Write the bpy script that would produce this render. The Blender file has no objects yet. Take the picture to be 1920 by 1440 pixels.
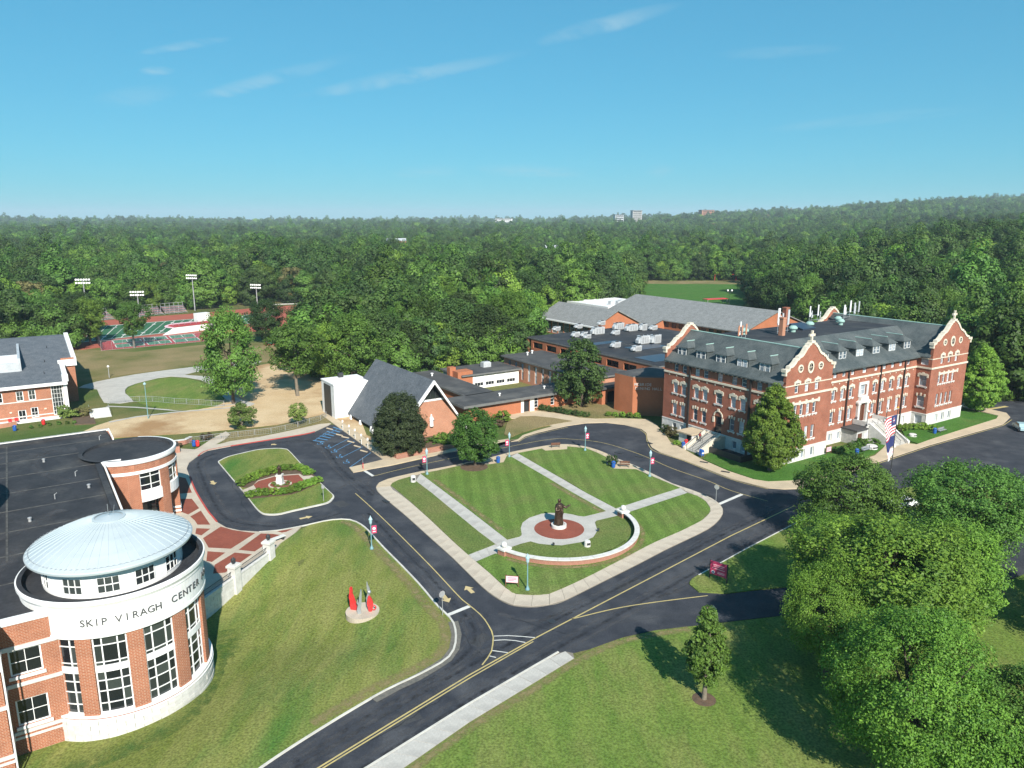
import bpy, bmesh, math, random
from mathutils import Vector, Matrix, noise
from mathutils.geometry import delaunay_2d_cdt
R=math.radians; PI=math.pi
random.seed(7)
SC=bpy.context.scene; COL=SC.collection

# ------------------------------------------------------------- camera, sky, sun, exposure
cam=bpy.data.cameras.new('camera'); co=bpy.data.objects.new('camera',cam); COL.objects.link(co)
co.location=(0,0,40); co.rotation_euler=(R(90)-math.atan(308/1400),0,0)
cam.sensor_width=36; cam.lens=36*1400/1920; cam.clip_start=.5; cam.clip_end=30000
SC.camera=co
SUN_EL=R(36); SUN_AZ=(0.30,-0.954)
W=bpy.data.worlds.new('World'); SC.world=W; W.use_nodes=True
wt=W.node_tree; wt.nodes.clear()
def wn(t,**k):
    n=wt.nodes.new(t)
    for a,b in k.items(): setattr(n,a,b)
    return n
sky=wn('ShaderNodeTexSky',sky_type='NISHITA',sun_disc=False,sun_elevation=SUN_EL,sun_rotation=math.atan2(SUN_AZ[0],SUN_AZ[1]))
sky.air_density=1.0; sky.dust_density=0.1; sky.ozone_density=2.2; sky.altitude=150
bg=wn('ShaderNodeBackground'); bg.inputs['Strength'].default_value=.148
wo=wn('ShaderNodeOutputWorld')
# thin cirrus, mapped on a plane far above the place so that it lies in perspective
tc=wn('ShaderNodeTexCoord'); sx=wn('ShaderNodeSeparateXYZ'); wt.links.new(tc.outputs['Generated'],sx.inputs[0])
zm=wn('ShaderNodeMath',operation='MAXIMUM'); wt.links.new(sx.outputs[2],zm.inputs[0]); zm.inputs[1].default_value=.02
dx=wn('ShaderNodeMath',operation='DIVIDE'); dy=wn('ShaderNodeMath',operation='DIVIDE')
wt.links.new(sx.outputs[0],dx.inputs[0]); wt.links.new(zm.outputs[0],dx.inputs[1])
wt.links.new(sx.outputs[1],dy.inputs[0]); wt.links.new(zm.outputs[0],dy.inputs[1])
cx=wn('ShaderNodeCombineXYZ'); wt.links.new(dx.outputs[0],cx.inputs[0]); wt.links.new(dy.outputs[0],cx.inputs[1])
# each wisp: where it lies on the cloud plane (two axes) and how thick it is
WISPS=[(3.7950,1.6348,-0.3596,-5.8165,-10.7729,39.5923,0.55),
 (1.6985,0.5776,-0.1271,-4.3153,-4.4102,17.9077,0.50),
 (1.2666,0.2054,-0.0452,-3.2867,-3.6346,18.1746,0.60),
 (2.7904,-0.3212,0.0707,-5.4634,-4.6060,22.1800,0.70),
 (0.9494,-0.4338,0.0954,-1.4637,-1.1509,14.5746,0.28),
 (0.8841,-0.0247,0.0054,0.3258,-0.4949,8.0320,0.50),
 (8.2571,3.8305,-0.8427,0.4743,-5.8842,33.3501,0.50),
 (3.3383,-0.6463,0.1422,-0.8274,-0.2502,6.7113,0.30),
 (1.4064,0.1545,-0.0340,-0.1716,-0.4603,7.4227,0.30),
 (2.6207,-0.9141,0.2011,-1.5525,-5.3067,28.4175,0.30),
 (2.8933,1.4331,-0.3153,-1.0467,-2.3059,11.9391,0.30)]
mp=wn('ShaderNodeMapping'); wt.links.new(cx.outputs[0],mp.inputs[0]); mp.inputs['Rotation'].default_value=(0,0,R(-38)); mp.inputs['Scale'].default_value=(.9,.3,1)
nz=wn('ShaderNodeTexNoise'); nz.inputs['Scale'].default_value=2.2; nz.inputs['Detail'].default_value=9; nz.inputs['Roughness'].default_value=.65; nz.inputs['Distortion'].default_value=.9
wt.links.new(mp.outputs[0],nz.inputs['Vector'])
def mth(op,a,b=None,c=None):
    n=wn('ShaderNodeMath',operation=op)
    for k,q in enumerate((a,b,c)):
        if q is None: continue
        if hasattr(q,'links'): wt.links.new(q,n.inputs[k])
        else: n.inputs[k].default_value=q
    return n.outputs[0]
wob=mth('MULTIPLY_ADD',nz.outputs['Fac'],2.2,-1.1); tot=None
for sx_,sy_,s0_,tx_,ty_,t0_,k_ in WISPS:
    a_=mth('ADD',mth('MULTIPLY_ADD',dx.outputs[0],sx_,mth('MULTIPLY_ADD',dy.outputs[0],sy_,s0_)),mth('MULTIPLY',wob,.25)); b_=mth('ADD',mth('MULTIPLY_ADD',dx.outputs[0],tx_,mth('MULTIPLY_ADD',dy.outputs[0],ty_,t0_)),mth('MULTIPLY',wob,.7))
    r_=mth('ADD',mth('MULTIPLY',a_,a_),mth('MULTIPLY',b_,b_)); m_=mth('MULTIPLY',mth('MAXIMUM',mth('SUBTRACT',1.25,r_),0),k_*.62)
    tot=m_ if tot is None else mth('MAXIMUM',tot,m_)
nf_=wn('ShaderNodeMapRange'); nf_.inputs[1].default_value=.36; nf_.inputs[2].default_value=.66; wt.links.new(nz.outputs['Fac'],nf_.inputs[0])
cov=mth('MULTIPLY',tot,nf_.outputs[0])
hs=wn('ShaderNodeHueSaturation'); hs.inputs['Saturation'].default_value=1.2; hs.inputs['Hue'].default_value=.492
gm=wn('ShaderNodeGamma'); gm.inputs[1].default_value=.45; wt.links.new(sky.outputs[0],gm.inputs[0]); wt.links.new(gm.outputs[0],hs.inputs['Color'])
tn=wn('ShaderNodeMix',data_type='RGBA',blend_type='MULTIPLY'); tn.inputs[0].default_value=1; tn.inputs[7].default_value=(.29,.89,1.17,1); wt.links.new(hs.outputs[0],tn.inputs[6])
mx=wn('ShaderNodeMix',data_type='RGBA'); wt.links.new(cov,mx.inputs[0]); wt.links.new(tn.outputs[2],mx.inputs[6]); mx.inputs[7].default_value=(1.9,2.65,3.0,1)
wt.links.new(mx.outputs[2],bg.inputs[0]); wt.links.new(bg.outputs[0],wo.inputs['Surface'])
sl=bpy.data.lights.new('sun','SUN'); sl.energy=4.6; sl.angle=R(.53); sl.color=(1,.945,.86)
so=bpy.data.objects.new('sun',sl); COL.objects.link(so); so.location=(60,-200,200)
sd=Vector((SUN_AZ[0]*math.cos(SUN_EL),SUN_AZ[1]*math.cos(SUN_EL),math.sin(SUN_EL)))
so.rotation_euler=(-sd).to_track_quat('-Z','Y').to_euler()
SC.view_settings.view_transform='Standard'; SC.view_settings.look='None'; SC.view_settings.exposure=.84; SC.view_settings.gamma=1
SC.cycles.max_bounces=6; SC.cycles.transparent_max_bounces=8; SC.cycles.volume_bounces=0

# ------------------------------------------------------------- materials
MATS={}
def mat(name,c1,c2=None,scale=2.,rough=.85,detail=5,spread=(.35,.65),bump=0,bscale=None,spec=.3,metal=0,stretch=None,coord='Object',c3=None,s3=.05,fine=None,sp3=(.42,.62)):
    if name in MATS: return MATS[name]
    m=bpy.data.materials.new(name); m.use_nodes=True; t=m.node_tree; N=t.nodes; L=t.links
    b=N['Principled BSDF']; b.inputs['Roughness'].default_value=rough; b.inputs['Metallic'].default_value=metal
    b.inputs['Specular IOR Level'].default_value=spec
    col=(*c1,1)
    b.inputs['Base Color'].default_value=col
    if c2:
        tcn=N.new('ShaderNodeTexCoord'); vec=tcn.outputs[coord]
        if stretch:
            mpn=N.new('ShaderNodeMapping'); mpn.inputs['Scale'].default_value=stretch[:3]
            if len(stretch)>3: mpn.inputs['Rotation'].default_value=(0,0,R(stretch[3]))
            mpn.vector_type='TEXTURE' if 0 else 'POINT'
            L.new(vec,mpn.inputs[0]); vs=mpn.outputs[0]
        else: vs=vec
        n1=N.new('ShaderNodeTexNoise'); n1.inputs['Scale'].default_value=scale; n1.inputs['Detail'].default_value=detail; n1.inputs['Roughness'].default_value=.62
        L.new(vs,n1.inputs['Vector'])
        r1=N.new('ShaderNodeValToRGB'); r1.color_ramp.elements[0].position=spread[0]; r1.color_ramp.elements[1].position=spread[1]
        r1.color_ramp.elements[0].color=(*c1,1); r1.color_ramp.elements[1].color=(*c2,1); L.new(n1.outputs['Fac'],r1.inputs[0])
        out=r1.outputs[0]
        if c3:
            n3=N.new('ShaderNodeTexNoise'); n3.inputs['Scale'].default_value=s3; n3.inputs['Detail'].default_value=6; n3.inputs['Roughness'].default_value=.6
            L.new(vs,n3.inputs['Vector'])
            r3=N.new('ShaderNodeValToRGB'); r3.color_ramp.elements[0].position=sp3[0]; r3.color_ramp.elements[1].position=sp3[1]
            r3.color_ramp.elements[0].color=(0,0,0,1); r3.color_ramp.elements[1].color=(1,1,1,1); L.new(n3.outputs['Fac'],r3.inputs[0])
            mm=N.new('ShaderNodeMix'); mm.data_type='RGBA'; L.new(r3.outputs[0],mm.inputs[0]); L.new(out,mm.inputs[6]); mm.inputs[7].default_value=(*c3,1); out=mm.outputs[2]
        if fine:
            nf=N.new('ShaderNodeTexNoise'); nf.inputs['Scale'].default_value=fine[0]; nf.inputs['Detail'].default_value=2; L.new(vec,nf.inputs['Vector'])
            mr=N.new('ShaderNodeMapRange'); mr.inputs[1].default_value=.3; mr.inputs[2].default_value=.7; mr.inputs[3].default_value=1-fine[1]; mr.inputs[4].default_value=1+fine[1]; L.new(nf.outputs['Fac'],mr.inputs[0])
            mm=N.new('ShaderNodeMix'); mm.data_type='RGBA'; mm.blend_type='MULTIPLY'; mm.inputs[0].default_value=1; L.new(out,mm.inputs[6]); L.new(mr.outputs[0],mm.inputs[7]); out=mm.outputs[2]
        L.new(out,b.inputs['Base Color'])
        if bump:
            n2=N.new('ShaderNodeTexNoise'); n2.inputs['Scale'].default_value=bscale or scale*4; n2.inputs['Detail'].default_value=3; L.new(vec,n2.inputs['Vector'])
            bn=N.new('ShaderNodeBump'); bn.inputs['Strength'].default_value=bump; bn.inputs['Distance'].default_value=.05; L.new(n2.outputs['Fac'],bn.inputs['Height']); L.new(bn.outputs[0],b.inputs['Normal'])
    MATS[name]=m; return m
def brick(name,c1,c2,mortar,var=.25,w=.24,h=.08,ms=.012):
    m=bpy.data.materials.new(name); m.use_nodes=True; t=m.node_tree; N=t.nodes; L=t.links
    b=N['Principled BSDF']; b.inputs['Roughness'].default_value=.9; b.inputs['Specular IOR Level'].default_value=.2
    uv=N.new('ShaderNodeUVMap'); bt=N.new('ShaderNodeTexBrick'); L.new(uv.outputs[0],bt.inputs['Vector'])
    bt.inputs['Color1'].default_value=(*c1,1); bt.inputs['Color2'].default_value=(*c2,1); bt.inputs['Mortar'].default_value=(*mortar,1)
    bt.inputs['Scale'].default_value=1; bt.inputs['Brick Width'].default_value=w; bt.inputs['Row Height'].default_value=h; bt.inputs['Mortar Size'].default_value=ms
    n=N.new('ShaderNodeTexNoise'); n.inputs['Scale'].default_value=.35; n.inputs['Detail'].default_value=7; n.inputs['Roughness'].default_value=.7; L.new(uv.outputs[0],n.inputs['Vector'])
    mr=N.new('ShaderNodeMapRange'); mr.inputs[1].default_value=.3; mr.inputs[2].default_value=.7; mr.inputs[3].default_value=1-var; mr.inputs[4].default_value=1+var; L.new(n.outputs['Fac'],mr.inputs[0])
    mm=N.new('ShaderNodeMix'); mm.data_type='RGBA'; mm.blend_type='MULTIPLY'; mm.inputs[0].default_value=1; L.new(bt.outputs['Color'],mm.inputs[6]); L.new(mr.outputs[0],mm.inputs[7]); L.new(mm.outputs[2],b.inputs['Base Color'])
    bn=N.new('ShaderNodeBump'); bn.inputs['Strength'].default_value=.4; bn.inputs['Distance'].default_value=.01; bn.invert=True; L.new(bt.outputs['Fac'],bn.inputs['Height']); L.new(bn.outputs[0],b.inputs['Normal'])
    MATS[name]=m; return m
def glass(name,c,rough=.04,spec=.6,c2=None):
    m=mat(name,c,rough=rough,spec=spec)
    if c2:   # panes differ: blinds drawn or dark rooms behind
        t=m.node_tree; N=t.nodes; L=t.links; oi=N.new('ShaderNodeObjectInfo'); r=N.new('ShaderNodeValToRGB')
        r.color_ramp.elements[0].color=(*c,1); r.color_ramp.elements[1].color=(*c2,1); r.color_ramp.elements[0].position=.3; r.color_ramp.elements[1].position=.75
        L.new(oi.outputs['Random'],r.inputs[0]); L.new(r.outputs[0],N['Principled BSDF'].inputs['Base Color'])
    return m
brick('brick_main',(.31,.092,.053),(.25,.072,.044),(.29,.17,.12))
brick('brick_center',(.36,.125,.062),(.27,.085,.042),(.41,.25,.175),w=.36,h=.13,ms=.02,var=.2)
brick('brick_hall',(.43,.14,.06),(.37,.115,.05),(.36,.18,.11),var=.12)
brick('brick_pale',(.45,.19,.11),(.39,.155,.09),(.42,.27,.19),var=.15)
brick('paver',(.26,.075,.045),(.22,.06,.04),(.19,.08,.06),w=.22,h=.11,ms=.008,var=.15)
brick('planter_brick',(.34,.12,.075),(.29,.1,.06),(.42,.30,.24))
mat('stone_white',(.63,.62,.59),(.50,.49,.46),1.3,.85,bump=.25,bscale=6)
mat('stone_grey',(.50,.49,.46),(.36,.355,.34),1.8,.9,bump=.4,bscale=5)
mat('stone_cream',(.66,.60,.49),(.54,.48,.38),1.5,.85)
mat('white_paint',(.80,.80,.785),(.72,.715,.70),1.2,.55,c3=(.62,.60,.56),s3=.45,sp3=(.56,.85),detail=8)
mat('cream_panel',(.78,.77,.72),(.70,.69,.64),.6,.7)
mat('dome_metal',(.47,.525,.54),(.425,.48,.50),.5,.42,spec=.5,metal=.15,detail=8)
mat('seam_metal',(.40,.46,.48),rough=.5)
mat('slate',(.046,.058,.061),(.074,.088,.088),1.6,.75,c3=(.098,.11,.108),s3=.25,fine=(9,.35),bump=.3,bscale=7)
mat('shingle_grey',(.125,.13,.135),(.17,.175,.18),.8,.9,fine=(5,.3),bump=.25,bscale=6)
mat('shingle_blue',(.085,.098,.112),(.12,.132,.146),.6,.9,fine=(4,.28),bump=.25,bscale=6)
mat('shingle_light',(.17,.175,.17),(.225,.23,.225),.7,.9,fine=(4,.3),bump=.2,bscale=5)
mat('roof_black',(.022,.023,.027),(.038,.039,.043),.25,.8,c3=(.075,.073,.07),s3=.2,sp3=(.52,.78),fine=(3,.2))
mat('roof_seam',(.11,.108,.10),(.04,.04,.04),1.5,.85)
mat('roof_tar',(.05,.05,.052),(.085,.083,.08),.3,.85,c3=(.13,.125,.115),s3=.18,sp3=(.55,.75))
mat('fascia',(.12,.125,.12),(.16,.16,.155),1,.7)
mat('copper_green',(.30,.45,.40),(.24,.38,.34),2,.7)
mat('asphalt',(.026,.029,.037),(.044,.047,.056),.5,.82,c3=(.088,.090,.096),s3=.16,sp3=(.5,.78),fine=(7,.22),bump=.2,bscale=20,detail=9)
mat('asphalt_old',(.038,.04,.044),(.055,.056,.058),.3,.85,c3=(.085,.083,.08),s3=.09,sp3=(.52,.72),fine=(6,.2),detail=9)
def wear_mat(name,c,lo,hi,sc,op):
    m=mat(name,c,rough=.9); t=m.node_tree; N=t.nodes; L=t.links; out=N['Material Output']; b=N['Principled BSDF']
    tcn=N.new('ShaderNodeTexCoord'); n1=N.new('ShaderNodeTexNoise'); n1.inputs['Scale'].default_value=sc; n1.inputs['Detail'].default_value=8; n1.inputs['Roughness'].default_value=.7; L.new(tcn.outputs['Object'],n1.inputs['Vector'])
    mr=N.new('ShaderNodeMapRange'); mr.inputs[1].default_value=lo; mr.inputs[2].default_value=hi; mr.inputs[4].default_value=op; L.new(n1.outputs['Fac'],mr.inputs[0])
    uv=N.new('ShaderNodeUVMap'); uv.uv_map='across'; sp=N.new('ShaderNodeSeparateXYZ'); L.new(uv.outputs[0],sp.inputs[0]); e1=N.new('ShaderNodeMath'); e1.operation='PINGPONG'; e1.inputs[1].default_value=.5; L.new(sp.outputs[0],e1.inputs[0]); e2=N.new('ShaderNodeMapRange'); e2.inputs[2].default_value=.35; L.new(e1.outputs[0],e2.inputs[0])
    mu=N.new('ShaderNodeMath'); mu.operation='MULTIPLY'; L.new(mr.outputs[0],mu.inputs[0]); L.new(e2.outputs[0],mu.inputs[1])
    tr=N.new('ShaderNodeBsdfTransparent'); mx_=N.new('ShaderNodeMixShader'); L.new(mu.outputs[0],mx_.inputs[0]); L.new(tr.outputs[0],mx_.inputs[1]); L.new(b.outputs[0],mx_.inputs[2]); L.new(mx_.outputs[0],out.inputs['Surface'])
wear_mat('tyre_wear',(.10,.10,.105),.36,.66,.9,.6); wear_mat('oil_stain',(.012,.012,.014),.42,.7,1.1,.75); wear_mat('dry_edge',(.26,.21,.10),.34,.62,1.3,.85); wear_mat('dark_turf',(.045,.12,.022),.38,.66,.8,.6)
mat('tar',(.012,.012,.014),rough=.6)
mat('gravel_edge',(.17,.155,.13),(.10,.10,.09),3,.95,bump=.5)
mat('concrete',(.50,.435,.345),(.43,.37,.295),.5,.9,c3=(.37,.315,.25),s3=.2,sp3=(.5,.75),fine=(8,.1))
mat('concrete_grey',(.46,.44,.40),(.39,.375,.34),.6,.9,c3=(.33,.315,.29),s3=.2,sp3=(.5,.75),fine=(8,.1))
mat('concrete_tan',(.52,.42,.29),(.45,.36,.25),.5,.9,c3=(.38,.31,.22),s3=.2,sp3=(.5,.75),fine=(8,.1))
mat('joint',(.20,.18,.15),rough=.95)
mat('kerb_red',(.45,.07,.055),(.36,.06,.05),1.5,.8)
mat('kerb_white',(.60,.58,.52),(.46,.44,.39),.8,.85)
mat('line_yellow',(.52,.41,.16),(.36,.30,.14),1.2,.8,detail=8)
mat('line_white',(.66,.65,.60),(.5,.49,.46),1.2,.8,detail=8)
mat('line_blue',(.10,.27,.46),(.07,.20,.36),1.3,.8,detail=8)
mat('line_tan',(.56,.44,.22),(.42,.33,.18),1.6,.8,detail=8)
def grass(name,a,b_,c,dry=.5,stripe=None,sc=.25,streak=None):
    m=mat(name,a,b_,sc,.95,detail=9,c3=c,s3=sc*.35,sp3=(dry-.1,dry+.12),fine=(5,.36),bump=.5,bscale=9,spec=.1,stretch=streak)
    if stripe:
        ang,wid,amt=stripe; t=m.node_tree; N=t.nodes; L=t.links; b=N['Principled BSDF']
        src=b.inputs['Base Color'].links[0].from_socket
        tcn=N.new('ShaderNodeTexCoord'); mpn=N.new('ShaderNodeMapping'); mpn.inputs['Rotation'].default_value=(0,0,R(ang)); L.new(tcn.outputs['Object'],mpn.inputs[0])
        wv=N.new('ShaderNodeTexWave'); wv.inputs['Scale'].default_value=.314/wid; wv.inputs['Distortion'].default_value=.8; wv.inputs['Detail'].default_value=2; wv.inputs['Detail Scale'].default_value=1.5; L.new(mpn.outputs[0],wv.inputs['Vector'])
        mr=N.new('ShaderNodeMapRange'); mr.inputs[1].default_value=.35; mr.inputs[2].default_value=.65; mr.inputs[3].default_value=1-amt; mr.inputs[4].default_value=1+amt; L.new(wv.outputs['Fac'],mr.inputs[0])
        mm=N.new('ShaderNodeMix'); mm.data_type='RGBA'; mm.blend_type='MULTIPLY'; mm.inputs[0].default_value=1; L.new(src,mm.inputs[6]); L.new(mr.outputs[0],mm.inputs[7]); L.new(mm.outputs[2],b.inputs['Base Color'])
    return m
grass('grass_field',(.055,.095,.022),(.085,.125,.03),(.17,.145,.06),.52,sc=.12)
grass('grass_dry',(.10,.115,.035),(.16,.14,.055),(.23,.18,.09),.48,sc=.15)
grass('grass_left',(.135,.165,.036),(.205,.21,.064),(.06,.14,.027),.585,sc=.3,streak=(1.6,.45,1,-28))
grass('grass_front',(.094,.155,.029),(.142,.192,.043),(.18,.185,.06),.56,sc=.34,streak=(1.5,.5,1,-30))
grass('grass_quad',(.092,.156,.032),(.12,.182,.04),(.14,.16,.052),.58,stripe=(-6,2.3,.085),sc=.3)
grass('grass_quad_pale',(.095,.14,.036),(.125,.16,.045),(.15,.155,.055),.58,sc=.35)
grass('grass_lush',(.045,.12,.02),(.065,.15,.026),(.09,.14,.035),.62,sc=.3)
mat('soil',(.13,.085,.055),(.085,.06,.04),2,.95,bump=.4)
mat('dirt',(.46,.33,.185),(.54,.41,.25),.16,.95,c3=(.31,.185,.085),s3=.06,sp3=(.5,.66),fine=(3,.12),detail=9)
mat('turf',(.025,.105,.05),(.035,.125,.06),.1,.9)
mat('track',(.36,.10,.065),(.30,.085,.055),.2,.9)
mat('court_red',(.36,.05,.055),(.31,.045,.05),.2,.85)
mat('court_green',(.06,.19,.12),(.05,.165,.10),.2,.85)
mat('steel',(.42,.45,.47),rough=.4,metal=.6); mat('galv',(.45,.46,.46),(.36,.37,.38),2,.5,metal=.4)
mat('hvac',(.55,.57,.58),(.44,.46,.47),1.2,.5,metal=.2)
mat('dark_metal',(.03,.032,.035),rough=.5,spec=.5); mat('teal_metal',(.16,.30,.33),(.13,.25,.28),2,.45,spec=.5)
mat('lamp_glass',(.32,.46,.50),rough=.25,spec=.5)
mat('bronze',(.050,.032,.022),(.085,.055,.036),3,.42,spec=.5,metal=.6)
mat('red_paint',(.62,.035,.035),(.55,.03,.03),2,.45,spec=.5); mat('red_sign',(.55,.05,.13),rough=.45); mat('pink_sign',(.82,.50,.55),rough=.5)
mat('blue_paint',(.02,.10,.38),(.018,.085,.32),2,.4,spec=.5); mat('wood',(.16,.075,.045),(.12,.055,.035),3,.7)
mat('orange_rail',(.80,.40,.05),rough=.6)
mat('solar',(.035,.05,.075),(.025,.035,.055),.8,.35,spec=.4)
mat('flag_red',(.45,.03,.05),rough=.8); mat('flag_white',(.75,.74,.72),rough=.8); mat('flag_blue',(.03,.04,.13),rough=.8)
mat('pipe',(.035,.028,.026),rough=.6); mat('door_brown',(.10,.045,.028),rough=.5)
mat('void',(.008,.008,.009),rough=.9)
glass('glass_dark',(.010,.013,.016),c2=(.045,.055,.052)); glass('glass_main',(.08,.11,.14),c2=(.40,.45,.50)); glass('glass_hall',(.02,.024,.03))
mat('letter_grey',(.11,.112,.118),rough=.4,metal=.3); mat('letter_light',(.55,.50,.46),rough=.5)
mat('bark',(.10,.078,.058),(.06,.046,.034),4,.95,bump=.4); mat('bark_pale',(.20,.17,.13),(.13,.11,.085),4,.95)
mat('skin',(.42,.24,.17),rough=.6); mat('cloth_dark',(.035,.035,.045),rough=.9); mat('cloth_red',(.40,.05,.05),rough=.9)

# ------------------------------------------------------------- builders
class MB:
    def __init__(s): s.v=[]; s.f=[]; s.m=[]
    def face(s,pts,mi=0):
        i=len(s.v); s.v.extend([tuple(p) for p in pts]); s.f.append(tuple(range(i,i+len(pts)))); s.m.append(mi)
    def box(s,x0,x1,y0,y1,z0,z1,mi=0,T=None):
        if x0>x1: x0,x1=x1,x0
        if y0>y1: y0,y1=y1,y0
        p=[(x0,y0,z0),(x1,y0,z0),(x1,y1,z0),(x0,y1,z0),(x0,y0,z1),(x1,y0,z1),(x1,y1,z1),(x0,y1,z1)]
        if T: p=[T(*q) for q in p]
        i=len(s.v); s.v.extend(p)
        for f in ((0,3,2,1),(4,5,6,7),(0,1,5,4),(1,2,6,5),(2,3,7,6),(3,0,4,7)): s.f.append(tuple(i+k for k in f)); s.m.append(mi)
        return s
    def prism(s,poly,z0,z1,mi=0,tm=None,bottom=False):
        n=len(poly)
        a=sum(poly[i][0]*poly[(i+1)%n][1]-poly[(i+1)%n][0]*poly[i][1] for i in range(n))
        if a<0: poly=poly[::-1]
        s.face([(x,y,z1) for x,y in poly],mi if tm is None else tm)
        if bottom: s.face([(x,y,z0) for x,y in poly[::-1]],mi)
        for i in range(n):
            p,q=poly[i],poly[(i+1)%n]; s.face([(*p,z0),(*q,z0),(*q,z1),(*p,z1)],mi)
        return s
    def vprism(s,poly,y0,y1,mi=0):      # outline in x,z thickened along y
        n=len(poly); a=sum(poly[i][0]*poly[(i+1)%n][1]-poly[(i+1)%n][0]*poly[i][1] for i in range(n))
        if a<0: poly=poly[::-1]
        s.face([(x,y0,z) for x,z in poly],mi); s.face([(x,y1,z) for x,z in poly[::-1]],mi)
        for i in range(n):
            p,q=poly[i],poly[(i+1)%n]; s.face([(q[0],y0,q[1]),(p[0],y0,p[1]),(p[0],y1,p[1]),(q[0],y1,q[1])],mi)
        return s
    def lathe(s,prof,n=24,cx=0,cy=0,mi=0,a0=0,a1=360,cap=True):
        full=abs(a1-a0)>=360; k=n if full else n+1; i0=len(s.v)
        for r,z in prof:
            for j in range(k):
                t=R(a0+(a1-a0)*j/n); s.v.append((cx+r*math.cos(t),cy+r*math.sin(t),z))
        for a in range(len(prof)-1):
            for j in range(n):
                j2=(j+1)%k if full else j+1
                s.f.append((i0+a*k+j,i0+a*k+j2,i0+(a+1)*k+j2,i0+(a+1)*k+j)); s.m.append(mi)
        if cap and full:
            for a,fl in ((0,1),(len(prof)-1,0)):
                if prof[a][0]>1e-4:
                    f=[i0+a*k+j for j in range(k)]; s.f.append(tuple(f[::-1] if fl else f)); s.m.append(mi)
        return s
    def cyl(s,cx,cy,r,z0,z1,n=12,mi=0,r1=None): return s.lathe([(r,z0),(r if r1 is None else r1,z1)],n,cx,cy,mi)
    def tube(s,path,rad,n=8,mi=0,cap=True):
        P=[Vector(p) for p in path]; i0=len(s.v); rr=rad if isinstance(rad,(list,tuple)) else [rad]*len(P)
        up=Vector((0,0,1)); 
        for i,p in enumerate(P):
            d=(P[min(i+1,len(P)-1)]-P[max(i-1,0)]).normalized()
            ref=Vector((1,0,0)) if abs(d.z)>.9 else up
            a=d.cross(ref).normalized(); b=d.cross(a)
            for j in range(n):
                t=2*PI*j/n; q=p+(a*math.cos(t)+b*math.sin(t))*rr[i]; s.v.append(tuple(q))
        for i in range(len(P)-1):
            for j in range(n):
                s.f.append((i0+i*n+j,i0+i*n+(j+1)%n,i0+(i+1)*n+(j+1)%n,i0+(i+1)*n+j)); s.m.append(mi)
        if cap:
            s.f.append(tuple(i0+j for j in range(n))); s.m.append(mi); s.f.append(tuple(i0+(len(P)-1)*n+j for j in range(n-1,-1,-1))); s.m.append(mi)
        return s
    def mesh(s,name,mats,smooth=False,uv=True):
        me=bpy.data.meshes.new(name); me.from_pydata(s.v,[],s.f)
        for m in (mats if isinstance(mats,(list,tuple)) else [mats]): me.materials.append(MATS[m])
        me.polygons.foreach_set('material_index',s.m)
        if smooth: me.polygons.foreach_set('use_smooth',[True]*len(s.f))
        if uv:
            u=me.uv_layers.new(name='UVMap').data
            for p in me.polygons:
                n=p.normal
                if abs(n.z)>.75: f=lambda c:(c.x,c.y)
                else:
                    l=math.hypot(n.x,n.y) or 1; tx,ty=-n.y/l,n.x/l; f=lambda c:(c.x*tx+c.y*ty,c.z)
                for li in p.loop_indices: u[li].uv=f(me.vertices[me.loops[li].vertex_index].co)
        return me
    def build(s,name,mats,parent=None,smooth=False,uv=True,loc=(0,0,0),rz=0): return put(s.mesh(name,mats,smooth,uv),name,parent,loc,rz)
def put(me,name,parent=None,loc=(0,0,0),rz=0,sc=None):
    o=bpy.data.objects.new(name,me); COL.objects.link(o); o.parent=parent; o.location=loc; o.rotation_euler=(0,0,rz)
    if sc: o.scale=sc if isinstance(sc,(list,tuple)) else (sc,sc,sc)
    return o
def tag(o,label=None,cat=None,group=None,kind=None):
    for k,v in (('label',label),('category',cat),('group',group),('kind',kind)):
        if v: o[k]=v
    return o
def thing(name,label,cat,loc=(0,0,0),rz=0,group=None):
    return tag(put(None,name,None,loc,rz),label,cat,group)
def struct(o): o['kind']='structure'; return o
def copy_tree(o,parent=None):
    c=o.copy(); COL.objects.link(c); c.parent=parent
    for ch in o.children: copy_tree(ch,c)
    return c
def sm(pts,k=4,closed=True):
    n=len(pts); out=[]
    for i in range(n if closed else n-1):
        p0,p1,p2,p3=(pts[(i-1)%n],pts[i],pts[(i+1)%n],pts[(i+2)%n]) if closed else (pts[max(i-1,0)],pts[i],pts[i+1],pts[min(i+2,n-1)])
        for j in range(k):
            t=j/k; t2=t*t; t3=t2*t
            out.append(tuple(.5*(2*p1[a]+(p2[a]-p0[a])*t+(2*p0[a]-5*p1[a]+4*p2[a]-p3[a])*t2+(3*p1[a]-p0[a]-3*p2[a]+p3[a])*t3) for a in (0,1)))
    if not closed: out.append(pts[-1])
    return out
def resample(pts,step=None,n=None):
    d=[0]
    for a,b in zip(pts,pts[1:]): d.append(d[-1]+math.hypot(b[0]-a[0],b[1]-a[1]))
    n=n or max(1,round(d[-1]/step)); out=[]; k=0
    for i in range(n+1):
        t=d[-1]*i/n
        while k<len(pts)-2 and d[k+1]<t: k+=1
        s=(t-d[k])/max(1e-9,d[k+1]-d[k]); a,b=pts[k],pts[k+1]; out.append((a[0]+(b[0]-a[0])*s,a[1]+(b[1]-a[1])*s))
    return out
def offset(pts,w):
    out=[]
    for i,p in enumerate(pts):
        a=pts[max(i-1,0)]; b=pts[min(i+1,len(pts)-1)]; dx,dy=b[0]-a[0],b[1]-a[1]; l=math.hypot(dx,dy) or 1
        out.append((p[0]-dy/l*w,p[1]+dx/l*w))
    return out
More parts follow.
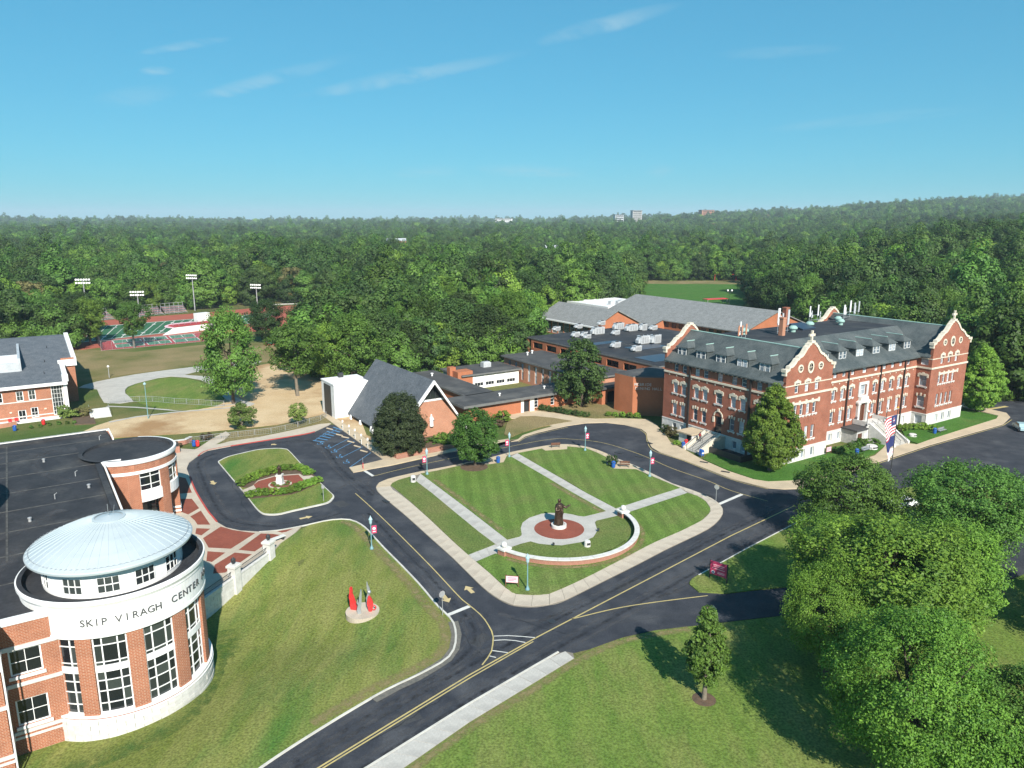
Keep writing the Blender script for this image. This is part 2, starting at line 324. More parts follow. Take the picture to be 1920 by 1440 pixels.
def inside(p,poly):
    x,y=p; c=False; n=len(poly); j=n-1
    for i in range(n):
        xi,yi=poly[i]; xj,yj=poly[j]
        if (yi>y)!=(yj>y) and x<(xj-xi)*(y-yi)/(yj-yi)+xi: c=not c
        j=i
    return c
def pdist(p,pl):
    b=1e9
    for (ax,ay),(bx,by) in zip(pl,pl[1:]):
        dx,dy=bx-ax,by-ay; t=max(0,min(1,((p[0]-ax)*dx+(p[1]-ay)*dy)/(dx*dx+dy*dy+1e-9)))
        b=min(b,math.hypot(p[0]-ax-dx*t,p[1]-ay-dy*t))
    return b
def ss(a,b,x):
    t=max(0,min(1,(x-a)/(b-a))); return t*t*(3-2*t)
def ribbon(mb,pts,w,z,mi=0,h=.0,zf=None):
    A=offset(pts,w/2); B=offset(pts,-w/2)
    for i in range(len(pts)-1):
        za,zb=(zf(*pts[i])+z,zf(*pts[i+1])+z) if zf else (z,z)
        mb.face([(*B[i],za),(*B[i+1],zb),(*A[i+1],zb),(*A[i],za)],mi)
        if h:
            mb.face([(*B[i],za-h),(*B[i+1],zb-h),(*B[i+1],zb),(*B[i],za)],mi); mb.face([(*A[i+1],zb-h),(*A[i],za-h),(*A[i],za),(*A[i+1],zb)],mi)

# ------------------------------------------------------------- terrain, roads, lawns
LEDGE=sm([(-20.33,45.16),(-18.73,48.31),(-15.42,52.61),(-11.88,56.73),(-10.13,58.45),(-8.56,59.79),(-7.00,61.34),(-6.02,62.54),(-5.50,64.22),(-5.53,66.66),(-5.96,68.86),(-6.68,70.32),(-7.99,72.40),(-10.34,76.91),(-13.15,81.80),(-15.96,86.51),(-18.03,90.21),(-19.49,92.78),(-20.91,94.56),(-22.12,95.48),(-23.54,95.67),(-25.37,95.11),(-28.06,93.31),(-30.77,91.90),(-33.13,91.39)],3,False)
DIPZ=LEDGE+[(-70,92),(-70,10),(-10,10)]
def dip(x,y):
    if -75<x<0 and 5<y<100 and inside((x,y),DIPZ): return -2*ss(3,19,pdist((x,y),LEDGE))
    return 0
def terr(x,y):
    z=dip(x,y)
    if y>190:
        t=x/max(y,1)
        z+=19*ss(210,430,y)*ss(.33,.75,t)
        z+=76*ss(800,3000,y)*ss(-.02,.66,t)
        if y>420: z+=9*ss(420,1100,y)*noise.noise((x/430+3.1,y/520,0))+16*ss(1500,3000,y)*noise.noise((x/900,y/900+7,2))
        z+=-4*ss(450,900,y)
    return z
def axis(a,b,st,far,g):
    xs=[a]
    while xs[-1]<b: xs.append(xs[-1]+st)
    s=st; hi=[xs[-1]]
    while hi[-1]<far: s*=g; hi.append(hi[-1]+s)
    return xs,hi[1:]
xs,xh=axis(-141,141,3,7000,1.13); xs=[-v for v in xh[::-1]]+xs+xh
ys,yh=axis(18,330,3,9500,1.10); ys=[-400,-150,-50,-10,5]+ys+yh
g=MB(); nx=len(xs)
for y in ys:
    for x in xs: d=terr(x,y); g.v.append((x,y,d-.03+.08*d*(-1<=-d<=5 and y<110)))
for j in range(len(ys)-1):
    for i in range(nx-1): a=j*nx+i; g.f.append((a,a+1,a+nx+1,a+nx)); g.m.append(0)
GROUND=struct(g.build('ground','grass_field',smooth=True,uv=False))
def cdt(name,poly,m,step,zf,dz=.03):
    x0=min(p[0] for p in poly); x1=max(p[0] for p in poly); y0=min(p[1] for p in poly); y1=max(p[1] for p in poly)
    pts=[Vector(p) for p in poly]; n=len(pts); y=y0
    while y<y1:
        x=x0
        while x<x1:
            if inside((x,y),poly): pts.append(Vector((x+random.uniform(-.1,.1),y)))
            x+=step
        y+=step
    o=delaunay_2d_cdt(pts,[],[list(range(n))],1,1e-5)
    mb=MB(); mb.v=[(p.x,p.y,zf(p.x,p.y)+dz) for p in o[0]]
    for f in o[2]:
        a,b,c=[o[0][i] for i in f[:3]]
        mb.f.append(tuple(f) if (b-a).cross(c-a)>0 else tuple(f[::-1])); mb.m.append(0)
    return struct(mb.build(name,m,smooth=True,uv=False))
def sheet(name,poly,m,z1,z0=-.3,parent=None):
    o=MB().prism(poly,z0,z1).build(name,m,parent)
    return o if parent else struct(o)

LAWN_L=LEDGE[:-7]+[(-28.35,91.05),(-28.83,89.38),(-29.26,88.08),(-29.55,85.74)]+[(-29.6,84.5),(-31.3,78.9),(-34,72),(-38,60.8),(-62,50),(-62,24),(-17,38)]
cdt('lawn_west',LAWN_L,'grass_left',1.4,dip,.02)

# asphalt: one sheet, islands stand on it
ROADP=LEDGE[3:]+sm([(-35.76,91.90),(-37.98,92.78),(-39.87,94.56),(-41.32,96.60),(-42.83,98.73),(-47.62,106.32),(-51.22,112.75),(-53.50,116.92),(-54.34,119.95),(-54.33,123.43),(-53.92,126.79),(-49.96,130.00),(-44.92,133.36),(-39.74,136.88),(-38.08,138.71),(-36.49,143.69),(-35.32,143.69)],2,False)+[(-22.03,121.67),(-26.86,117.46),(-26.12,115.59),(-25.32,115.06),(-24.00,115.85),(-23.58,116.38),(-19.90,118.55),(-14.66,122.54),(-10.38,126.48),(-2.64,131.32),(1.18,132.67)]+sm([(2.62,135.81),(5.24,138.34),(11.01,142.91),(14.90,144.89),(18.81,145.30),(22.34,143.69),(25.22,140.59),(25.84,137.61),(25.29,133.36),(25.13,128.70),(26.02,125.86),(29.12,121.67),(34.62,112.25),(39.08,107.92),(41.36,107.46),(43.88,107.69)],3,False)+[(51.41,112.00),(60.36,119.39),(75.52,130.00),(98.38,144.49),(103.00,149.45),(104.30,152.49),(100.26,160.88),(101.17,165.93),(113.23,163.88),(138.96,165.93),(121.50,131.66),(86.18,104.54),(63.20,81.80),(55.41,77.54),(52.02,76.91),(42.69,73.89),(29.97,70.75),(17.84,68.25),(14.38,67.55),(10.83,66.18),(7.38,64.13),(5.90,63.50),(4.38,63.41),(-3.60,55.72),(-10.41,48.59),(-13.55,45.16)]
sheet('road',ROADP,'asphalt',.012,-.35)
sheet('forecourt_repaving',[(-23.58,116.38),(-19.90,118.55),(-14.66,122.54),(-10.38,126.48),(-2.64,131.32),(1.18,132.67),(2.62,135.81),(5.24,138.34),(11.01,142.91),(14.90,144.89),(18.81,145.30),(22.34,143.69),(25.22,140.59),(25.84,137.61),(25.29,133.36),(25.13,128.70),(26.02,125.86),(29.12,121.67),(34.62,112.25),(40.55,107.46),(35.47,106.77),(30.12,101.35),(30.34,105.65),(26.56,114.03),(21.46,119.39),(18.49,123.73),(15.38,129.02),(10.73,130.99),(6.79,130.32),(3.82,128.05),(-3.19,121.96),(-9.06,118.55),(-14.95,115.06),(-20.06,111.02),(-20.97,109.09),(-22.89,112.75)],'asphalt',.018,-.2)

# quad: sidewalk ring with slabs, lawns, plaza
QO=sm([(-20.77,107.90),(-20.77,109.52),(-20.25,110.90),(-18.94,112.32),(-17.19,113.65),(-15.40,114.95),(-12.41,116.77),(-8.95,118.96),(-4.16,122.22),(-0.61,125.31),(2.64,127.45),(6.77,129.81),(9.02,130.41),(11.22,130.03),(13.73,128.54),(15.85,126.01),(18.08,121.89),(20.43,118.32),(22.69,114.06),(24.74,109.79),(26.96,107.11),(28.72,104.55),(29.70,102.10),(29.85,99.75),(29.31,97.50),(27.94,94.91),(25.93,92.26),(22.83,89.35),(19.00,85.91),(15.38,82.37),(11.24,78.49),(8.17,75.61),(6.00,73.58),(4.76,72.66),(3.97,72.40),(2.60,71.97),(0.92,72.02),(-0.37,72.53),(-1.56,73.71),(-2.67,75.20),(-4.13,77.75),(-7.05,83.35),(-10.69,89.73),(-14.86,97.06),(-18.35,102.82),(-20.17,106.07)],2)
Q=sheet('quad_sidewalk',QO,['joint'],.10,-.2)
QA=[(-18.66,108.71),(-18.55,109.79),(-17.81,111.18),(-16.19,112.72),(-15.07,110.79),(-12.04,105.56),(-8.20,98.39),(-4.46,91.47),(-2.10,87.44),(-3.91,85.73),(-5.34,84.36),(-7.42,88.24),(-11.34,95.76),(-14.65,101.86),(-17.80,107.37)]
QB=[(-14.71,114.18),(-12.29,115.55),(-8.89,118.01),(-3.95,118.77),(-1.41,119.92),(-0.92,123.24),(-0.29,123.24),(5.88,111.75),(7.59,108.28),(10.78,102.58),(13.15,98.39),(9.93,96.40),(8.55,97.06),(7.41,97.58),(5.20,97.72),(4.10,97.41),(2.37,95.97),(1.42,94.29),(1.16,92.46),(1.26,90.49),(0.97,89.73),(-0.60,88.79),(-2.91,93.06),(-6.57,99.75),(-10.72,107.11)]
QC=[(1.00,124.96),(5.27,127.59),(5.87,126.37),(9.79,127.23),(9.98,128.91),(13.22,127.81),(15.08,124.96),(16.45,122.22),(15.67,118.96),(16.75,116.64),(20.30,116.28),(22.14,113.18),(25.60,107.64),(19.81,103.31),(14.71,99.38),(11.07,105.56),(8.18,111.46),(6.06,115.25)]
QD=[(26.21,105.46),(27.39,104.30),(28.10,102.10),(28.05,99.29),(27.50,97.72),(25.62,94.91),(22.25,91.66),(17.85,87.87),(13.34,83.35),(9.22,79.24),(6.21,76.46),(4.08,74.71),(2.94,74.38),(0.95,74.52),(0.02,74.92),(-1.07,76.74),(-2.52,79.54),(-4.28,82.53),(-2.07,84.70),(-1.32,84.53),(-0.42,83.69),(1.78,82.70),(4.45,82.37),(6.66,82.70),(9.72,84.02),(12.52,86.08),(14.78,88.98),(16.34,92.86),(16.70,96.19),(16.30,97.94)]
QE=[(-0.43,86.26),(1.10,87.51),(2.35,88.24),(3.41,87.51),(4.69,87.22),(6.21,87.04),(8.91,88.06),(10.46,89.54),(11.25,91.66),(11.19,94.08),(11.45,94.91),(14.50,96.62),(15.87,96.19),(16.57,95.34),(16.05,92.06),(14.35,88.24),(12.15,85.56),(8.95,83.69),(5.95,83.02),(4.47,82.86),(1.79,83.35),(0.02,83.85),(-0.88,85.04)]
for nm,p,m in (('quad_lawn_strip',QA,'grass_quad_pale'),('quad_lawn',QB,'grass_quad'),('quad_lawn',QC,'grass_quad'),('quad_lawn',QD,'grass_quad'),('quad_lawn_inner',QE,'grass_quad_pale')): sheet(nm,p,m,.155,0)
def slabs(parent,A,B,step,m,z0,z1,gap=.022,name='slab'):
    n=max(1,round(max(sum(math.hypot(b[0]-a[0],b[1]-a[1]) for a,b in zip(A,A[1:])),.1)/step))
    A=resample(A,n=n); B=resample(B,n=n)
    for i in range(n):
        q=[A[i],A[i+1],B[i+1],B[i]]; c=(sum(p[0] for p in q)/4,sum(p[1] for p in q)/4)
        q=[(p[0]+(c[0]-p[0])*gap,p[1]+(c[1]-p[1])*gap) for p in q]
        dz=random.uniform(-.004,.004)
        MB().prism([(p[0]-c[0],p[1]-c[1]) for p in q],0,z1-z0+dz).build(name,m,parent,loc=(c[0],c[1],z0))
o1=[(-20.77,107.90),(-20.17,106.07),(-18.35,102.82),(-14.86,97.06),(-10.69,89.73),(-7.05,83.35),(-4.13,77.75),(-2.67,75.20),(-1.56,73.71),(-0.37,72.53),(0.92,72.02),(2.60,71.97),(3.96,72.33)]; i1=[(-18.65,108.44),(-18.22,107.11),(-17.19,105.82),(-14.62,101.62),(-11.33,95.68),(-7.42,88.17),(-4.28,82.53),(-2.52,79.48),(-1.07,76.68),(0.02,74.90),(0.95,74.49),(2.94,74.35),(4.07,74.65)]
slabs(Q,sm(o1,3,False),sm(i1,3,False),2.0,'concrete',.08,.135)
o2=[(3.99,72.38),(4.76,72.66),(6.00,73.58),(8.17,75.61),(11.24,78.49),(15.38,82.37),(19.00,85.91),(22.83,89.35),(25.93,92.26),(27.94,94.91),(29.31,97.50),(29.85,99.75),(29.70,102.10),(28.72,104.55),(26.96,107.11),(24.74,109.79),(22.69,114.06),(20.43,118.32),(18.08,121.89)]; i2=[(4.10,74.71),(4.77,75.20),(6.20,76.43),(9.22,79.21),(13.33,83.32),(17.85,87.84),(20.67,90.26),(22.24,91.62),(25.61,94.87),(26.60,96.19),(27.54,97.72),(28.08,99.29),(28.13,102.19),(27.42,104.40),(26.24,105.56),(25.62,107.59),(22.12,113.06),(20.32,116.15),(18.35,118.01)]
slabs(Q,sm(o2,3,False),sm(i2,3,False),2.0,'concrete',.08,.135)
o3=[(18.05,121.96),(15.85,126.01),(13.73,128.54),(11.22,130.03),(9.02,130.41),(6.77,129.81),(2.64,127.45),(-0.61,125.31),(-4.16,122.22),(-8.95,118.96),(-12.41,116.77),(-15.40,114.95),(-17.19,113.65),(-18.94,112.32),(-20.25,110.90),(-20.77,109.52),(-20.76,107.96)]; i3=[(17.03,120.24),(15.07,124.89),(13.21,127.74),(11.08,128.32),(9.36,128.76),(6.69,128.18),(5.27,127.67),(0.46,124.61),(-4.00,120.37),(-8.89,118.01),(-12.29,115.55),(-14.71,114.18),(-16.19,112.72),(-17.81,111.18),(-18.33,110.23),(-18.57,109.36),(-18.64,108.49)]
slabs(Q,sm(o3,3,False),sm(i3,3,False),2.0,'concrete_tan',.08,.135)
slabs(Q,[(-15.07,110.79),(-12.04,105.56),(-8.20,98.39),(-4.46,91.47),(-2.10,87.44)],[(-14.71,114.18),(-10.72,107.11),(-6.57,99.75),(-2.91,93.06),(-0.60,88.79)],2.2,'concrete_grey',.08,.13)
slabs(Q,[(-0.22,123.10),(5.88,111.69),(10.77,102.48),(13.14,98.34)],[(0.99,124.96),(6.06,115.25),(11.07,105.56),(14.70,99.38)],2.2,'concrete_grey',.08,.13)
slabs(Q,[(14.71,99.38),(19.81,103.31),(25.60,107.64)],[(16.30,97.94),(21.27,101.62),(26.21,105.46)],2.2,'concrete_grey',.08,.13)
slabs(Q,[(-5.34,84.36),(-3.91,85.73),(-2.05,87.44)],[(-4.28,82.53),(-3.08,83.69),(-1.77,84.77)],1.6,'concrete_grey',.08,.13)
sheet('quad_plaza',sm([(-1.98,87.51),(-0.60,88.76),(0.97,89.69),(1.26,90.49),(1.16,92.46),(1.42,94.29),(2.37,95.97),(4.10,97.41),(5.20,97.72),(7.41,97.58),(8.55,97.06),(9.93,96.40),(13.15,98.39),(14.69,99.29),(16.23,98.61),(16.30,97.94),(14.49,96.53),(11.45,94.91),(11.21,94.08),(11.26,91.66),(10.46,89.54),(8.91,88.06),(6.21,87.01),(4.69,87.15),(3.41,87.51),(2.35,88.24),(1.10,87.51),(-0.43,86.26),(-1.77,84.87)],2),'concrete_grey',.128,0)
MB().prism([(6.23+3.3*math.cos(t*PI/24),92.25+3.3*math.sin(t*PI/24)) for t in range(48)],.1,.141).build('paving_circle','paver',Q)
for p in ([(-4.00,120.37),(-3.84,118.77),(-1.21,120.11),(-0.81,122.90),(-1.24,123.37)],[(17.03,120.24),(15.86,119.15),(16.77,116.77),(20.34,116.28),(21.56,114.35),(20.38,118.01),(18.68,120.24)],[(5.28,128.03),(5.87,126.51),(9.81,127.38),(9.98,128.91),(8.07,129.28)]):
    MB().prism(p,.08,.138).build('bench_pad','concrete_tan',Q)

# turnaround island
TI=sm([(-49.59,120.15),(-49.65,121.04),(-49.02,123.17),(-47.11,125.37),(-45.02,127.31),(-42.26,127.97),(-40.57,127.64),(-39.45,126.53),(-35.29,119.27),(-31.35,112.65),(-27.57,106.44),(-26.33,104.36),(-26.18,103.01),(-26.54,101.48),(-28.13,100.20),(-30.77,98.34),(-32.42,97.13),(-34.12,97.13),(-35.15,97.93),(-36.62,99.99),(-40.22,105.74),(-44.39,112.13),(-48.66,118.69)],3)
I=sheet('island_kerb',TI,'kerb_white',.13,-.2)
c0=(sum(p[0] for p in TI)/len(TI),sum(p[1] for p in TI)/len(TI))
TI2=[(p[0]+(c0[0]-p[0])*.025,p[1]+(c0[1]-p[1])*.025) for p in TI]
sheet('island_lawn',TI2,'grass_left',.16,0)
sheet('island_bed',sm([(-42.17,109.09),(-41.92,110.59),(-40.52,113.70),(-38.16,115.87),(-34.95,116.71),(-32.80,114.78),(-30.69,112.13),(-29.82,110.09),(-31.11,107.15),(-32.63,104.81),(-35.32,103.91),(-37.96,103.01),(-38.92,103.91),(-39.22,105.74),(-38.13,105.97),(-39.77,108.36),(-40.21,107.63),(-41.31,107.87)],2),'soil',.175,.1)
sheet('island_path',[(-40.67,106.44),(-39.77,108.36),(-39.75,110.84),(-37.69,113.17),(-34.10,113.97),(-33.18,112.91),(-31.93,113.17),(-30.88,111.87),(-31.86,110.59),(-31.98,110.09),(-32.83,107.87),(-34.56,105.74),(-38.05,105.74),(-39.24,104.13)],'concrete',.185,.1)
MB().prism([(-39.77,108.85),(-39.55,110.49),(-37.56,112.75),(-34.14,113.49),(-32.38,110.59),(-32.31,109.09),(-33.37,107.39),(-34.84,106.11),(-38.13,105.97)],.1,.197).build('paving_panel','paver',I)

# arts centre plaza and retaining edge
PL=[(-28.06,93.31),(-30.72,91.73),(-33.13,91.39),(-35.70,91.73),(-37.98,92.78),(-39.87,94.56),(-41.32,96.60),(-42.83,98.73),(-47.62,106.32),(-51.22,112.75),(-53.50,116.92),(-54.34,119.95),(-54.33,123.43),(-53.92,126.79),(-59.05,127.74),(-60.77,127.74)]+[(-50,104),(-46,75),(-38,66),(-33.2,72.5),(-31.3,78.9),(-29.6,84.5)]+[(-29.55,85.74),(-29.26,88.08),(-28.35,91.05)]
P=sheet('plaza',PL,'concrete',.10,-3)
for q in ([(-52.93,112.81),(-51.54,112.02),(-47.90,105.65),(-49.70,105.18)],[(-48.73,103.14),(-46.86,103.14),(-44.30,99.49),(-44.89,97.17),(-46.69,98.46)],[(-44.29,96.46),(-43.70,98.58),(-40.43,93.66),(-42.14,93.66),(-43.11,95.10)],[(-41.80,92.48),(-39.89,92.30),(-40.20,90.17),(-41.21,90.70)],[(-38.78,93.03),(-36.72,91.87),(-34.76,91.26),(-33.47,90.91),(-34.92,86.17),(-37.81,86.49),(-39.64,89.31)],[(-32.70,90.77),(-31.07,90.62),(-29.47,90.10),(-29.78,89.48),(-30.59,88.63),(-31.18,86.98),(-31.69,85.38),(-33.84,85.85)],[(-30.82,91.47),(-28.96,92.34),(-29.54,91.33),(-30.04,91.05)],[(-37.53,85.44),(-35.19,85.06),(-35.82,82.48),(-36.60,82.77)],[(-34.03,85.06),(-31.76,84.59),(-32.66,81.45),(-33.20,79.75),(-34.51,79.48),(-35.20,81.74)]):
    MB().prism(q,.06,.108).build('paving_panel','paver',P)

# walks round the drive
sheet('sidewalk_north',[(-53.49,116.99),(-54.34,119.86),(-54.33,123.48),(-53.86,126.66),(-49.95,130.00),(-45.00,133.50),(-39.70,136.81),(-38.08,138.71),(-36.43,143.50),(-36.28,144.74),(-38.37,144.16),(-42.63,139.65),(-47.55,134.95),(-51.97,132.22),(-53.03,130.68),(-53.98,130.00),(-53.48,133.50),(-53.67,136.81),(-55.23,138.71),(-55.91,134.95),(-56.18,127.97),(-57.48,124.10),(-55.20,117.55)],'concrete',.12,-.1)
sheet('chapel_walk',[(-39.65,150.92),(-38.70,152.29),(-36.02,148.25),(-34.74,151.83),(-28.96,136.88),(-24.72,129.72),(-21.56,125.11),(-19.57,121.52),(-17.23,123.23),(-11.78,126.72),(-9.75,128.71),(-0.58,133.93),(-0.57,132.15),(-9.60,126.53),(-13.99,123.42),(-20.14,118.58),(-24.01,116.09),(-25.66,114.83),(-26.87,117.32),(-23.72,119.92),(-21.97,121.52),(-35.28,143.58)],'concrete_tan',.12,-.1)
MW=sheet('school_walk',[(-5.61,125.24),(-1.96,131.99),(1.19,133.70),(2.02,136.16),(4.54,139.09),(8.13,142.52),(2.75,148.60),(-1.10,148.60),(-2.23,150.74),(-0.46,154.28),(3.56,155.65),(6.37,154.28),(10.44,152.05),(13.98,149.02),(17.19,148.18),(22.07,148.60),(27.74,147.76),(28.72,143.69),(29.20,136.52),(29.10,131.66),(30.12,128.70),(30.98,126.17),(32.31,121.67),(35.14,115.59),(38.10,111.51),(39.96,110.53),(44.30,111.02),(50.77,114.54),(58.77,120.80),(62.87,123.73),(66.20,127.74),(67.62,129.67),(72.16,130.99),(73.66,130.32),(78.72,134.05),(99.43,148.18),(101.50,150.74),(98.02,158.47),(100.55,161.38),(104.59,152.94),(103.11,149.45),(98.23,144.09),(75.34,129.67),(60.23,119.11),(51.30,111.76),(43.80,107.46),(41.28,107.23),(39.01,107.69),(34.55,112.00),(29.06,121.38),(25.96,125.55),(25.07,128.37),(25.19,133.36),(25.74,137.61),(25.22,140.59),(22.34,143.69),(18.81,145.30),(14.90,144.89),(11.01,142.91),(5.24,138.34),(2.62,135.81),(1.18,132.67),(-2.63,130.99),(-5.77,129.02)],'concrete_tan',.125,-.1)
SW=sheet('front_sidewalk',[(-10.74,48.20),(-3.60,55.65),(4.38,63.33),(5.05,63.59),(5.74,63.33),(5.82,62.45),(1.88,58.61),(-3.47,53.39),(-8.07,48.20),(-13.07,43.25),(-15.98,43.25)],'joint',.09,-.2)
slabs(SW,[(-14.77,44.14),(-10.74,48.20),(-3.60,55.65),(4.38,63.33),(5.05,63.59)],[(-12.14,43.95),(-8.07,48.20),(-3.47,53.39),(1.88,58.61),(5.77,62.45)],2.0,'concrete_grey',.06,.125)
k=MB(); ribbon(k,resample([(-14.79,44.19),(-10.76,48.31),(-3.60,55.79),(4.39,63.50)],1.5),.18,.15,h=.2); struct(k.build('front_kerb','kerb_white'))
sheet('lawn_front',[(-14.03,41.47),(-8.07,48.20),(-3.47,53.39),(1.88,58.61),(5.82,62.45),(7.36,63.95),(10.80,65.99),(14.34,67.35),(17.80,68.05),(29.89,70.54),(42.57,73.66),(51.87,76.66),(55.25,77.29),(63.01,81.52),(79.41,91.05),(79.77,76.53),(53.09,40.62),(12.11,30.66),(-10.62,33.50)],'grass_front',.06,-.3)
k=MB(); ribbon(k,resample(LEDGE,1.2),.2,.11,h=.3); struct(k.build('west_kerb','kerb_white'))
k=MB(); ribbon(k,sm([(-39.87,94.56),(-41.32,96.60),(-42.83,98.73),(-47.62,106.32),(-51.22,112.75)],4,False),.22,.135,h=.2); ribbon(k,sm([(-54.33,123.43),(-53.92,126.79),(-49.96,130.00),(-44.92,133.36),(-39.74,136.88),(-38.08,138.71)],4,False),.22,.135,h=.2); struct(k.build('fire_lane_kerb','kerb_red'))
k=MB(); ribbon(k,[(-5.98,69.07),(-5.47,66.66),(-5.49,64.13),(-6.06,62.36),(-7.07,61.09),(-8.52,59.47),(-10.09,58.14),(-11.82,56.36)],1.0,.06,zf=lambda x,y:0); struct(k.build('gravel_verge','gravel_edge'))
V=sheet('verge_island',sm([(19.91,76.91),(20.45,78.18),(23.10,80.70),(29.16,86.20),(39.08,94.93)],2,False)+[(52.18,104.54),(66.46,110.29),(75.05,105.65),(72.50,98.34),(56.29,83.95),(45.71,79.75),(32.19,76.66),(27.11,75.68),(23.34,74.83),(20.51,75.19)],'grass_front',.13,-.1)
k=MB(); ribbon(k,resample([(21.46,79.09),(29.16,86.20),(39.08,94.93),(52.18,104.54)],1.5),.16,.15,h=.2); struct(k.build('verge_kerb','kerb_white'))
sheet('forecourt_lawn',[(-1.01,145.24),(1.71,149.89),(4.66,150.27),(8.51,148.76),(12.30,146.25),(9.22,144.39),(5.34,141.75),(2.13,138.27),(-0.14,135.08),(-1.49,136.79)],'grass_dry',.16,0)
sheet('hall_lawn',[(3.57,156.12),(6.39,154.74),(10.46,152.49),(14.02,149.45),(17.24,148.60),(20.92,149.02),(23.13,152.94),(24.60,167.51),(20.91,167.51),(15.99,167.51),(9.50,161.38),(4.65,157.99)],'grass_dry',.14,-.1)
sheet('school_lawn',[(32.58,121.67),(35.22,115.85),(38.18,111.76),(40.04,110.77),(44.14,111.26),(50.98,115.06),(58.54,121.09),(63.44,124.94),(67.78,130.00),(64.67,131.66),(57.42,128.37),(45.61,119.39),(34.60,125.24)],'grass_lush',.15,-.1)
sheet('school_lawn',[(74.03,130.65),(78.92,134.40),(99.70,148.60),(101.11,150.31),(97.53,157.05),(94.00,151.61),(82.34,144.49),(76.08,140.59),(73.21,133.01)],'grass_lush',.15,-.1)
sheet('north_verge',[(-53.23,130.68),(-51.92,132.08),(-47.55,134.95),(-42.63,139.65),(-38.37,144.16),(-36.61,145.16),(-39.22,152.20),(-44.46,146.01),(-49.44,140.67),(-54.30,137.95),(-53.56,136.81),(-53.27,133.50)],'grass_dry',.10,-.1)
DIRT=sheet('dirt_lot',sm([(-81.33,130.00),(-75.42,134.40),(-64.19,137.25),(-55.61,140.21),(-43.11,145.70),(-39.42,148.18),(-38.48,152.49),(-45.69,184.96),(-44.20,202.39),(-61.59,211.92),(-72.71,203.92),(-67.55,181.82),(-65.82,165.93),(-69.03,156.12),(-73.86,151.61),(-81.37,147.76),(-82.94,137.98)],2),'dirt',.02,-.2)
sheet('service_path',sm([(-105.58,177.58),(-105.09,184.33),(-99.57,193.65),(-92.15,200.88),(-84.32,207.05),(-74.47,213.59),(-72.51,208.65),(-81.91,200.88),(-86.56,192.95),(-79.41,190.90),(-71.34,180.59),(-63.96,167.51),(-57.22,161.38),(-59.09,158.94),(-64.83,164.90),(-73.04,178.18),(-79.87,186.90),(-89.16,190.90),(-92.90,185.61),(-94.21,178.77),(-91.08,171.29),(-85.28,163.37),(-91.35,162.37),(-100.20,175.82)],2),'concrete_grey',.05,-.2)
sheet('hillside_lawn',sm([(-93.65,178.18),(-92.46,184.96),(-87.86,189.55),(-79.48,184.96),(-72.84,176.99),(-65.82,165.93),(-65.06,158.94),(-72.07,155.20),(-83.10,161.87),(-90.43,170.74)],2),'grass_front',.06,-.2)
k=MB(); ribbon(k,[(-88.93,158.94),(-82.03,157.99),(-72.07,155.20),(-61.55,160.88)],.8,.05); ribbon(k,[(-81.37,145.70),(-78.04,149.88),(-71.48,153.83),(-60.50,157.99)],.9,.06); struct(k.build('footpath','concrete_grey'))
sheet('far_grass',[(-110.84,184.96),(-100.97,195.06),(-84.95,208.65),(-55.85,213.59),(-42.94,227.94),(-57.48,248.70),(-99.32,243.18),(-117.25,227.94),(-139.05,232.81)],'grass_dry',.012,-.3)
sheet('soccer_field',[(59.05,351.39),(73.26,468.52),(89.26,493.00),(152.72,488.75),(127.30,387.89),(99.43,330.57)],'grass_lush',.3,-.5)
sheet('soccer_field_margin',[(78.50,480.45),(90.82,501.73),(157.12,497.32),(148.38,472.43),(86.31,476.41)],'grass_dry',.34,0)
sheet('distant_meadow',[(-48.28,468.52),(-47.12,510.76),(-22.34,524.93),(-18.93,484.56),(-32.77,460.88)],'grass_front',.4,-.5)

# painted markings
LIFT=.022
def mark(name,m,*lines,z=LIFT):
    k=MB()
    for pts,w in lines: ribbon(k,resample(pts,1.2),w,z)
    return struct(k.build(name,m))
mark('centre_line','line_yellow',(sm([(-23.47,105.65),(-20.71,101.14),(-15.87,92.78),(-9.89,82.08),(-5.67,74.12),(-4.53,72.40),(-3.02,70.01),(-2.07,67.45),(-1.83,66.18),(-1.93,63.86),(-2.15,62.97),(-2.75,61.51)],4,False),.13),([(-16.72,45.66),(-14.37,48.42),(-10.33,52.87),(-3.84,59.95),(2.35,66.09),(6.12,69.59),(16.37,79.09),(28.32,90.21),(40.50,100.73)],.16),([(-15.48,46.69),(-14.29,48.09),(-10.26,52.48),(-3.81,59.47),(2.07,65.42)],.14),(sm([(6.12,69.59),(10.96,71.74),(15.42,73.08),(21.32,74.48)],4,False),.15))
mark('centre_line','line_yellow',(sm([(-22.14,113.26),(-15.81,118.55),(-3.04,127.42),(6.96,133.70),(11.53,133.70),(16.91,131.32),(22.48,124.33),(26.28,117.19),(30.76,111.02),(33.06,106.77),(37.23,102.39)],4,False),.12),z=.03)
mark('kerb_line','line_yellow',(sm([(1.18,131.99),(2.71,135.10),(5.31,137.61),(11.06,142.13)],4,False),.12),(sm([(24.95,140.21),(25.57,137.25),(25.03,133.01),(24.82,128.05),(25.90,125.24),(29.09,121.09),(34.48,111.76),(38.93,107.46)],4,False),.12),([(60.06,118.55),(75.09,129.02),(97.72,143.30),(102.34,147.76)],.14),z=.03)
for p in ([(-1.78,66.37),(-0.26,66.47),(2.35,66.09)],[(-1.76,65.61),(-0.26,65.71),(1.29,65.24)],[(-1.88,63.86),(-1.12,63.86),(-0.40,63.50)],[(-2.15,62.97),(-1.50,62.71)]): mark('hatch_line','line_white',(sm(p,4,False),.12))
mark('stop_line','line_white',([(-6.73,70.32),(-4.52,72.18)],.5)); mark('stop_line','line_white',([(29.68,101.14),(34.28,105.20)],.55),z=.03); mark('stop_line','line_white',([(-24.00,115.85),(-22.14,113.26)],.5),z=.03)
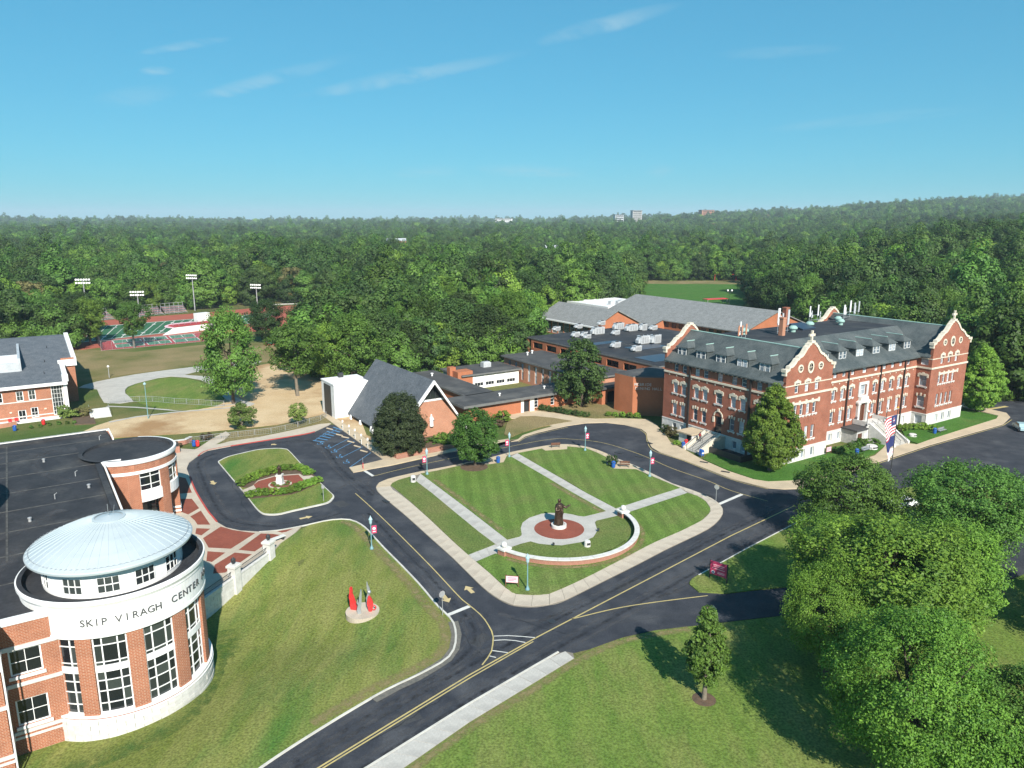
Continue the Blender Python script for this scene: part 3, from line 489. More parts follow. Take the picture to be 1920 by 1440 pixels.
def arrow(p,q,w=.55):
    (ax,ay),(bx,by)=p,q; d=math.hypot(bx-ax,by-ay); ux,uy=(bx-ax)/d,(by-ay)/d; nx_,ny_=-uy,ux
    f=lambda s,t:(ax+ux*s+nx_*t*w,ay+uy*s+ny_*t*w,LIFT+.004)
    k=MB(); k.face([f(0,-.45),f(d*.55,-.45),f(d*.55,.45),f(0,.45)]); k.face([f(d*.55,-1.05),f(d,0),f(d*.55,1.05)])
    return struct(k.build('lane_arrow','line_tan'))
arrow((-7.57,74.65),(-6.73,72.97)); arrow((-4.27,75.07),(-5.19,76.66)); arrow((-47.06,111.02),(-45.98,109.33)); arrow((-29.06,95.85),(-27.55,96.79)); arrow((-42.90,130.32),(-43.97,130.65)); arrow((20.62,71.96),(21.54,71.63),.7)
mark('crossing_stripe','line_yellow',([(102.39,156.12),(108.59,158.94)],.9),z=.03)
# accessible parking bays
mark('bay_line','line_blue',*[(l,.12) for l in ([(-35.71,135.81),(-33.69,142.13)],[(-32.65,128.05),(-30.47,134.40)],[(-31.35,126.17),(-29.11,132.67)],[(-29.39,122.84),(-26.92,129.02)],[(-26.86,117.46),(-24.84,125.55)],[(-36.60,133.01),(-35.72,138.34)])],z=.024)
for i in range(7): mark('bay_hatching','line_blue',([(a_[0]+(b_[0]-a_[0])*i/6.,a_[1]+(b_[1]-a_[1])*i/6.) for a_,b_ in (((-36.90,133.01),(-35.27,142.13)),((-34.57,131.99),(-32.87,139.83)))],.32),z=.024)
sheet('gravel_strip',[(-36.02,148.25),(-34.60,152.29),(-30.65,146.52),(-27.55,136.13),(-25.47,133.93),(-24.68,130.06),(-28.99,137.03)],'dirt',.13,0)
for (x,y) in ((-35.11,130.99),(-33.09,128.70),(-31.45,126.17),(-29.82,123.13),(-27.99,120.23)):
    k=MB(); T=[(x+.42*math.cos(a*PI/8)*1.1,y+.55*math.sin(a*PI/8)) for a in range(-9,6)]; ribbon(k,T,.11,.027)
    ribbon(k,[(x-.1,y+1.2),(x-.05,y+.3),(x+.45,y+.25),(x+.6,y-.45)],.12,.028); k.lathe([(.16,.029),(.001,.029)],10,x-.1,y+1.35,cap=False)
    struct(k.build('wheelchair_symbol','line_blue'))
# wear: sealed cracks, patches, covers and gutter grates
rw=random.Random(5)
def crack(a,b,w=.05,j=.5,m='crack_seal'):
    n=max(3,int(math.hypot(b[0]-a[0],b[1]-a[1])/.8)); P_=[]
    for i in range(n+1): t=i/n; P_.append((a[0]+(b[0]-a[0])*t+rw.uniform(-j,j)*.35,a[1]+(b[1]-a[1])*t+rw.uniform(-j,j)*.35))
    k=MB(); ribbon(k,P_,w,.021); return struct(k.build('sealed_crack',m))
for a,b,m in (((-47.26,116.65),(-35.97,96.42),'tar'),((-32.91,122.25),(-22.14,104.54),'tar'),((-26.86,111.51),(-19.43,98.34),'asphalt_old'),((0.00,69.69),(5.26,66.66),'tar'),((2.22,70.75),(11.15,75.31),'asphalt_old'),((8.65,68.65),(18.87,70.75),'asphalt_old'),((-10.89,51.23),(-5.93,56.58),'tar'),((-5.33,67.65),(-3.00,62.97),'tar'),((17.97,83.22),(32.01,95.48),'tar'),((-15.07,89.38),(-9.88,79.75),'asphalt_old'),((12.38,71.85),(13.96,69.69),'asphalt_old'),((32.14,98.34),(40.72,103.46),'tar'),((-32.88,93.66),(-23.70,97.37),'asphalt_old'),((-43.49,104.54),(-50.76,116.65),'asphalt_old')): crack(a,b,rw.uniform(.04,.09),.6,m)
def wear(name,pts,w,m,z=.0195,zf=None,parent=None):
    pts=resample(sm(pts,4,False),.7); k=MB(); ribbon(k,pts,w,z,zf=zf); me=k.mesh(name,m,uv=False); u=me.uv_layers.new(name='across').data
    for p in me.polygons:
        for li,val in zip(p.loop_indices,(0,0,1,1)): u[li].uv=(val*.999,0)
    return put(me,name,parent) if parent else struct(put(me,name))
MAINR=[(-15.37,46.28),(-10.18,51.98),(-3.77,58.84),(2.05,64.59),(6.20,68.45),(16.31,77.79),(27.80,88.40),(39.76,98.73)]; LFT=[(-19.43,98.34),(-14.85,90.21),(-9.18,80.16),(-5.23,72.74),(-3.24,68.65),(-2.86,65.71),(-3.97,62.28),(-6.61,58.84),(-11.33,53.66),(-15.94,48.31)]; LOOP=[(-23.83,97.95),(-28.59,93.66),(-34.31,93.66),(-39.13,96.04),(-44.67,104.54),(-49.87,114.03),(-52.81,119.95),(-52.13,124.63),(-46.15,129.02),(-39.57,133.01),(-34.29,129.67),(-28.00,116.65),(-20.56,104.54)]
for pts_,o_ in ((MAINR,-1.0),(MAINR,-2.6),(MAINR,1.1),(MAINR,2.7),(LFT,.0),(LFT,-1.6),(LOOP,.8),(LOOP,-.9)): wear('tyre_track',offset(pts_,o_),.75,'tyre_wear')
for pts_,o_ in ((MAINR,-1.8),(MAINR,1.9),(LFT,-.8),(LOOP,0)): wear('oil_track',offset(pts_,o_),.6,'oil_stain',.0185)
for q in ([(-6.13,67.65),(-4.93,69.69),(-3.05,70.75)],[(-1.39,70.75),(2.18,69.17),(6.75,71.85)],[(15.62,74.12),(19.64,76.53),(23.39,81.80)],[(30.65,91.05),(35.87,98.34),(36.37,104.54)],[(-27.67,104.54),(-24.92,110.29),(-20.56,114.03)],[(-20.76,105.65),(-22.43,110.29),(-21.00,116.65),(-14.37,119.95)]): wear('tyre_track',q,.9,'tyre_wear')
wear('dry_lawn_edge',offset(LEDGE[6:60],1.0),1.5,'dry_edge',.045,dip)
wear('dry_lawn_edge',[(6.12+10.95*math.cos(R(t)),91.89+10.95*math.sin(R(t))) for t in range(-128,22,6)],.9,'dry_edge',.165)
wear('dry_lawn_edge',[(-7.53,48.03),(-3.02,53.13),(2.10,58.07),(5.92,61.94),(10.89,65.52),(17.71,67.65)],1.2,'dry_edge',.068)
wear('dry_lawn_edge',[(6.17,109.79),(8.33,105.56),(10.66,101.38),(12.72,97.94)],1.2,'dry_edge',.163); wear('dry_lawn_edge',[(-12.15,111.18),(-8.82,105.31),(-4.84,97.94),(-1.50,91.86)],1.2,'dry_edge',.163)
wear('lush_turf',[(-30.25,70.75),(-27.13,61.26),(-26.77,55.15),(-29.73,51.23),(-34.77,49.16)],4.5,'dark_turf',.05,dip)
for p,w,d,a in (((-3.12,65.71),2.2,1.3,50),((13.19,77.16),3.4,1.2,33),((-24.59,101.35),2.4,1.6,-50),((-8.73,53.79),2.6,1.1,33),((39.94,103.46),3,1.5,33)):
    c_,s_=math.cos(R(a)),math.sin(R(a)); q=[(p[0]+x*c_-y*s_,p[1]+x*s_+y*c_) for x,y in ((-w/2,-d/2),(w/2,-d/2),(w/2,d/2),(-w/2,d/2))]; sheet('asphalt_patch',q,'asphalt_old',.0165,0)
for p in ((4.08,69.17),(-20.94,102.39),(23.29,89.38)): struct(MB().lathe([(.36,.01),(.36,.026),(.01,.027)],20,*p,cap=False).build('manhole_cover','dark_metal'))
for p,a in (((32.33,119.95),-30),((34.56,115.06),-30),((25.16,130.99),-60),((-18.27,102.18),-50),((18.70,125.24),-30),((22.00,123.13),-30),((29.10,104.54),-40)):
    k=MB(); c_,s_=math.cos(R(a)),math.sin(R(a)); T=lambda x,y,z,p=p,c_=c_,s_=s_:(p[0]+x*c_-y*s_,p[1]+x*s_+y*c_,z); k.box(-.7,.7,-.3,.3,.02,.145,T=T); struct(k.build('drain_grate','dark_metal'))
# far sports grounds
def quadpt(q,s,t):
    a,b,c,d=q; return tuple((a[i]*(1-s)+b[i]*s)*(1-t)+(d[i]*(1-s)+c[i]*s)*t for i in (0,1))
FQ=[(-143.61,245.36),(-101.34,293.83),(-103.57,328.62),(-159.12,284.75)]
sheet('running_track',sm([(-145.79,232.81),(-156.28,248.70),(-172.02,284.75),(-168.14,300.20),(-132.58,330.57),(-111.24,353.61),(-92.15,358.14),(-79.96,340.67),(-73.77,306.85),(-81.91,284.75),(-95.57,270.77),(-120.68,253.30),(-134.84,232.81)],3),'track',.06,-.5)
sheet('football_turf',FQ,'turf',.09,-.2)
k=MB()
for i in range(0,21):
    s=i/20; ribbon(k,[quadpt(FQ,s,.03),quadpt(FQ,s,.97)],.2 if i%2 else .32,.11)
for t in (.03,.97): ribbon(k,[quadpt(FQ,0,t),quadpt(FQ,1,t)],.8,.115)
for i in range(2,19,2):
    for t in (.2,.8): a=quadpt(FQ,i/20-.008,t); b=quadpt(FQ,i/20+.008,t); ribbon(k,[a,b],2.2,.118)
struct(k.build('yard_lines','line_white'))
e=quadpt(FQ,.5,.5); struct(MB().prism([(e[0]+7*math.cos(a*PI/16),e[1]+9*math.sin(a*PI/16)) for a in range(32)],0,.13).build('midfield_emblem','pink_sign'))
TQ=[(-128.72,230.83),(-98.73,253.30),(-109.22,270.77),(-139.76,248.70)]
sheet('tennis_court_surround',TQ,'court_red',.12,-.3)
for s0,s1 in ((.12,.34),(.37,.56),(.59,.80)):
    for t0,t1 in ((.08,.42),(.55,.9)):
        q=[quadpt(TQ,s0,t0),quadpt(TQ,s1,t0),quadpt(TQ,s1,t1),quadpt(TQ,s0,t1)]
        sheet('tennis_court',q,'court_green',.15,0); k=MB()
        for a,b in ((0,1),(1,2),(2,3),(3,0)): ribbon(k,[q[a],q[b]],.3,.17)
        ribbon(k,[quadpt(q,.5,0),quadpt(q,.5,1)],.25,.17); struct(k.build('court_lines','line_white'))
sheet('tennis_court_surround',[(-80.70,239.97),(-73.26,244.26),(-80.76,266.84),(-85.33,263.01)],'court_red',.12,-.3); sheet('tennis_court',[(-80.16,242.10),(-76.59,245.36),(-80.45,253.30),(-83.36,250.98)],'court_green',.16,0)

# ------------------------------------------------------------- wall, window and band helpers (building-local coordinates)
def wall(mb,p0,p1,z0,z1,holes=(),depth=.22,mi=0,ri=None):
    L=math.hypot(p1[0]-p0[0],p1[1]-p0[1]); d=((p1[0]-p0[0])/L,(p1[1]-p0[1])/L); n=(d[1],-d[0])
    P=lambda s,z,k=0:(p0[0]+d[0]*s-n[0]*k,p0[1]+d[1]*s-n[1]*k,z)
    S=sorted({0,L,*[h[0] for h in holes],*[h[1] for h in holes]}); Z=sorted({z0,z1,*[h[2] for h in holes],*[h[3] for h in holes]})
    S=[s for s in S if -1e-6<=s<=L+1e-6]; Z=[z for z in Z if z0-1e-6<=z<=z1+1e-6]
    for a,b in zip(S,S[1:]):
        run=None
        for c,e in zip(Z,Z[1:]):
            m=((a+b)/2,(c+e)/2)
            if any(h[0]<m[0]<h[1] and h[2]<m[1]<h[3] for h in holes):
                if run: mb.face([P(a,run[0]),P(b,run[0]),P(b,run[1]),P(a,run[1])],mi); run=None
            else: run=(run[0],e) if run else (c,e)
        if run: mb.face([P(a,run[0]),P(b,run[0]),P(b,run[1]),P(a,run[1])],mi)
    ri=mi if ri is None else ri
    for a,b,c,e in holes:
        c=max(c,z0); e=min(e,z1)
        mb.face([P(a,c),P(a,c,depth),P(a,e,depth),P(a,e)],ri); mb.face([P(b,c,depth),P(b,c),P(b,e),P(b,e,depth)],ri)
        mb.face([P(a,e,depth),P(b,e,depth),P(b,e),P(a,e)],ri); mb.face([P(a,c),P(b,c),P(b,c,depth),P(a,c,depth)],ri)
WM={}
def win_mesh(w,h,cols,rows,fw=.09,bar=.05,fm='white_paint'):
    key=('w',round(w,2),round(h,2),cols,rows,fw,fm)
    if key not in WM:
        m=MB(); x=w/2
        m.box(-x,-x+fw,.0,.09,0,h); m.box(x-fw,x,.0,.09,0,h); m.box(-x+fw,x-fw,.0,.09,0,fw); m.box(-x+fw,x-fw,.0,.09,h-fw,h)
        for i in range(1,cols): q=-x+w*i/cols; m.box(q-bar/2,q+bar/2,.012,.08,fw,h-fw)
        for j in range(1,rows): q=h*j/rows; m.box(-x+fw,x-fw,.02,.075,q-bar/2,q+bar/2)
        WM[key]=m.mesh('window',fm)
    return WM[key]
def pane_mesh(w,h,gm):
    key=('p',round(w,2),round(h,2),gm)
    if key not in WM: WM[key]=MB().box(-w/2+.03,w/2-.03,.05,.065,.03,h-.03).mesh('pane',gm)
    return WM[key]
def blk(key,fn,m,name):
    if key not in WM:
        b=MB(); fn(b); WM[key]=b.mesh(name,m)
    return WM[key]
def window(parent,p0,p1,s,w,z0,z1,cols=1,rows=2,gm='glass_main',depth=.14,sill=None,lintel=None,sm_='stone_white',fm='white_paint',fw=.09,name='window'):
    L=math.hypot(p1[0]-p0[0],p1[1]-p0[1]); d=((p1[0]-p0[0])/L,(p1[1]-p0[1])/L); n=(d[1],-d[0])
    loc=(p0[0]+d[0]*s-n[0]*depth,p0[1]+d[1]*s-n[1]*depth,z0); h=z1-z0
    o=put(win_mesh(w,h,cols,rows,fw=fw,fm=fm),name,parent,loc,math.atan2(d[1],d[0]))
    put(pane_mesh(w,h,gm),'pane',o)
    if sill: put(blk(('sill',round(w,2),depth,sm_,sill),lambda b:(b.box(-w/2-.25,w/2+.25,-depth-.14,-depth+.1,-.24,-.02),sill>1 and (b.box(-w/2-.1,-w/2+.12,-depth-.10,-depth+.05,-.42,-.24),b.box(w/2-.12,w/2+.1,-depth-.10,-depth+.05,-.42,-.24))),sm_,'window_sill'),'window_sill',o)
    if lintel=='hood':
        put(blk(('hood',round(w,2),round(h,2),depth),lambda b:b.vprism([(-w/2-.32,h-.35),(-w/2,h-.35),(-w/2,h+.03),(w/2,h+.03),(w/2,h-.35),(w/2+.32,h-.35),(w/2+.32,h+.33),(w/2+.05,h+.33),(w/2+.05,h+.45),(.22,h+.45),(.22,h+.62),(-.22,h+.62),(-.22,h+.45),(-w/2-.05,h+.45),(-w/2-.05,h+.33),(-w/2-.32,h+.33)],-depth-.09,-depth+.06),'stone_cream','window_lintel'),'window_lintel',o)
    if lintel=='keys':
        for x,dz in ((-w/2-.02,0),(0,.12),(w/2+.02,0)):
            put(blk(('key',depth),lambda b:b.vprism([(-.12,0),(.12,0),(.17,.5),(.08,.58),(-.08,.58),(-.17,.5)],-depth-.09,-depth+.06),'stone_cream','keystone'),'keystone',o,(x,0,h-.12+dz))
    return o
def bands(mb,path,z0,z1,proud,mi=0):       # a moulding along an open run of walls
    O=offset_mitre(path,proud); I=offset_mitre(path,-.08)
    for i in range(len(path)-1):
        a,b,c,d=O[i],O[i+1],I[i+1],I[i]
        mb.face([(*a,z0),(*b,z0),(*b,z1),(*a,z1)],mi); mb.face([(*a,z1),(*b,z1),(*c,z1),(*d,z1)],mi); mb.face([(*d,z0),(*c,z0),(*b,z0),(*a,z0)],mi)
    for i in (0,-1): a,d=O[i],I[i]; mb.face([(*d,z0),(*a,z0),(*a,z1),(*d,z1)],mi)
def offset_mitre(path,k):
    out=[]; n=len(path)
    for i in range(n):
        nn=[]
        for a,b in ((i-1,i),(i,i+1)):
            if a>=0 and b<n:
                dx,dy=path[b][0]-path[a][0],path[b][1]-path[a][1]; l=math.hypot(dx,dy); nn.append((dy/l,-dx/l))
        if len(nn)==1: m=nn[0]; s=1
        else:
            m=(nn[0][0]+nn[1][0],nn[0][1]+nn[1][1]); l=math.hypot(*m) or 1; m=(m[0]/l,m[1]/l); s=1/max(.3,m[0]*nn[0][0]+m[1]*nn[0][1])
        out.append((path[i][0]+m[0]*k*s,path[i][1]+m[1]*k*s))
    return out
def arc(mb,r0,r1,a0,a1,z0,z1,n=6,mi=0,cx=0,cy=0):
    q=[(math.cos(R(a0+(a1-a0)*i/n)),math.sin(R(a0+(a1-a0)*i/n))) for i in range(n+1)]
    P=lambda k,r,z:(cx+q[k][0]*r,cy+q[k][1]*r,z)
    for i in range(n):
        mb.face([P(i,r1,z0),P(i+1,r1,z0),P(i+1,r1,z1),P(i,r1,z1)],mi); mb.face([P(i,r1,z1),P(i+1,r1,z1),P(i+1,r0,z1),P(i,r0,z1)],mi)
        mb.face([P(i,r0,z0),P(i+1,r0,z0),P(i+1,r1,z0),P(i,r1,z0)],mi)
    mb.face([P(0,r0,z0),P(0,r1,z0),P(0,r1,z1),P(0,r0,z1)],mi); mb.face([P(n,r1,z0),P(n,r0,z0),P(n,r0,z1),P(n,r1,z1)],mi)
    return mb
def letter_mesh(ch,size,m,ext=.03):
    key=('L',ch,size,m)
    if key not in WM:
        cu=bpy.data.curves.new('letter','FONT'); cu.body=ch; cu.size=size; cu.extrude=ext; cu.align_x='CENTER'; cu.resolution_u=3; cu.offset=.004*size
        ob=bpy.data.objects.new('tmp',cu); COL.objects.link(ob)
        dg=bpy.context.evaluated_depsgraph_get(); me=bpy.data.meshes.new_from_object(ob.evaluated_get(dg)); bpy.data.objects.remove(ob); bpy.data.curves.remove(cu)
        me.materials.clear(); me.materials.append(MATS[m]); WM[key]=me
    return WM[key]
def letter(ch,size,m,parent,loc,rz):
    o=put(letter_mesh(ch,size,m),'letter',parent,loc); o.rotation_euler=(R(90),0,rz); return o

# ------------------------------------------------------------- arts centre with the domed rotunda
A_SV=33.5
SV=thing('arts_center','arts center with white friezed rotunda, pale metal dome and black flat roof','building',(-35.01,60.82,0),R(A_SV))
def wa(a): return a-A_SV                 # world bearing to building-local
b=MB()
foot=[(-45,-4.8),(2.3,-4.8),(2.3,34.3),(4.6,34.3),(4.6,51.5),(-45,51.5)]
f=[(s,s+1.9,z0,z1) for s in (36.75,) for z0,z1 in ((.55,2.75),(5.0,7.1))]
wall(b,(-45,-4.8),(2.3,-4.8),-3,9.6,[(36.7,38.9,.5,2.8),(36.7,38.9,4.9,7.1)])
wall(b,(2.3,-4.8),(2.3,34.3),-3,9.6); wall(b,(2.3,34.3),(4.6,34.3),-1,9.6); wall(b,(4.6,34.3),(4.6,51.5),-1,9.6); wall(b,(4.6,51.5),(-45,51.5),-1,9.6); wall(b,(-45,51.5),(-45,-4.8),-3,9.6)
wall(b,(-30,-7.6),(-8.75,-7.6),-3,9.6); wall(b,(-8.75,-7.6),(-8.75,-4.8),-3,9.6)
b.build('wall','brick_center',SV)
b=MB(); b.prism([(-44.8,-4.6),(2.1,-4.6),(2.1,34.5),(4.4,34.5),(4.4,51.3),(-44.8,51.3)],9.2,9.45); b.prism([(-30,-7.4),(-8.95,-7.4),(-8.95,-4.6),(-30,-4.6)],9.2,9.44); b.build('roof','roof_black',SV)
for v in (3,9.5,16,22.5,29,35.5,42,47.5): MB().box(-44.5,1.6 if v<34 else 4,v-.09,v+.09,9.44,9.475).build('roof_seam','roof_seam',SV)
for u in (-33,-20,-8): MB().box(u-.1,u+.1,8,51,9.46,9.49).build('roof_seam','roof_seam',SV)
b=MB(); b.box(1.35,2.05,7,34.2,9.45,9.85); b.box(-44.5,4.2,50.4,51.1,9.45,9.8); b.build('parapet_flashing','roof_black',SV)
b=MB()
bands(b,[(-8.75,-4.8),(-3,-4.8)],9.35,9.95,.14); bands(b,[(2.3,6),(2.3,34.3),(4.3,34.3)],9.55,9.92,.06); bands(b,[(4.6,45.5),(4.6,51.5),(-30,51.5)],9.55,9.92,.06); bands(b,[(-30,-7.6),(-8.75,-7.6),(-8.75,-4.8)],9.35,9.95,.14)
b.build('coping','white_paint',SV)
b=MB(); W=[(-30,-7.6),(-8.75,-7.6),(-8.75,-4.8)]
for z0,z1,pr in ((7.15,7.5,.1),(4.0,4.3,.12),(-.15,.12,.12),(-.6,-.4,.06)):
    for run,k in (([(-8.75,-4.8),(-4.9,-4.8)],0),(W,.01)): b=MB(); bands(b,run,z0,z1,pr+k); b.build('string_course','stone_white',SV)
b=MB(); bands(b,[(2.3,34.3),(4.6,34.3)],7.9,8.3,.05); b.build('string_course','stone_white',SV)
for z0,z1 in ((.5,2.8),(4.9,7.1)):
    o=window(SV,(-45,-4.8),(2.3,-4.8),37.8,2.2,z0,z1,2,2,'glass_dark',.12,fw=.12)
    MB().box(-1.25,1.25,-.3,0,-.22,-.01).build('window_sill','white_paint',o)
for v in (-6.2,): MB().tube([(-8.6,-7.75,-2.5),(-8.6,-7.75,9.3)],.07,8).build('downpipe','white_paint',SV)
# rotunda base: core and coursed blocks
arc(MB(),6.2,7.16,0,360,-3,.02,48).build('rotunda_base','joint',SV)
h=.38
BLK={}
for r in range(5):
    z=-2.15+r*.42; n=34
    for i in range(n):
        a=-160+(i+.5*(r%2))*360/n
        if wa(a)+A_SV>62: continue
        if r not in BLK: BLK[r]=arc(MB(),7.1,7.24,-180/n+.12,180/n-.12,z,z+.40,2).mesh('stone_block','stone_white')
        o=put(BLK[r],'stone_block',SV,(0,0,0),R(wa(a))); s=1+random.uniform(-.004,.004); o.scale=(s,s,1)
b=MB(); b.lathe([(7.1,-.04),(7.3,.0),(7.3,.07),(7.22,.09),(7.1,.09)],72); b.build('base_moulding','white_paint',SV)
b=MB(); b.lathe([(7.1,.09),(7.17,.09),(7.17,.22),(7.1,.22)],72); b.build('brick_band','paver',SV)
b=MB(); b.lathe([(7.1,.22),(7.26,.22),(7.26,.36),(7.0,.36)],72); b.build('sill_moulding','white_paint',SV)
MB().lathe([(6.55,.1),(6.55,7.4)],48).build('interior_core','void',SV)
piers=[-84.4,-53.2,-21.9,9.4,40.7]
for p in piers: arc(MB(),6.6,7.06,wa(p-5),wa(p+5),.36,7.32,3).build('pier','brick_center',SV)
arc(MB(),6.6,7.0,wa(-117),wa(-107.2),-1,7.32,3).build('pier','brick_center',SV)
def big_window(a0,a1):
    w=MB(); rr=6.84
    cols=[0,.27,.73,1]; bw=.012*2*PI*rr
    A=lambda t:a0+(a1-a0)*t
    w_=.42
    for t in cols: c=max(a0+w_,min(a1-w_,A(t))); arc(w,rr-.1,rr,wa(c-w_),wa(c+w_),.36,7.3,1)
    for z,hh in ((.36,.14),(1.25,.07),(2.35,.07),(3.3,.07),(4.95,.07),(6.45,.07),(7.12,.18)): arc(w,rr-.09,rr-.012,wa(a0),wa(a1),z,z+hh,5)
    arc(w,rr-.1,rr+.03,wa(a0),wa(a1),4.1,4.68,5)
    o=w.build('window','white_paint',SV)
    Z=[(.5,1.25),(1.32,2.35),(2.42,3.3),(3.37,4.1),(4.68,4.95),(5.02,6.45),(6.52,7.12)]
    Z=[(.5,1.25),(1.32,2.35),(2.42,3.3),(3.37,4.1),(4.68,4.95),(5.02,6.45),(6.52,7.12)]
    for i in range(3):
        for z0,z1 in Z: arc(MB(),rr-.09,rr-.075,wa(A(cols[i])),wa(A(cols[i+1])),z0,z1,3).build('pane','glass_dark',o)
for a0,a1 in ((-107,-89.5),(-79.3,-58.3),(-48.1,-27),(-16.8,4.3),(14.5,35.6)): big_window(a0,a1)
b=MB(); b.lathe([(6.7,7.28),(7.13,7.3),(7.2,7.36),(7.2,7.62),(7.16,7.64),(7.16,9.75),(7.22,9.8),(7.22,10.0),(7.32,10.2),(7.38,10.3),(7.38,10.62),(7.26,10.66)],96,cap=False); b.build('frieze','white_paint',SV,smooth=False)
b=MB(); b.lathe([(7.27,10.655),(6.9,10.66),(6.9,9.95),(5.3,9.98)],72,cap=False); b.build('rotunda_roof','roof_black',SV)
b=MB(); b.lathe([(5.41,9.9),(5.41,12.5)],72,cap=False); b.lathe([(5.46,9.95),(5.46,10.2),(5.41,10.22)],72,cap=False); b.build('clerestory_wall','white_paint',SV)
for k in range(12):
    c=-96+29.5*k
    if c>240: break
    w=MB(); 
    for t in (-8.6,-2.9,2.9,8.2): arc(w,5.42,5.50,wa(c+t),wa(c+t+.6),10.3,11.75,1)
    for z in (10.3,10.98,11.66): arc(w,5.42,5.49,wa(c-8.6),wa(c+8.8),z,z+.08,4)
    o=w.build('clerestory_window','white_paint',SV); arc(MB(),5.40,5.44,wa(c-8.4),wa(c+8.6),10.34,11.7,4).build('pane','glass_dark',o)
dome=MB(); dome.lathe([(5.4,12.3),(6.3,12.35),(6.5,12.42),(6.53,12.6),(6.45,12.68),(5.1,13.38),(3.6,14.02),(2.2,14.5),(1.25,14.75),(.9,14.83),(.01,14.98)],96,cap=False)
D=dome.build('dome','dome_metal',SV)
pr=[(6.44,12.69),(5.1,13.40),(3.6,14.04),(2.2,14.52),(1.28,14.76)]
seam=MB()
for (r0,z0),(r1,z1) in zip(pr,pr[1:]): seam.box(0,1,-.011,.011,0,1,T=lambda x,y,z,r0=r0,z0=z0,r1=r1,z1=z1:(r0+(r1-r0)*x,y,z0+(z1-z0)*x-.02+.05*z))
sme=seam.mesh('seam','seam_metal')
for k in range(48): put(sme,'seam',D,(0,0,0),R(k*7.5))
b=MB(); b.lathe([(1.28,14.74),(1.3,14.83),(1.1,14.86)],40,cap=False); b.build('cap_ring','seam_metal',D)
b=MB(); pts=[(6.2*math.cos(k*PI/90),6.2*math.sin(k*PI/90),12.86+.08*(k%2)) for k in range(181)]; b.tube(pts,.018,4,cap=False); b.build('snow_guard','galv',D)
MB().tube([(0,0,14.9),(0,0,16.0)],.022,6).build('lightning_rod','steel',D); MB().tube([(.4,.3,14.9),(.55,.35,15.7)],.014,6).build('lightning_rod','steel',D)
txt=[('SKIP',-82.4,4.2),('VIRAGH',-61.5,4.86),('CENTER',-25.6,4.94),('FOR',8.5,5.0)]
for wd,a0,st in txt:
    for i,ch in enumerate(wd):
        a=R(wa(a0+st*i)); letter(ch,.86,'letter_grey',SV,(7.19*math.cos(a),7.19*math.sin(a),8.44),a+PI/2)
# curved entrance pavilion
ec=(5.6,38.8); er=5.8
b=MB(); b.lathe([(er,8.3),(er,9.3)],56,*ec,cap=False); b.lathe([(er,4.05),(er,8.3)],10,*ec,a0=-126,a1=-85.5,cap=False); b.lathe([(er,4.05),(er,8.3)],24,*ec,a0=27,a1=100,cap=False)
b.build('pavilion_wall','brick_center',SV)
for a0,a1 in ((-126,-85.5),(-58,-44),(-17,-1),(27,42),(70,100)): arc(MB(),er-.9,er+.06,a0,a1,-.6,8.3,3,cx=ec[0],cy=ec[1]).build('pier','brick_center',SV)
for a0,a1 in ((-58,-44),(-17,-1)):
    w=arc(MB(),er-.9,er+.12,a0-1,a1+1,.9,1.15,3,cx=ec[0],cy=ec[1]); arc(w,er-.9,er+.12,a0-1,a1+1,.35,.6,3,cx=ec[0],cy=ec[1]); w.build('pier_band','white_paint',SV)
for a0,a1 in ((-85.5,-58),(-44,-17),(-1,27)):
    w=MB(); arc(w,er-.2,er+.1,a0,a1,4.05,5.5,4,cx=ec[0],cy=ec[1]); w.build('spandrel_panel','white_paint',SV)
    w=MB()
    for t in (0,.5,1): c=a0+(a1-a0-1)*t; arc(w,er-.2,er-.1,c,c+1,5.5,7.95,1,cx=ec[0],cy=ec[1])
    for z in (5.5,6.2,7.3,7.86): arc(w,er-.19,er-.11,a0,a1,z,z+.09,3,cx=ec[0],cy=ec[1])
    o=w.build('window','white_paint',SV); arc(MB(),er-.2,er-.17,a0,a1,5.5,7.9,4,cx=ec[0],cy=ec[1]).build('pane','glass_dark',o)
b=MB(); b.lathe([(er-.1,7.92),(er+.1,7.92),(er+.1,8.32),(er-.1,8.32)],40,*ec,a0=-127,a1=100,cap=False); b.build('string_course','white_paint',SV)
b=MB(); b.lathe([(er-.1,9.3),(er+.12,9.3),(er+.18,9.5),(er+.18,9.92),(er-.12,9.93)],56,*ec,a0=-127,a1=70,cap=False); b.build('coping','white_paint',SV)
b=MB(); b.lathe([(er+.02,9.9),(er-.5,9.9),(er-.55,9.6),(.01,9.6)],56,*ec,cap=False); b.build('roof','roof_black',SV)
MB().lathe([(3.4,-.5),(3.4,4.1)],32,*ec).build('portal_shade_core','glass_dark',SV); MB().lathe([(er-.3,4.03),(.01,4.04)],40,*ec,cap=False).build('soffit','roof_tar',SV)  # inner cylinder's dark colour stands in for the shade deep in the open portal
# auditorium drum at the far west of the roof
ac=(-21.3,20.3)
b=MB(); b.lathe([(11,9),(11,15.6)],64,*ac,cap=False); b.build('auditorium_drum','brick_center',SV)
b=MB(); b.lathe([(11.1,15.2),(11.1,16),(.01,16)],64,*ac,cap=False); b.build('auditorium_roof','roof_black',SV)
for (u,v) in ((-3.5,24),(-1.0,31.5),(3.0,47.2)): MB().tube([(u,v,9.4),(u,v,10.0),(u+.25,v,10.15)],.06,6).build('roof_vent','galv',SV)

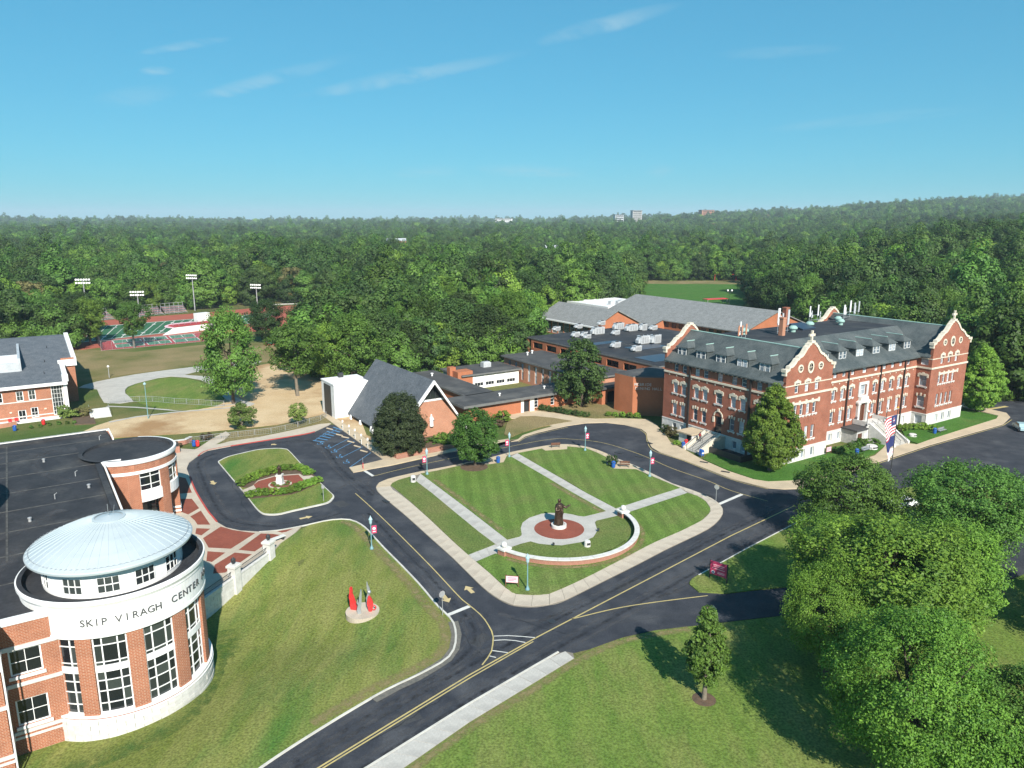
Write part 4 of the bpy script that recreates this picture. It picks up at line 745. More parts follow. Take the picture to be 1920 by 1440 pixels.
for pts_,w_ in (([(-30,30),(-18,31),(-6,29)],3.0),([(-12,12),(-7,16),(-3,20)],2.2),([(-25,44),(-12,45),(0,44)],2.5),([(-14,2),(-9,6),(-7,11)],1.8),([(-2,30),(-5,38),(-3,47)],1.6)): wear('ponding_stain',pts_,w_,'tyre_wear',9.462,parent=SV)
b=MB(); b.box(-12,-10.6,26,27.2,9.4,9.95); b.box(-12.1,-10.5,25.9,27.3,9.95,10.05); b.build('roof_hatch','galv',SV)
for (u,v) in ((-6,18),(-4,40),(-14,36),(-16,47),(0,26)): MB().lathe([(.16,9.44),(.14,9.75),(.2,9.78),(.2,9.9),(.05,9.95)],10,u,v).build('drain_vent','galv',SV)

# retaining wall with piers, railing and lanterns
RW=thing('retaining_wall','white stone retaining wall with two lantern piers beside the brick plaza','wall',(-29.6,84.5,0))
w0=(0,0); w1=(-1.9,-6.4); w2=(-3.9,-12.9)
def seg(mb,a,b,z0,z1,t,mi=0):
    L=math.hypot(b[0]-a[0],b[1]-a[1]); d=((b[0]-a[0])/L,(b[1]-a[1])/L); n=(-d[1],d[0])
    mb.box(0,L,-t/2,t/2,z0,z1,mi,T=lambda x,y,z:(a[0]+d[0]*x+n[0]*y,a[1]+d[1]*x+n[1]*y,z))
for a,bq in ((w0,w1),(w1,w2)):
    b=MB(); seg(b,a,bq,-2.6,.45,.42); b.build('wall_core','joint',RW)
    L=math.hypot(bq[0]-a[0],bq[1]-a[1]); d=((bq[0]-a[0])/L,(bq[1]-a[1])/L)
    for r in range(7):
        n=6; off=(r%2)*.5
        for i in range(n+1):
            s0=max(0,(i-off)*L/n)+.012; s1=min(L,(i+1-off)*L/n)-.012
            if s1-s0<.1: continue
            p=(a[0]+d[0]*s0,a[1]+d[1]*s0); q=(a[0]+d[0]*s1,a[1]+d[1]*s1); m=MB(); seg(m,p,q,-2.4+r*.40,-2.4+r*.40+.385,.5+random.uniform(0,.03)); m.build('stone_block','stone_white',RW)
    b=MB(); seg(b,a,bq,.42,.56,.62); b.build('coping','stone_white',RW)
    b=MB(); nseg=int(L/.16)
    seg(b,a,bq,.68,.72,.04); seg(b,a,bq,1.2,1.25,.05)
    for i in range(1,nseg): s=L*i/nseg; x,y=a[0]+d[0]*s,a[1]+d[1]*s; b.box(x-.012,x+.012,y-.012,y+.012,.56,1.2)
    b.build('railing','dark_metal',RW)
for (x,y) in (w0,w1):
    pz=put(None,'lantern_pier',RW,(x,y,0)); pz.rotation_euler=(0,0,R(73))
    m=MB(); m.box(-.5,.5,-.5,.5,-2.6,1.65); m.box(-.62,.62,-.62,.62,1.65,1.9); m.box(-.5,.5,-.5,.5,1.9,2.0); m.build('pier_shaft','stone_white',pz)
    m=MB(); m.lathe([(.16,2.0),(.1,2.08),(.1,2.15),(.24,2.2),(.26,2.5),(.3,2.53),(.12,2.7),(.02,2.85)],8); m.build('lantern','dark_metal',pz)

# ------------------------------------------------------------- old red brick school building
A_M=32.9
MN=thing('school_building','four-storey red brick school building with stone-trimmed curved gables and slate roof','building',(44.32,118.0,0),R(A_M))
UW,UE=12.2,44.7; UR=58.0; VF=3.3; VR=.35; VB=27.5; ZE=14.3; ZS=2.4
def hole(s,w,z0,z1): return (s-w/2,s+w/2,z0,z1)
F3=(11.95,13.35); F2=(7.85,9.85); F1=(3.65,5.85); F0=(.55,1.95)
walls={
 'west':((0,VB),(0,0),[VB-v for v in (24.4,22.3,19.1,17.0,13.7,10.45,8.35,5.15,3.05)],None,None),
}
segs=[('west',(0,VB),(0,0)),('gable_w',(0,0),(UW,0)),('ret_w',(UW,0),(UW,VF)),('front',(UW,VF),(UE,VF)),('ret_e',(UE,VF),(UE,VR)),('gable_e',(UE,VR),(UR,VR)),('east',(UR,VR),(UR,VB)),('back',(UR,VB),(0,VB))]
wins={k:[] for k,_,_ in segs}
def addw(k,s,w,fl,cols,rows,sill,lin): wins[k].append((s,w,*fl,cols,rows,sill,lin))
for v in (24.4,22.3,19.1,17.0,13.7,10.45,8.35,5.15,3.05):
    s=VB-v; addw('west',s,1.1,F3,1,2,0,None); addw('west',s,1.15 if v!=13.7 else 1.5,F2,1,2,2,'hood')
    if v!=13.7: addw('west',s,1.1,F1,1,2,2,'keys')
for v in (24.2,22.2,9.6,7.6,5.1,3.0): addw('west',VB-v,1.0,F0,1,1,0,None)
for k,o,g in (('gable_w',0,0),('gable_e',.35,.2)):
    for s in (2.95,5.6,8.25): addw(k,s+o+.3*(k=='gable_e'),1.05,(12.1+g,13.8+g),1,2,0,'hood')
    for s in (3.0,4.65,6.35,8.05): addw(k,s+o,.95,(8.15+g,10.1+g),1,2,2,None); addw(k,s+o,.95,(3.75+g,6.05+g),1,2,2,None)
    for s in (3.4,5.9,8.4): addw(k,s+o,1.0,(.45,2.05),1,1,0,None)
for u in (15.5,18.2,20.85,23.5,27.15,30.85,33.55,36.3,39.05,41.7):
    s=u-UW; addw('front',s,1.1 if u!=27.15 else 1.3,(12.3,13.95),1,2,0,None)
    if u!=27.15: addw('front',s,1.1,(8.15,10.1),1,2,2,'hood'); addw('front',s,1.1,(3.95,6.1),1,2,2,'keys')
    if u not in (23.5,27.15,30.85): addw('front',s,1.0,F0,1,1,0,None)
addw('front',27.15-UW,1.9,(8.1,10.1),2,2,1,None)
for fl,l in (((12.2,13.8),None),((8.0,10.1),'hood'),((3.8,6.0),'keys')): addw('ret_e',1.5,1.5,fl,1,2,2 if l else 0,l)
addw('ret_e',1.5,1.5,(.3,2.1),1,1,0,None)
for s in (3,7,11,15,19,23):
    for fl in (F3,F2,F1): addw('east',s,1.1,fl,1,2,1,None)
doors={'west':hole(VB-13.55,1.7,2.45,5.6),'front':hole(27.2-UW,2.0,3.0,6.4)}
bw=MB(); bs=MB()
for k,p,q in segs:
    H=[hole(s,w,z0,z1) for s,w,z0,z1,*_ in wins[k]]
    up=[h for h in H if h[2]>2.3]+([doors[k]] if k in doors else []); lo=[h for h in H if h[2]<2.3]
    wall(bw,p,q,ZS,ZE,up,.3); 
    d=(q[0]-p[0],q[1]-p[1]); L=math.hypot(*d); n=(d[1]/L*.07,-d[0]/L*.07)
    wall(bs,(p[0]+n[0],p[1]+n[1]),(q[0]+n[0],q[1]+n[1]),-.6,ZS,lo,.3)
bw.build('wall','brick_main',MN); bs.build('stone_base','stone_white',MN)
for k,p,q in segs:
    for s,w,z0,z1,c,r,si,li in wins[k]: window(MN,p,q,s,w,z0,z1,c,r,'glass_main',.2 if z0>2.3 else .15,sill=si,lintel=li)
path=[(0,VB),(0,0),(UW,0),(UW,VF),(UE,VF),(UE,VR),(UR,VR),(UR,VB)]
for nm,z0,z1,pr,m in (('water_table',2.36,2.56,.13,'stone_white'),('belt_course',11.5,11.82,.16,'stone_cream'),('attic_band',13.42,13.58,.05,'stone_cream')):
    b=MB(); bands(b,path,z0,z1,pr); b.build(nm,m,MN)
# small stone diamonds in the brick and eave brackets
b=MB()
for i in range(14):
    v=1.4+i*1.9; b.vprism([(-.13,0),(0,-.16),(.13,0),(0,.16)],-.05,.02) if 0 else None
    b.box(-.06,.02,v-.11,v+.11,11.08,11.3)
for i in range(16): u=13.6+i*2.0; b.box(u-.11,u+.11,VF-.06,VF+.02,11.08,11.3)
b.build('stone_inlay','stone_cream',MN)
brk=MB().box(-.45,0,-.12,.12,-.45,0).mesh('eave_bracket','dark_metal')
for i in range(28): put(brk,'eave_bracket',MN,(0,.6+i*.96,ZE-.42))
brk2=MB().box(-.12,.12,-.45,0,-.45,0).mesh('eave_bracket','stone_cream')
for i in range(34): put(brk2,'eave_bracket',MN,(UW+.5+i*.96,VF,ZE-.3))
# roofs
def gable_roof(name,u0,u1,ur,v0,v1,ze,zr,m='slate',over=.55,t=.22):
    sl=(zr-ze)/(ur-u0); sr=(zr-ze)/(u1-ur); b=MB()
    for (ua,za) in ((u0-over,ze-over*sl),(u1+over,ze-over*sr)):
        q=[(ua,v0,za),(ua,v1,za),(ur,v1,zr),(ur,v0,zr)]
        if ua>ur: q=[q[3],q[2],q[1],q[0]]
        q=q[::-1]
        b.face(q); b.face([(x,y,z-t) for x,y,z in q][::-1])
        b.face([(ua,v0,za-t),(ua,v1,za-t),(ua,v1,za),(ua,v0,za)] if ua>ur else [(ua,v1,za-t),(ua,v0,za-t),(ua,v0,za),(ua,v1,za)])
        for v,s in ((v0,1),(v1,-1)): b.face([(ua,v,za-t),(ur,v,zr-t),(ur,v,zr),(ua,v,za)][::s])
    return b.build(name,m,MN)
ZR=19.1
gable_roof('wing_roof',0,UW,6.1,.35,VB-.3,ZE,ZR); gable_roof('wing_roof',UE,UR,51.35,VR+.35,VB-.3,ZE+.05,ZR+.3)
b=MB(); zt=18.5; vt=11.2; b.face([(8,VF-.85,13.85),(50,VF-.85,13.85),(50,vt,zt),(8,vt,zt)]); b.face([(8,VF-.85,13.6),(50,VF-.85,13.6),(50,VF-.85,13.85),(8,VF-.85,13.85)]); b.face([(8,VB-3,zt-.2),(50,VB-3,zt-.2),(50,VB+.5,14.2),(8,VB+.5,14.2)]); b.build('main_roof','slate',MN)
b=MB(); b.face([(8,vt,zt),(50,vt,zt),(50,VB-3,zt-.2),(8,VB-3,zt-.2)]); b.build('flat_roof','roof_black',MN)
for p,q in (((6.1,.6,ZR+.02),(6.1,VB-.5,ZR+.02)),((51.35,.9,ZR+.32),(51.35,VB-.5,ZR+.32))): MB().tube([p,q],.13,6).build('ridge_cap','copper_green',MN)
b=MB(); b.box(6.1,6.35,VB-.4,VB,14,14.1); 
# curved gables with stone coping, cross and round windows
def half(k=1.): return [(6.1,ZE-.4),(6.1,15.3),(6.32,15.35),(6.32,16.15),(5.55,16.25),(5.45,16.7),(4.9,16.75),(4.55,16.95),(4.1,17.3),(3.75,17.75),(3.3,17.85),(3.2,18.1),(2.6,18.25),(2.2,18.55),(1.75,19.05),(1.35,19.55),(1.0,19.75),(.9,20.0),(.45,20.1),(.4,20.35)]
def gable(uc,v,hw,dz,front=True,th=.55):
    kx=hw/6.1; pts=[(x*kx,z+dz) for x,z in half()]
    full=[(-x,z) for x,z in pts]+pts[::-1]
    gb=put(None,'gable',MN,(uc,v,0))
    MB().vprism(full,0,th).build('gable_wall','brick_main',gb)
    run=[(-x,z) for x,z in pts[2:]]+pts[2:][::-1]
    b=MB()
    def nrm(i):
        a=run[max(i-1,0)]; c=run[min(i+1,len(run)-1)]; dx,dz_=c[0]-a[0],c[1]-a[1]; l=math.hypot(dx,dz_) or 1; return (-dz_/l,dx/l)
    O=[(p[0]+nrm(i)[0]*.2,p[1]+nrm(i)[1]*.2) for i,p in enumerate(run)]; I_=[(p[0]-nrm(i)[0]*.18,p[1]-nrm(i)[1]*.18) for i,p in enumerate(run)]
    for i in range(len(run)-1):
        for y,fl in ((-.12,0),(th+.12,1)):
            q=[(I_[i][0],y,I_[i][1]),(I_[i+1][0],y,I_[i+1][1]),(O[i+1][0],y,O[i+1][1]),(O[i][0],y,O[i][1])]; b.face(q[::-1] if fl else q)
        b.face([(O[i][0],-.12,O[i][1]),(O[i+1][0],-.12,O[i+1][1]),(O[i+1][0],th+.12,O[i+1][1]),(O[i][0],th+.12,O[i][1])]); b.face([(I_[i+1][0],-.12,I_[i+1][1]),(I_[i][0],-.12,I_[i][1]),(I_[i][0],th+.12,I_[i][1]),(I_[i+1][0],th+.12,I_[i+1][1])])
    for s in (-1,1): b.box(s*6.32*kx-.3,s*6.32*kx+.3,-.2,th+.2,15.95+dz,16.45+dz)
    b.box(-.5,.5,-.15,th+.15,20.2+dz,20.6+dz); b.build('coping','stone_cream',gb)
    b=MB(); zc=20.6+dz; y=th/2
    b.box(-.16,.16,y-.14,y+.14,zc,zc+1.45); b.box(-.5,.5,y-.135,y+.135,zc+.75,zc+1.08)
    for x,z in ((-.5,zc+.915),(.5,zc+.915),(0,zc+1.45)): b.box(x-.17,x+.17,y-.16,y+.16,z-.2,z+.2)
    if front: b.build('cross','stone_cream',gb)
    if front:
        for x,kind in ((-2.65*kx,0),(0,1),(2.65*kx,0)):
            z=16.2+dz; r=.42 if not kind else .5; b=MB(); n=20
            ro=[(x+(r+.26)*math.cos(a*2*PI/n)*(1.05 if kind else 1),z+(r+(.42 if kind else .26))*math.sin(a*2*PI/n)*(1.15 if kind else 1)) for a in range(n)]
            ri=[(x+r*math.cos(a*2*PI/n),z+(r*(1.35 if kind else 1))*math.sin(a*2*PI/n)) for a in range(n)]
            for i in range(n):
                j=(i+1)%n; b.face([(ro[i][0],-.1,ro[i][1]),(ro[j][0],-.1,ro[j][1]),(ri[j][0],-.1,ri[j][1]),(ri[i][0],-.1,ri[i][1])][::-1]); b.face([(ro[j][0],-.1,ro[j][1]),(ro[i][0],-.1,ro[i][1]),(ro[i][0],.0,ro[i][1]),(ro[j][0],.0,ro[j][1])][::-1])
            b.box(x-.035,x+.035,-.06,-.03,z-r*1.2,z+r*1.2); b.box(x-r,x+r,-.06,-.03,z-.035,z+.035)
            w=b.build('round_window','stone_cream',gb)
            p=MB(); p.face([(a,-.02,c) for a,c in ri]); p.build('pane','glass_hall',w)
    return gb
gable(6.1,-.02,6.1,0); gable(51.35,VR-.02,6.65,.35); gable(6.1,VB-.5,6.1,-.1,False); gable(51.35,VB-.5,6.65,.2,False)
# dormers
def dormer_mesh():
    w,dp=1.35,3.0
    f=MB(); f.box(-w,w,0,dp,0,1.75); r=MB()
    o=.22; zt=1.72; zr_=2.75
    A,B_,C_,D_=(-w-o,-o,zt),(w+o,-o,zt),(w+o,dp+.8,zt),(-w-o,dp+.8,zt); E_,F_=(0,1.1,zr_),(0,dp+1.6,zr_)
    r.face([A,B_,E_]); r.face([B_,C_,F_,E_]); r.face([D_,A,E_,F_]); r.box(-w-o,w+o,-o,dp,zt-.1,zt-.01)
    c=MB(); c.tube([(0,1.1,zr_+.03),(0,dp+1.5,zr_+.03)],.09,6)
    return f.mesh('dormer','slate'),r.mesh('dormer_roof','slate'),c.mesh('ridge_cap','copper_green')
dm=dormer_mesh()
def dormer(loc,rz):
    o=put(dm[0],'dormer',MN,loc,rz); put(dm[1],'dormer_roof',o); put(dm[2],'ridge_cap',o)
    for x in (-.58,.58): w=put(win_mesh(.95,1.4,1,2),'window',o,(x,-.06,.22)); 
    p=MB
    put(blk(('dp',),lambda b:(b.box(-1.0,-.16,-.02,-.008,.26,1.56),b.box(.16,1.0,-.02,-.008,.26,1.56)),'glass_main','pane'),'pane',o)
    return o
for v in (24.2,19.45,14.75,9.95,5.2): dormer((1.15,v,14.85),-PI/2)
for u in (17.1,22.4,27.7,33.0,38.3,43.5): dormer((u,5.05,14.95),0)
# roof equipment on the flat roof
for i,(u,v,s) in enumerate(((13.8,20.5,1.0),(24.5,17.5,1.0),(32.5,19.5,1.0),(41.5,18.5,.9),(45,21.5,.9))):
    b=MB(); b.lathe([(.5*s,zt-.1),(.5*s,zt+.5),(.85*s,zt+.55),(.85*s,zt+.8),(.5*s,zt+1.15),(.1,zt+1.2)],16,u,v); b.build('roof_ventilator','copper_green',MN)
b=MB(); b.box(27.6,31.6,17.5,20.7,zt-.2,zt+.2); b.face([(27.5,17.4,zt+.2),(31.7,17.4,zt+.2),(31.7,20.8,zt+.95),(27.5,20.8,zt+.95)]); b.face([(31.7,20.8,zt),(27.5,20.8,zt),(27.5,20.8,zt+.95),(31.7,20.8,zt+.95)]); b.build('skylight','solar',MN)
for (u,v,w,h,m) in ((18.6,15.6,.42,3.3,'brick_pale'),(29.6,23.3,.5,3.8,'brick_main')): 
    b=MB(); b.box(u-w,u+w,v-.45,v+.45,zt-.5,zt+h); b.box(u-w-.08,u+w+.08,v-.53,v+.53,zt+h-.15,zt+h+.1); b.build('chimney',m,MN)
# doors, stairs and entrances
o=put(win_mesh(1.7,3.1,1,2,fm='door_brown'),'door',MN,(.25,13.55,2.45),-PI/2); put(pane_mesh(1.7,3.1,'glass_hall'),'pane',o)
b=MB(); n=10
arcp=[(math.cos(PI*i/n),math.sin(PI*i/n)) for i in range(n+1)]
b.vprism([(1.05*x,1.0+1.05*y) for x,y in arcp]+[(-.85,1.0)]+[(.85*x,1.0+.85*y) for x,y in arcp[::-1]][1:-1]+[(.85,1.0)],-.1,.12)
b.box(-1.25,-.85,-.1,.1,-.2,.8); b.box(.85,1.25,-.1,.1,-.2,.8); b.box(-.2,.2,-.16,.1,1.9,2.4); o=b.build('door_surround','stone_cream',MN,loc=(-.02,13.55,4.6),rz=-PI/2)
def steps(name,u,v,rz,n,w,rise,run,mat_,side,top=0):
    s=put(None,name,MN,(u,v,0),rz)
    for i in range(n): MB().box(-w/2,w/2,-(n-i)*run,0,0 if i==0 else i*rise,(i+1)*rise).build('step',mat_,s)
    L=n*run; zt_=n*rise
    for x in (-w/2-.5,w/2):
        b=MB(); b.box(0,1,0,1,0,1,T=lambda a,c,d,x=x:(x+.5*a,-L-.3+(L+.3)*c,d*(.55+(zt_+.45-.55)*c))); b.build('stair_wall',side,s)
    for x in (-w/2+.1,0,w/2-.1):
        b=MB(); b.tube([(x,-L,.95),(x,-.1,zt_+.95)],.035,6)
        for c in (.02,.5,.98): b.tube([(x,-L+L*c,zt_*c),(x,-L+L*c,zt_*c+.95)],.03,6)
        b.build('handrail','dark_metal',s)
    return s
# west stair runs down along the facade; east stair comes straight out
b=MB(); b.box(-1.25,-.08,11.6,15.6,0,2.38); b.build('west_landing','stone_cream',MN)
steps('west_stair',-1.25,13.6,-PI/2,14,3.0,.17,.35,'concrete_grey','stone_cream')
b=MB(); b.box(-3.6,-.1,16.2,19.4,0,2.0); b.build('areaway_room','stone_white',MN); b=MB(); b.box(-4.0,-.1,15.9,19.7,2.0,2.2); b.build('areaway_roof','concrete_tan',MN); MB().box(-3.66,-3.58,16.4,17.4,.05,1.85).build('door','void',MN)
b=MB(); b.box(24.8,30.9,.6,VF-.08,0,3.0); b.box(24.7,31.0,.5,VF-.08,3.0,3.12); b.build('front_landing','stone_white',MN)
steps('front_stair',28.3,.5,0,17,4.0,.177,.28,'concrete_grey','stone_white')
b=MB(); b.box(21.6,24.75,.2,VF-.08,0,2.55); b.build('areaway_room','stone_grey',MN); MB().box(21.3,24.8,0,VF-.09,2.55,2.85).build('areaway_roof','roof_tar',MN); MB().box(21.9,23.1,.12,.22,.05,2.1).build('door','door_brown',MN); MB().box(24,24.5,.14,.21,.9,1.8).build('window','white_paint',MN)
for x in (24.75,30.95):
    b=MB(); b.box(x-.05,x+.05,.55,VF-.1,3.12,3.9); b.build('parapet','stone_white',MN)
    b=MB(); b.lathe([(.18,3.1),(.12,3.4),(.06,3.6),(.05,5.6),(.12,5.7)],10,x,.4); b.build('lamp_post','dark_metal',MN); MB().lathe([(.05,5.7),(.24,5.85),(.24,6.0),(.05,6.2)],10,x,.4).build('lamp_globe','white_paint',MN)
o=put(win_mesh(1.9,3.3,2,1,fm='door_brown'),'door',MN,(27.2,VF+.2,3.05)); put(pane_mesh(1.9,3.3,'door_brown'),'pane',o)
b=MB()
for s in (-1,1): b.box(27.2+s*1.35-.3,27.2+s*1.35+.3,VF-.45,VF,3.12,6.5); b.box(27.2+s*1.35-.4,27.2+s*1.35+.4,VF-.55,VF,6.4,6.7)
b.vprism([(27.2-1.95,6.7),(27.2+1.95,6.7),(27.2+1.95,7.0),(27.2+1.3,7.25),(27.2+1.1,7.9),(27.2-1.1,7.9),(27.2-1.3,7.25),(27.2-1.95,7.0)],VF-.6,VF-.01)
for s in (-1,1): b.box(27.2+s*1.25-.28,27.2+s*1.25+.28,VF-.15,VF,7.9,10.4)
b.box(27.2-1.5,27.2+1.5,VF-.18,VF,10.12,10.65); b.vprism([(25.95,6.0),(26.15,6.4),(26.6,6.75),(27.8,6.75),(28.25,6.4),(28.45,6.0),(28.45,6.8),(25.95,6.8)],VF-.3,VF-.02)
b.build('entrance_portal','stone_white',MN)
for k,(u,v) in enumerate(((-.1,20.7),(-.1,6.8))): b=MB(); b.box(u-.22,u,v-.18,v+.18,.2,13.6); b.build('downpipe','pipe',MN)
for u in (22.1,32.3,40.4): MB().box(u-.13,u+.13,VF-.26,VF-.02,.2,13.7).build('downpipe','pipe',MN)
for uo,v in ((5.6,0),(51.1,VR)):
    b=MB(); 
    for s,(x0,x1,z0,z1) in enumerate(((-2.6,2.6,6.75,6.87),(-2.6,2.6,7.35,7.47),(-2.6,-2.48,6.87,7.35),(2.48,2.6,6.87,7.35),(-1.3,-1.2,6.87,7.35),(1.2,1.3,6.87,7.35),(-.05,.05,6.87,7.35))): b.box(uo+x0,uo+x1,v-.05,v+.02,z0,z1)
    b.build('brick_panel','brick_main',MN)
    b=MB(); b.box(uo-3.4,uo+3.4,v-.12,v+.02,10.12,10.5)
    for x in (-3.4,-1.7,0,1.7,3.4): b.box(uo+x-.25,uo+x+.25,v-.125,v+.02,10.0,10.75)
    b.build('window_lintel','stone_cream',MN)
# sunken area by the west stair
b=MB(); b.box(-4.2,-4.0,4.6,11.4,.1,1.2); b.box(-4.2,-.1,4.5,4.62,.1,1.2); b.build('areaway_fence','dark_metal',MN); MB().box(-4.0,-.1,4.7,11.5,.12,.17).build('areaway_floor','roof_black',MN)

# mobile phone aerials, each rig a thing of its own
def aerial(name,label,u,v,z,spec,group='phone aerials on the school roof'):
    c=math.cos(R(A_M)); s=math.sin(R(A_M)); t=thing(name,label,'antenna',(44.32+u*c-v*s,118+u*s+v*c,z),R(A_M),group)
    spec=[(x,y,h*.8,w*.85,'hvac' if m=='white_paint' and i%2 else m) for i,(x,y,h,w,m) in enumerate(spec)]; b=MB()
    for x,y,h,w,m in spec: b.tube([(x,y,0),(x,y,h*.92)],.05,6)
    xs_=[q[0] for q in spec]; b.box(min(xs_)-.1,max(xs_)+.1,-.05,.05,.4,.48); b.box(min(xs_)-.1,max(xs_)+.1,-.04,.04,1.5,1.57); b.build('frame','steel',t)
    for x,y,h,w,m in spec:
        MB().box(x-w,x+w,y-.16,y-.04,h*.35,h).build('panel_antenna',m,t)
    for x,y,h,w,m in spec[:2]: MB().box(x+.2,x+.6,y,y+.3,h*.4,h*.6).build('radio_unit','white_paint',t)
    return t
aerial('roof_antenna','cluster of red painted phone aerials on the school roof above the western dormers',8.6,16.8,18.2,((-.9,0,3.2,.2,'brick_pale'),(-.3,.4,3.4,.2,'brick_pale'),(.3,.2,3.4,.2,'brick_pale'),(.9,-.2,3.8,.22,'brick_pale'),(.5,.8,4.2,.15,'white_paint')))
aerial('roof_antenna','tall white phone aerials beside the pink brick chimney on the school roof',21.5,17.6,18.4,((-1.6,0,6.2,.35,'white_paint'),(-.6,.3,4.2,.2,'hvac'),(.3,.5,4.8,.2,'hvac'),(1.6,.2,5.6,.3,'white_paint')))
aerial('roof_antenna','loose group of slim white phone aerials mid-roof left of the thick bunch',42.5,25,18.3,((-2.6,0,4.4,.18,'white_paint'),(-1.2,.5,3.0,.14,'hvac'),(.2,0,4.6,.18,'white_paint'),(1.6,.4,2.6,.15,'hvac')))
aerial('roof_antenna','thick bunch of tall white phone aerials nearest the eastern cross gable',51.2,22.6,18.6,((-2.6,0,4.0,.28,'white_paint'),(-1.4,.5,3.2,.2,'hvac'),(-.2,.2,5.0,.24,'white_paint'),(.6,-.3,4.4,.26,'white_paint'),(1.8,.3,3.4,.2,'hvac'),(2.8,.1,4.6,.22,'white_paint')))

# ------------------------------------------------------------- other buildings on the campus grid
AC=R(33.5); CU,SU=math.cos(AC),math.sin(AC)
def cw(u,v): return (44.32+u*CU-v*SU,118+u*SU+v*CU)
def bld(name,label,cat,u,v,group=None): return thing(name,label,cat,(*cw(u,v),0),AC,group)
def flat_block(t,w,d,h,wm,holes={},over=.0,fas=.45,rm='roof_tar',z0=-.3,fm='fascia'):
    b=MB(); P=[(0,0),(w,0),(w,d),(0,d)]
    for k in range(4): wall(b,P[k],P[(k+1)%4],z0,h,holes.get(k,[]),.25)
    b.build('wall',wm,t)
    if over or fas:
        b=MB(); b.box(-over,w+over,-over,d+over,h,h+fas); b.build('fascia',fm,t)
    MB().box(-over+.12,w+over-.12,-over+.12,d+over-.12,h+fas-.05,h+fas+.03).build('roof',rm,t)
    return P
# chapel: steep A-frame
CH=bld('chapel','A-frame chapel with blue-grey shingle roof and brick gable bearing a white figure','chapel',-40.1,47.1)
HWD,ZA,ZB=7.7,11.2,.9; L0,L1=-1.7,25.0
b=MB(); t=.35
for s in (-1,1):
    q=[(s*HWD,L0+1.6,ZB),(s*HWD,L1+1,ZB),(0,L1,ZA),(0,L0,ZA)]
    if s<0: q=q[::-1]
    b.face(q); b.face([(x*.965,y,z-t) for x,y,z in q][::-1]); b.face([(s*HWD,L0+1.6,ZB-t*.4),(s*HWD,L1+1,ZB-t*.4),(s*HWD,L1+1,ZB),(s*HWD,L0+1.6,ZB)][::s])
b.build('roof','shingle_blue',CH)
b=MB()
for s in (-1,1):
    def T(x,y,z,s=s): return (s*(HWD*x),L0-.08+1.62*x+.5*y,ZA+.02-(ZA-ZB)*x-.62*z)
    b.box(0,1.0,0,1,-.02,1,T=T)
b.build('rake_board','white_paint',CH)
gw=[(-HWD+.75,-.2),(HWD-.75,-.2),(HWD-.75,1.1),(2.75,7.0),(-2.75,7.0),(-HWD+.75,1.1)]
MB().vprism(gw,.05,.4).build('gable_wall','brick_pale',CH)
MB().box(-2.7,2.7,-.05,.4,7.0,7.3).build('transom','white_paint',CH)
MB().vprism([(-2.55,7.3),(2.55,7.3),(0,10.6)],.25,.32).build('gable_glazing','glass_dark',CH)
for x in (-1.1,0,1.1): MB().box(x-.05,x+.05,.12,.22,7.3,10.5-abs(x)*1.35).build('mullion','dark_metal',CH)
for s in (-1,1):
    MB().box(s*(HWD-1.3),s*(HWD-1.0),.4,L1,-.2,1.0).build('side_wall','brick_pale',CH)
    for v in (4.5,10,15.5,20.5):
        MB().vprism([(-.5,0),(.5,0),(0,1.0)],-.15,.15).build('buttress','white_paint',CH,loc=(s*(HWD+.25),v,0),rz=PI/2)
dr=put(None,'side_porch',CH,(-HWD+.35,6.8,0),-PI/2)
m=MB()
for s in (-1,1): m.face([(0,-1.0,4.6),(s*1.7,-1.35,.35),(s*1.7,2.0,.35),(0,3.2,4.6)][::s]); m.face([(0,-1.0,4.4),(s*1.6,-1.35,.3),(s*1.6,2.0,.3),(0,3.2,4.4)][::-s])
m.build('porch_roof','shingle_blue',dr); MB().vprism([(-1.4,0),(1.4,0),(0,3.9)],-.55,-.5).build('porch_glazing','glass_hall',dr); MB().box(-1.7,-1.3,-1.2,-.8,0,.9).build('porch_pier','white_paint',dr); MB().box(1.3,1.7,-1.2,-.8,0,.9).build('porch_pier','white_paint',dr)
b=MB(); b.box(-10.4,-2.5,22.6,30,-.3,7.0); b.build('sacristy_block','white_paint',CH); b=MB(); b.box(-10.5,-2.4,22.5,30.1,7.0,7.25); b.build('sacristy_coping','white_paint',CH); MB().box(-10.46,-10.38,24.5,28.5,.1,6.6).build('sacristy_door','dark_metal',CH)
MB().box(-7,-6,28.6,29.4,7.2,8.2).build('roof_vent','dark_metal',CH)
fg=thing('wall_statue','white robed figure mounted on the chapel brick gable','statue',(*cw(-40.1,47.05),2.1),AC)
b=MB(); b.lathe([(.36,0),(.42,.15),(.34,.8),(.38,1.3),(.40,1.6),(.30,1.85),(.13,1.95),(.16,2.1),(.17,2.2),(.12,2.34),(.01,2.4)],16)
b.tube([(-.3,-.05,1.65),(-.42,-.2,1.25),(-.1,-.32,1.35)],[.11,.1,.07],8); b.tube([(.3,-.05,1.65),(.42,-.2,1.25),(.1,-.32,1.35)],[.11,.1,.07],8); o=b.build('robed_figure','white_paint',fg,smooth=True)
PLT=thing('planter_wall','low red brick planter wall on the corner beneath the dark conical tree','planter',(*cw(-51.3,38.6),0),AC)
b=MB(); b.box(0,11.2,0,.4,0,.75); b.box(0,.4,.4,5.4,0,.75); b.build('wall','planter_brick',PLT); b=MB(); b.box(-.06,11.26,-.06,.46,.75,.83); b.box(-.06,.46,.46,5.4,.75,.83); b.build('coping','brick_pale',PLT); MB().box(.4,11.2,.4,7.5,0,.6).build('soil','soil',PLT)

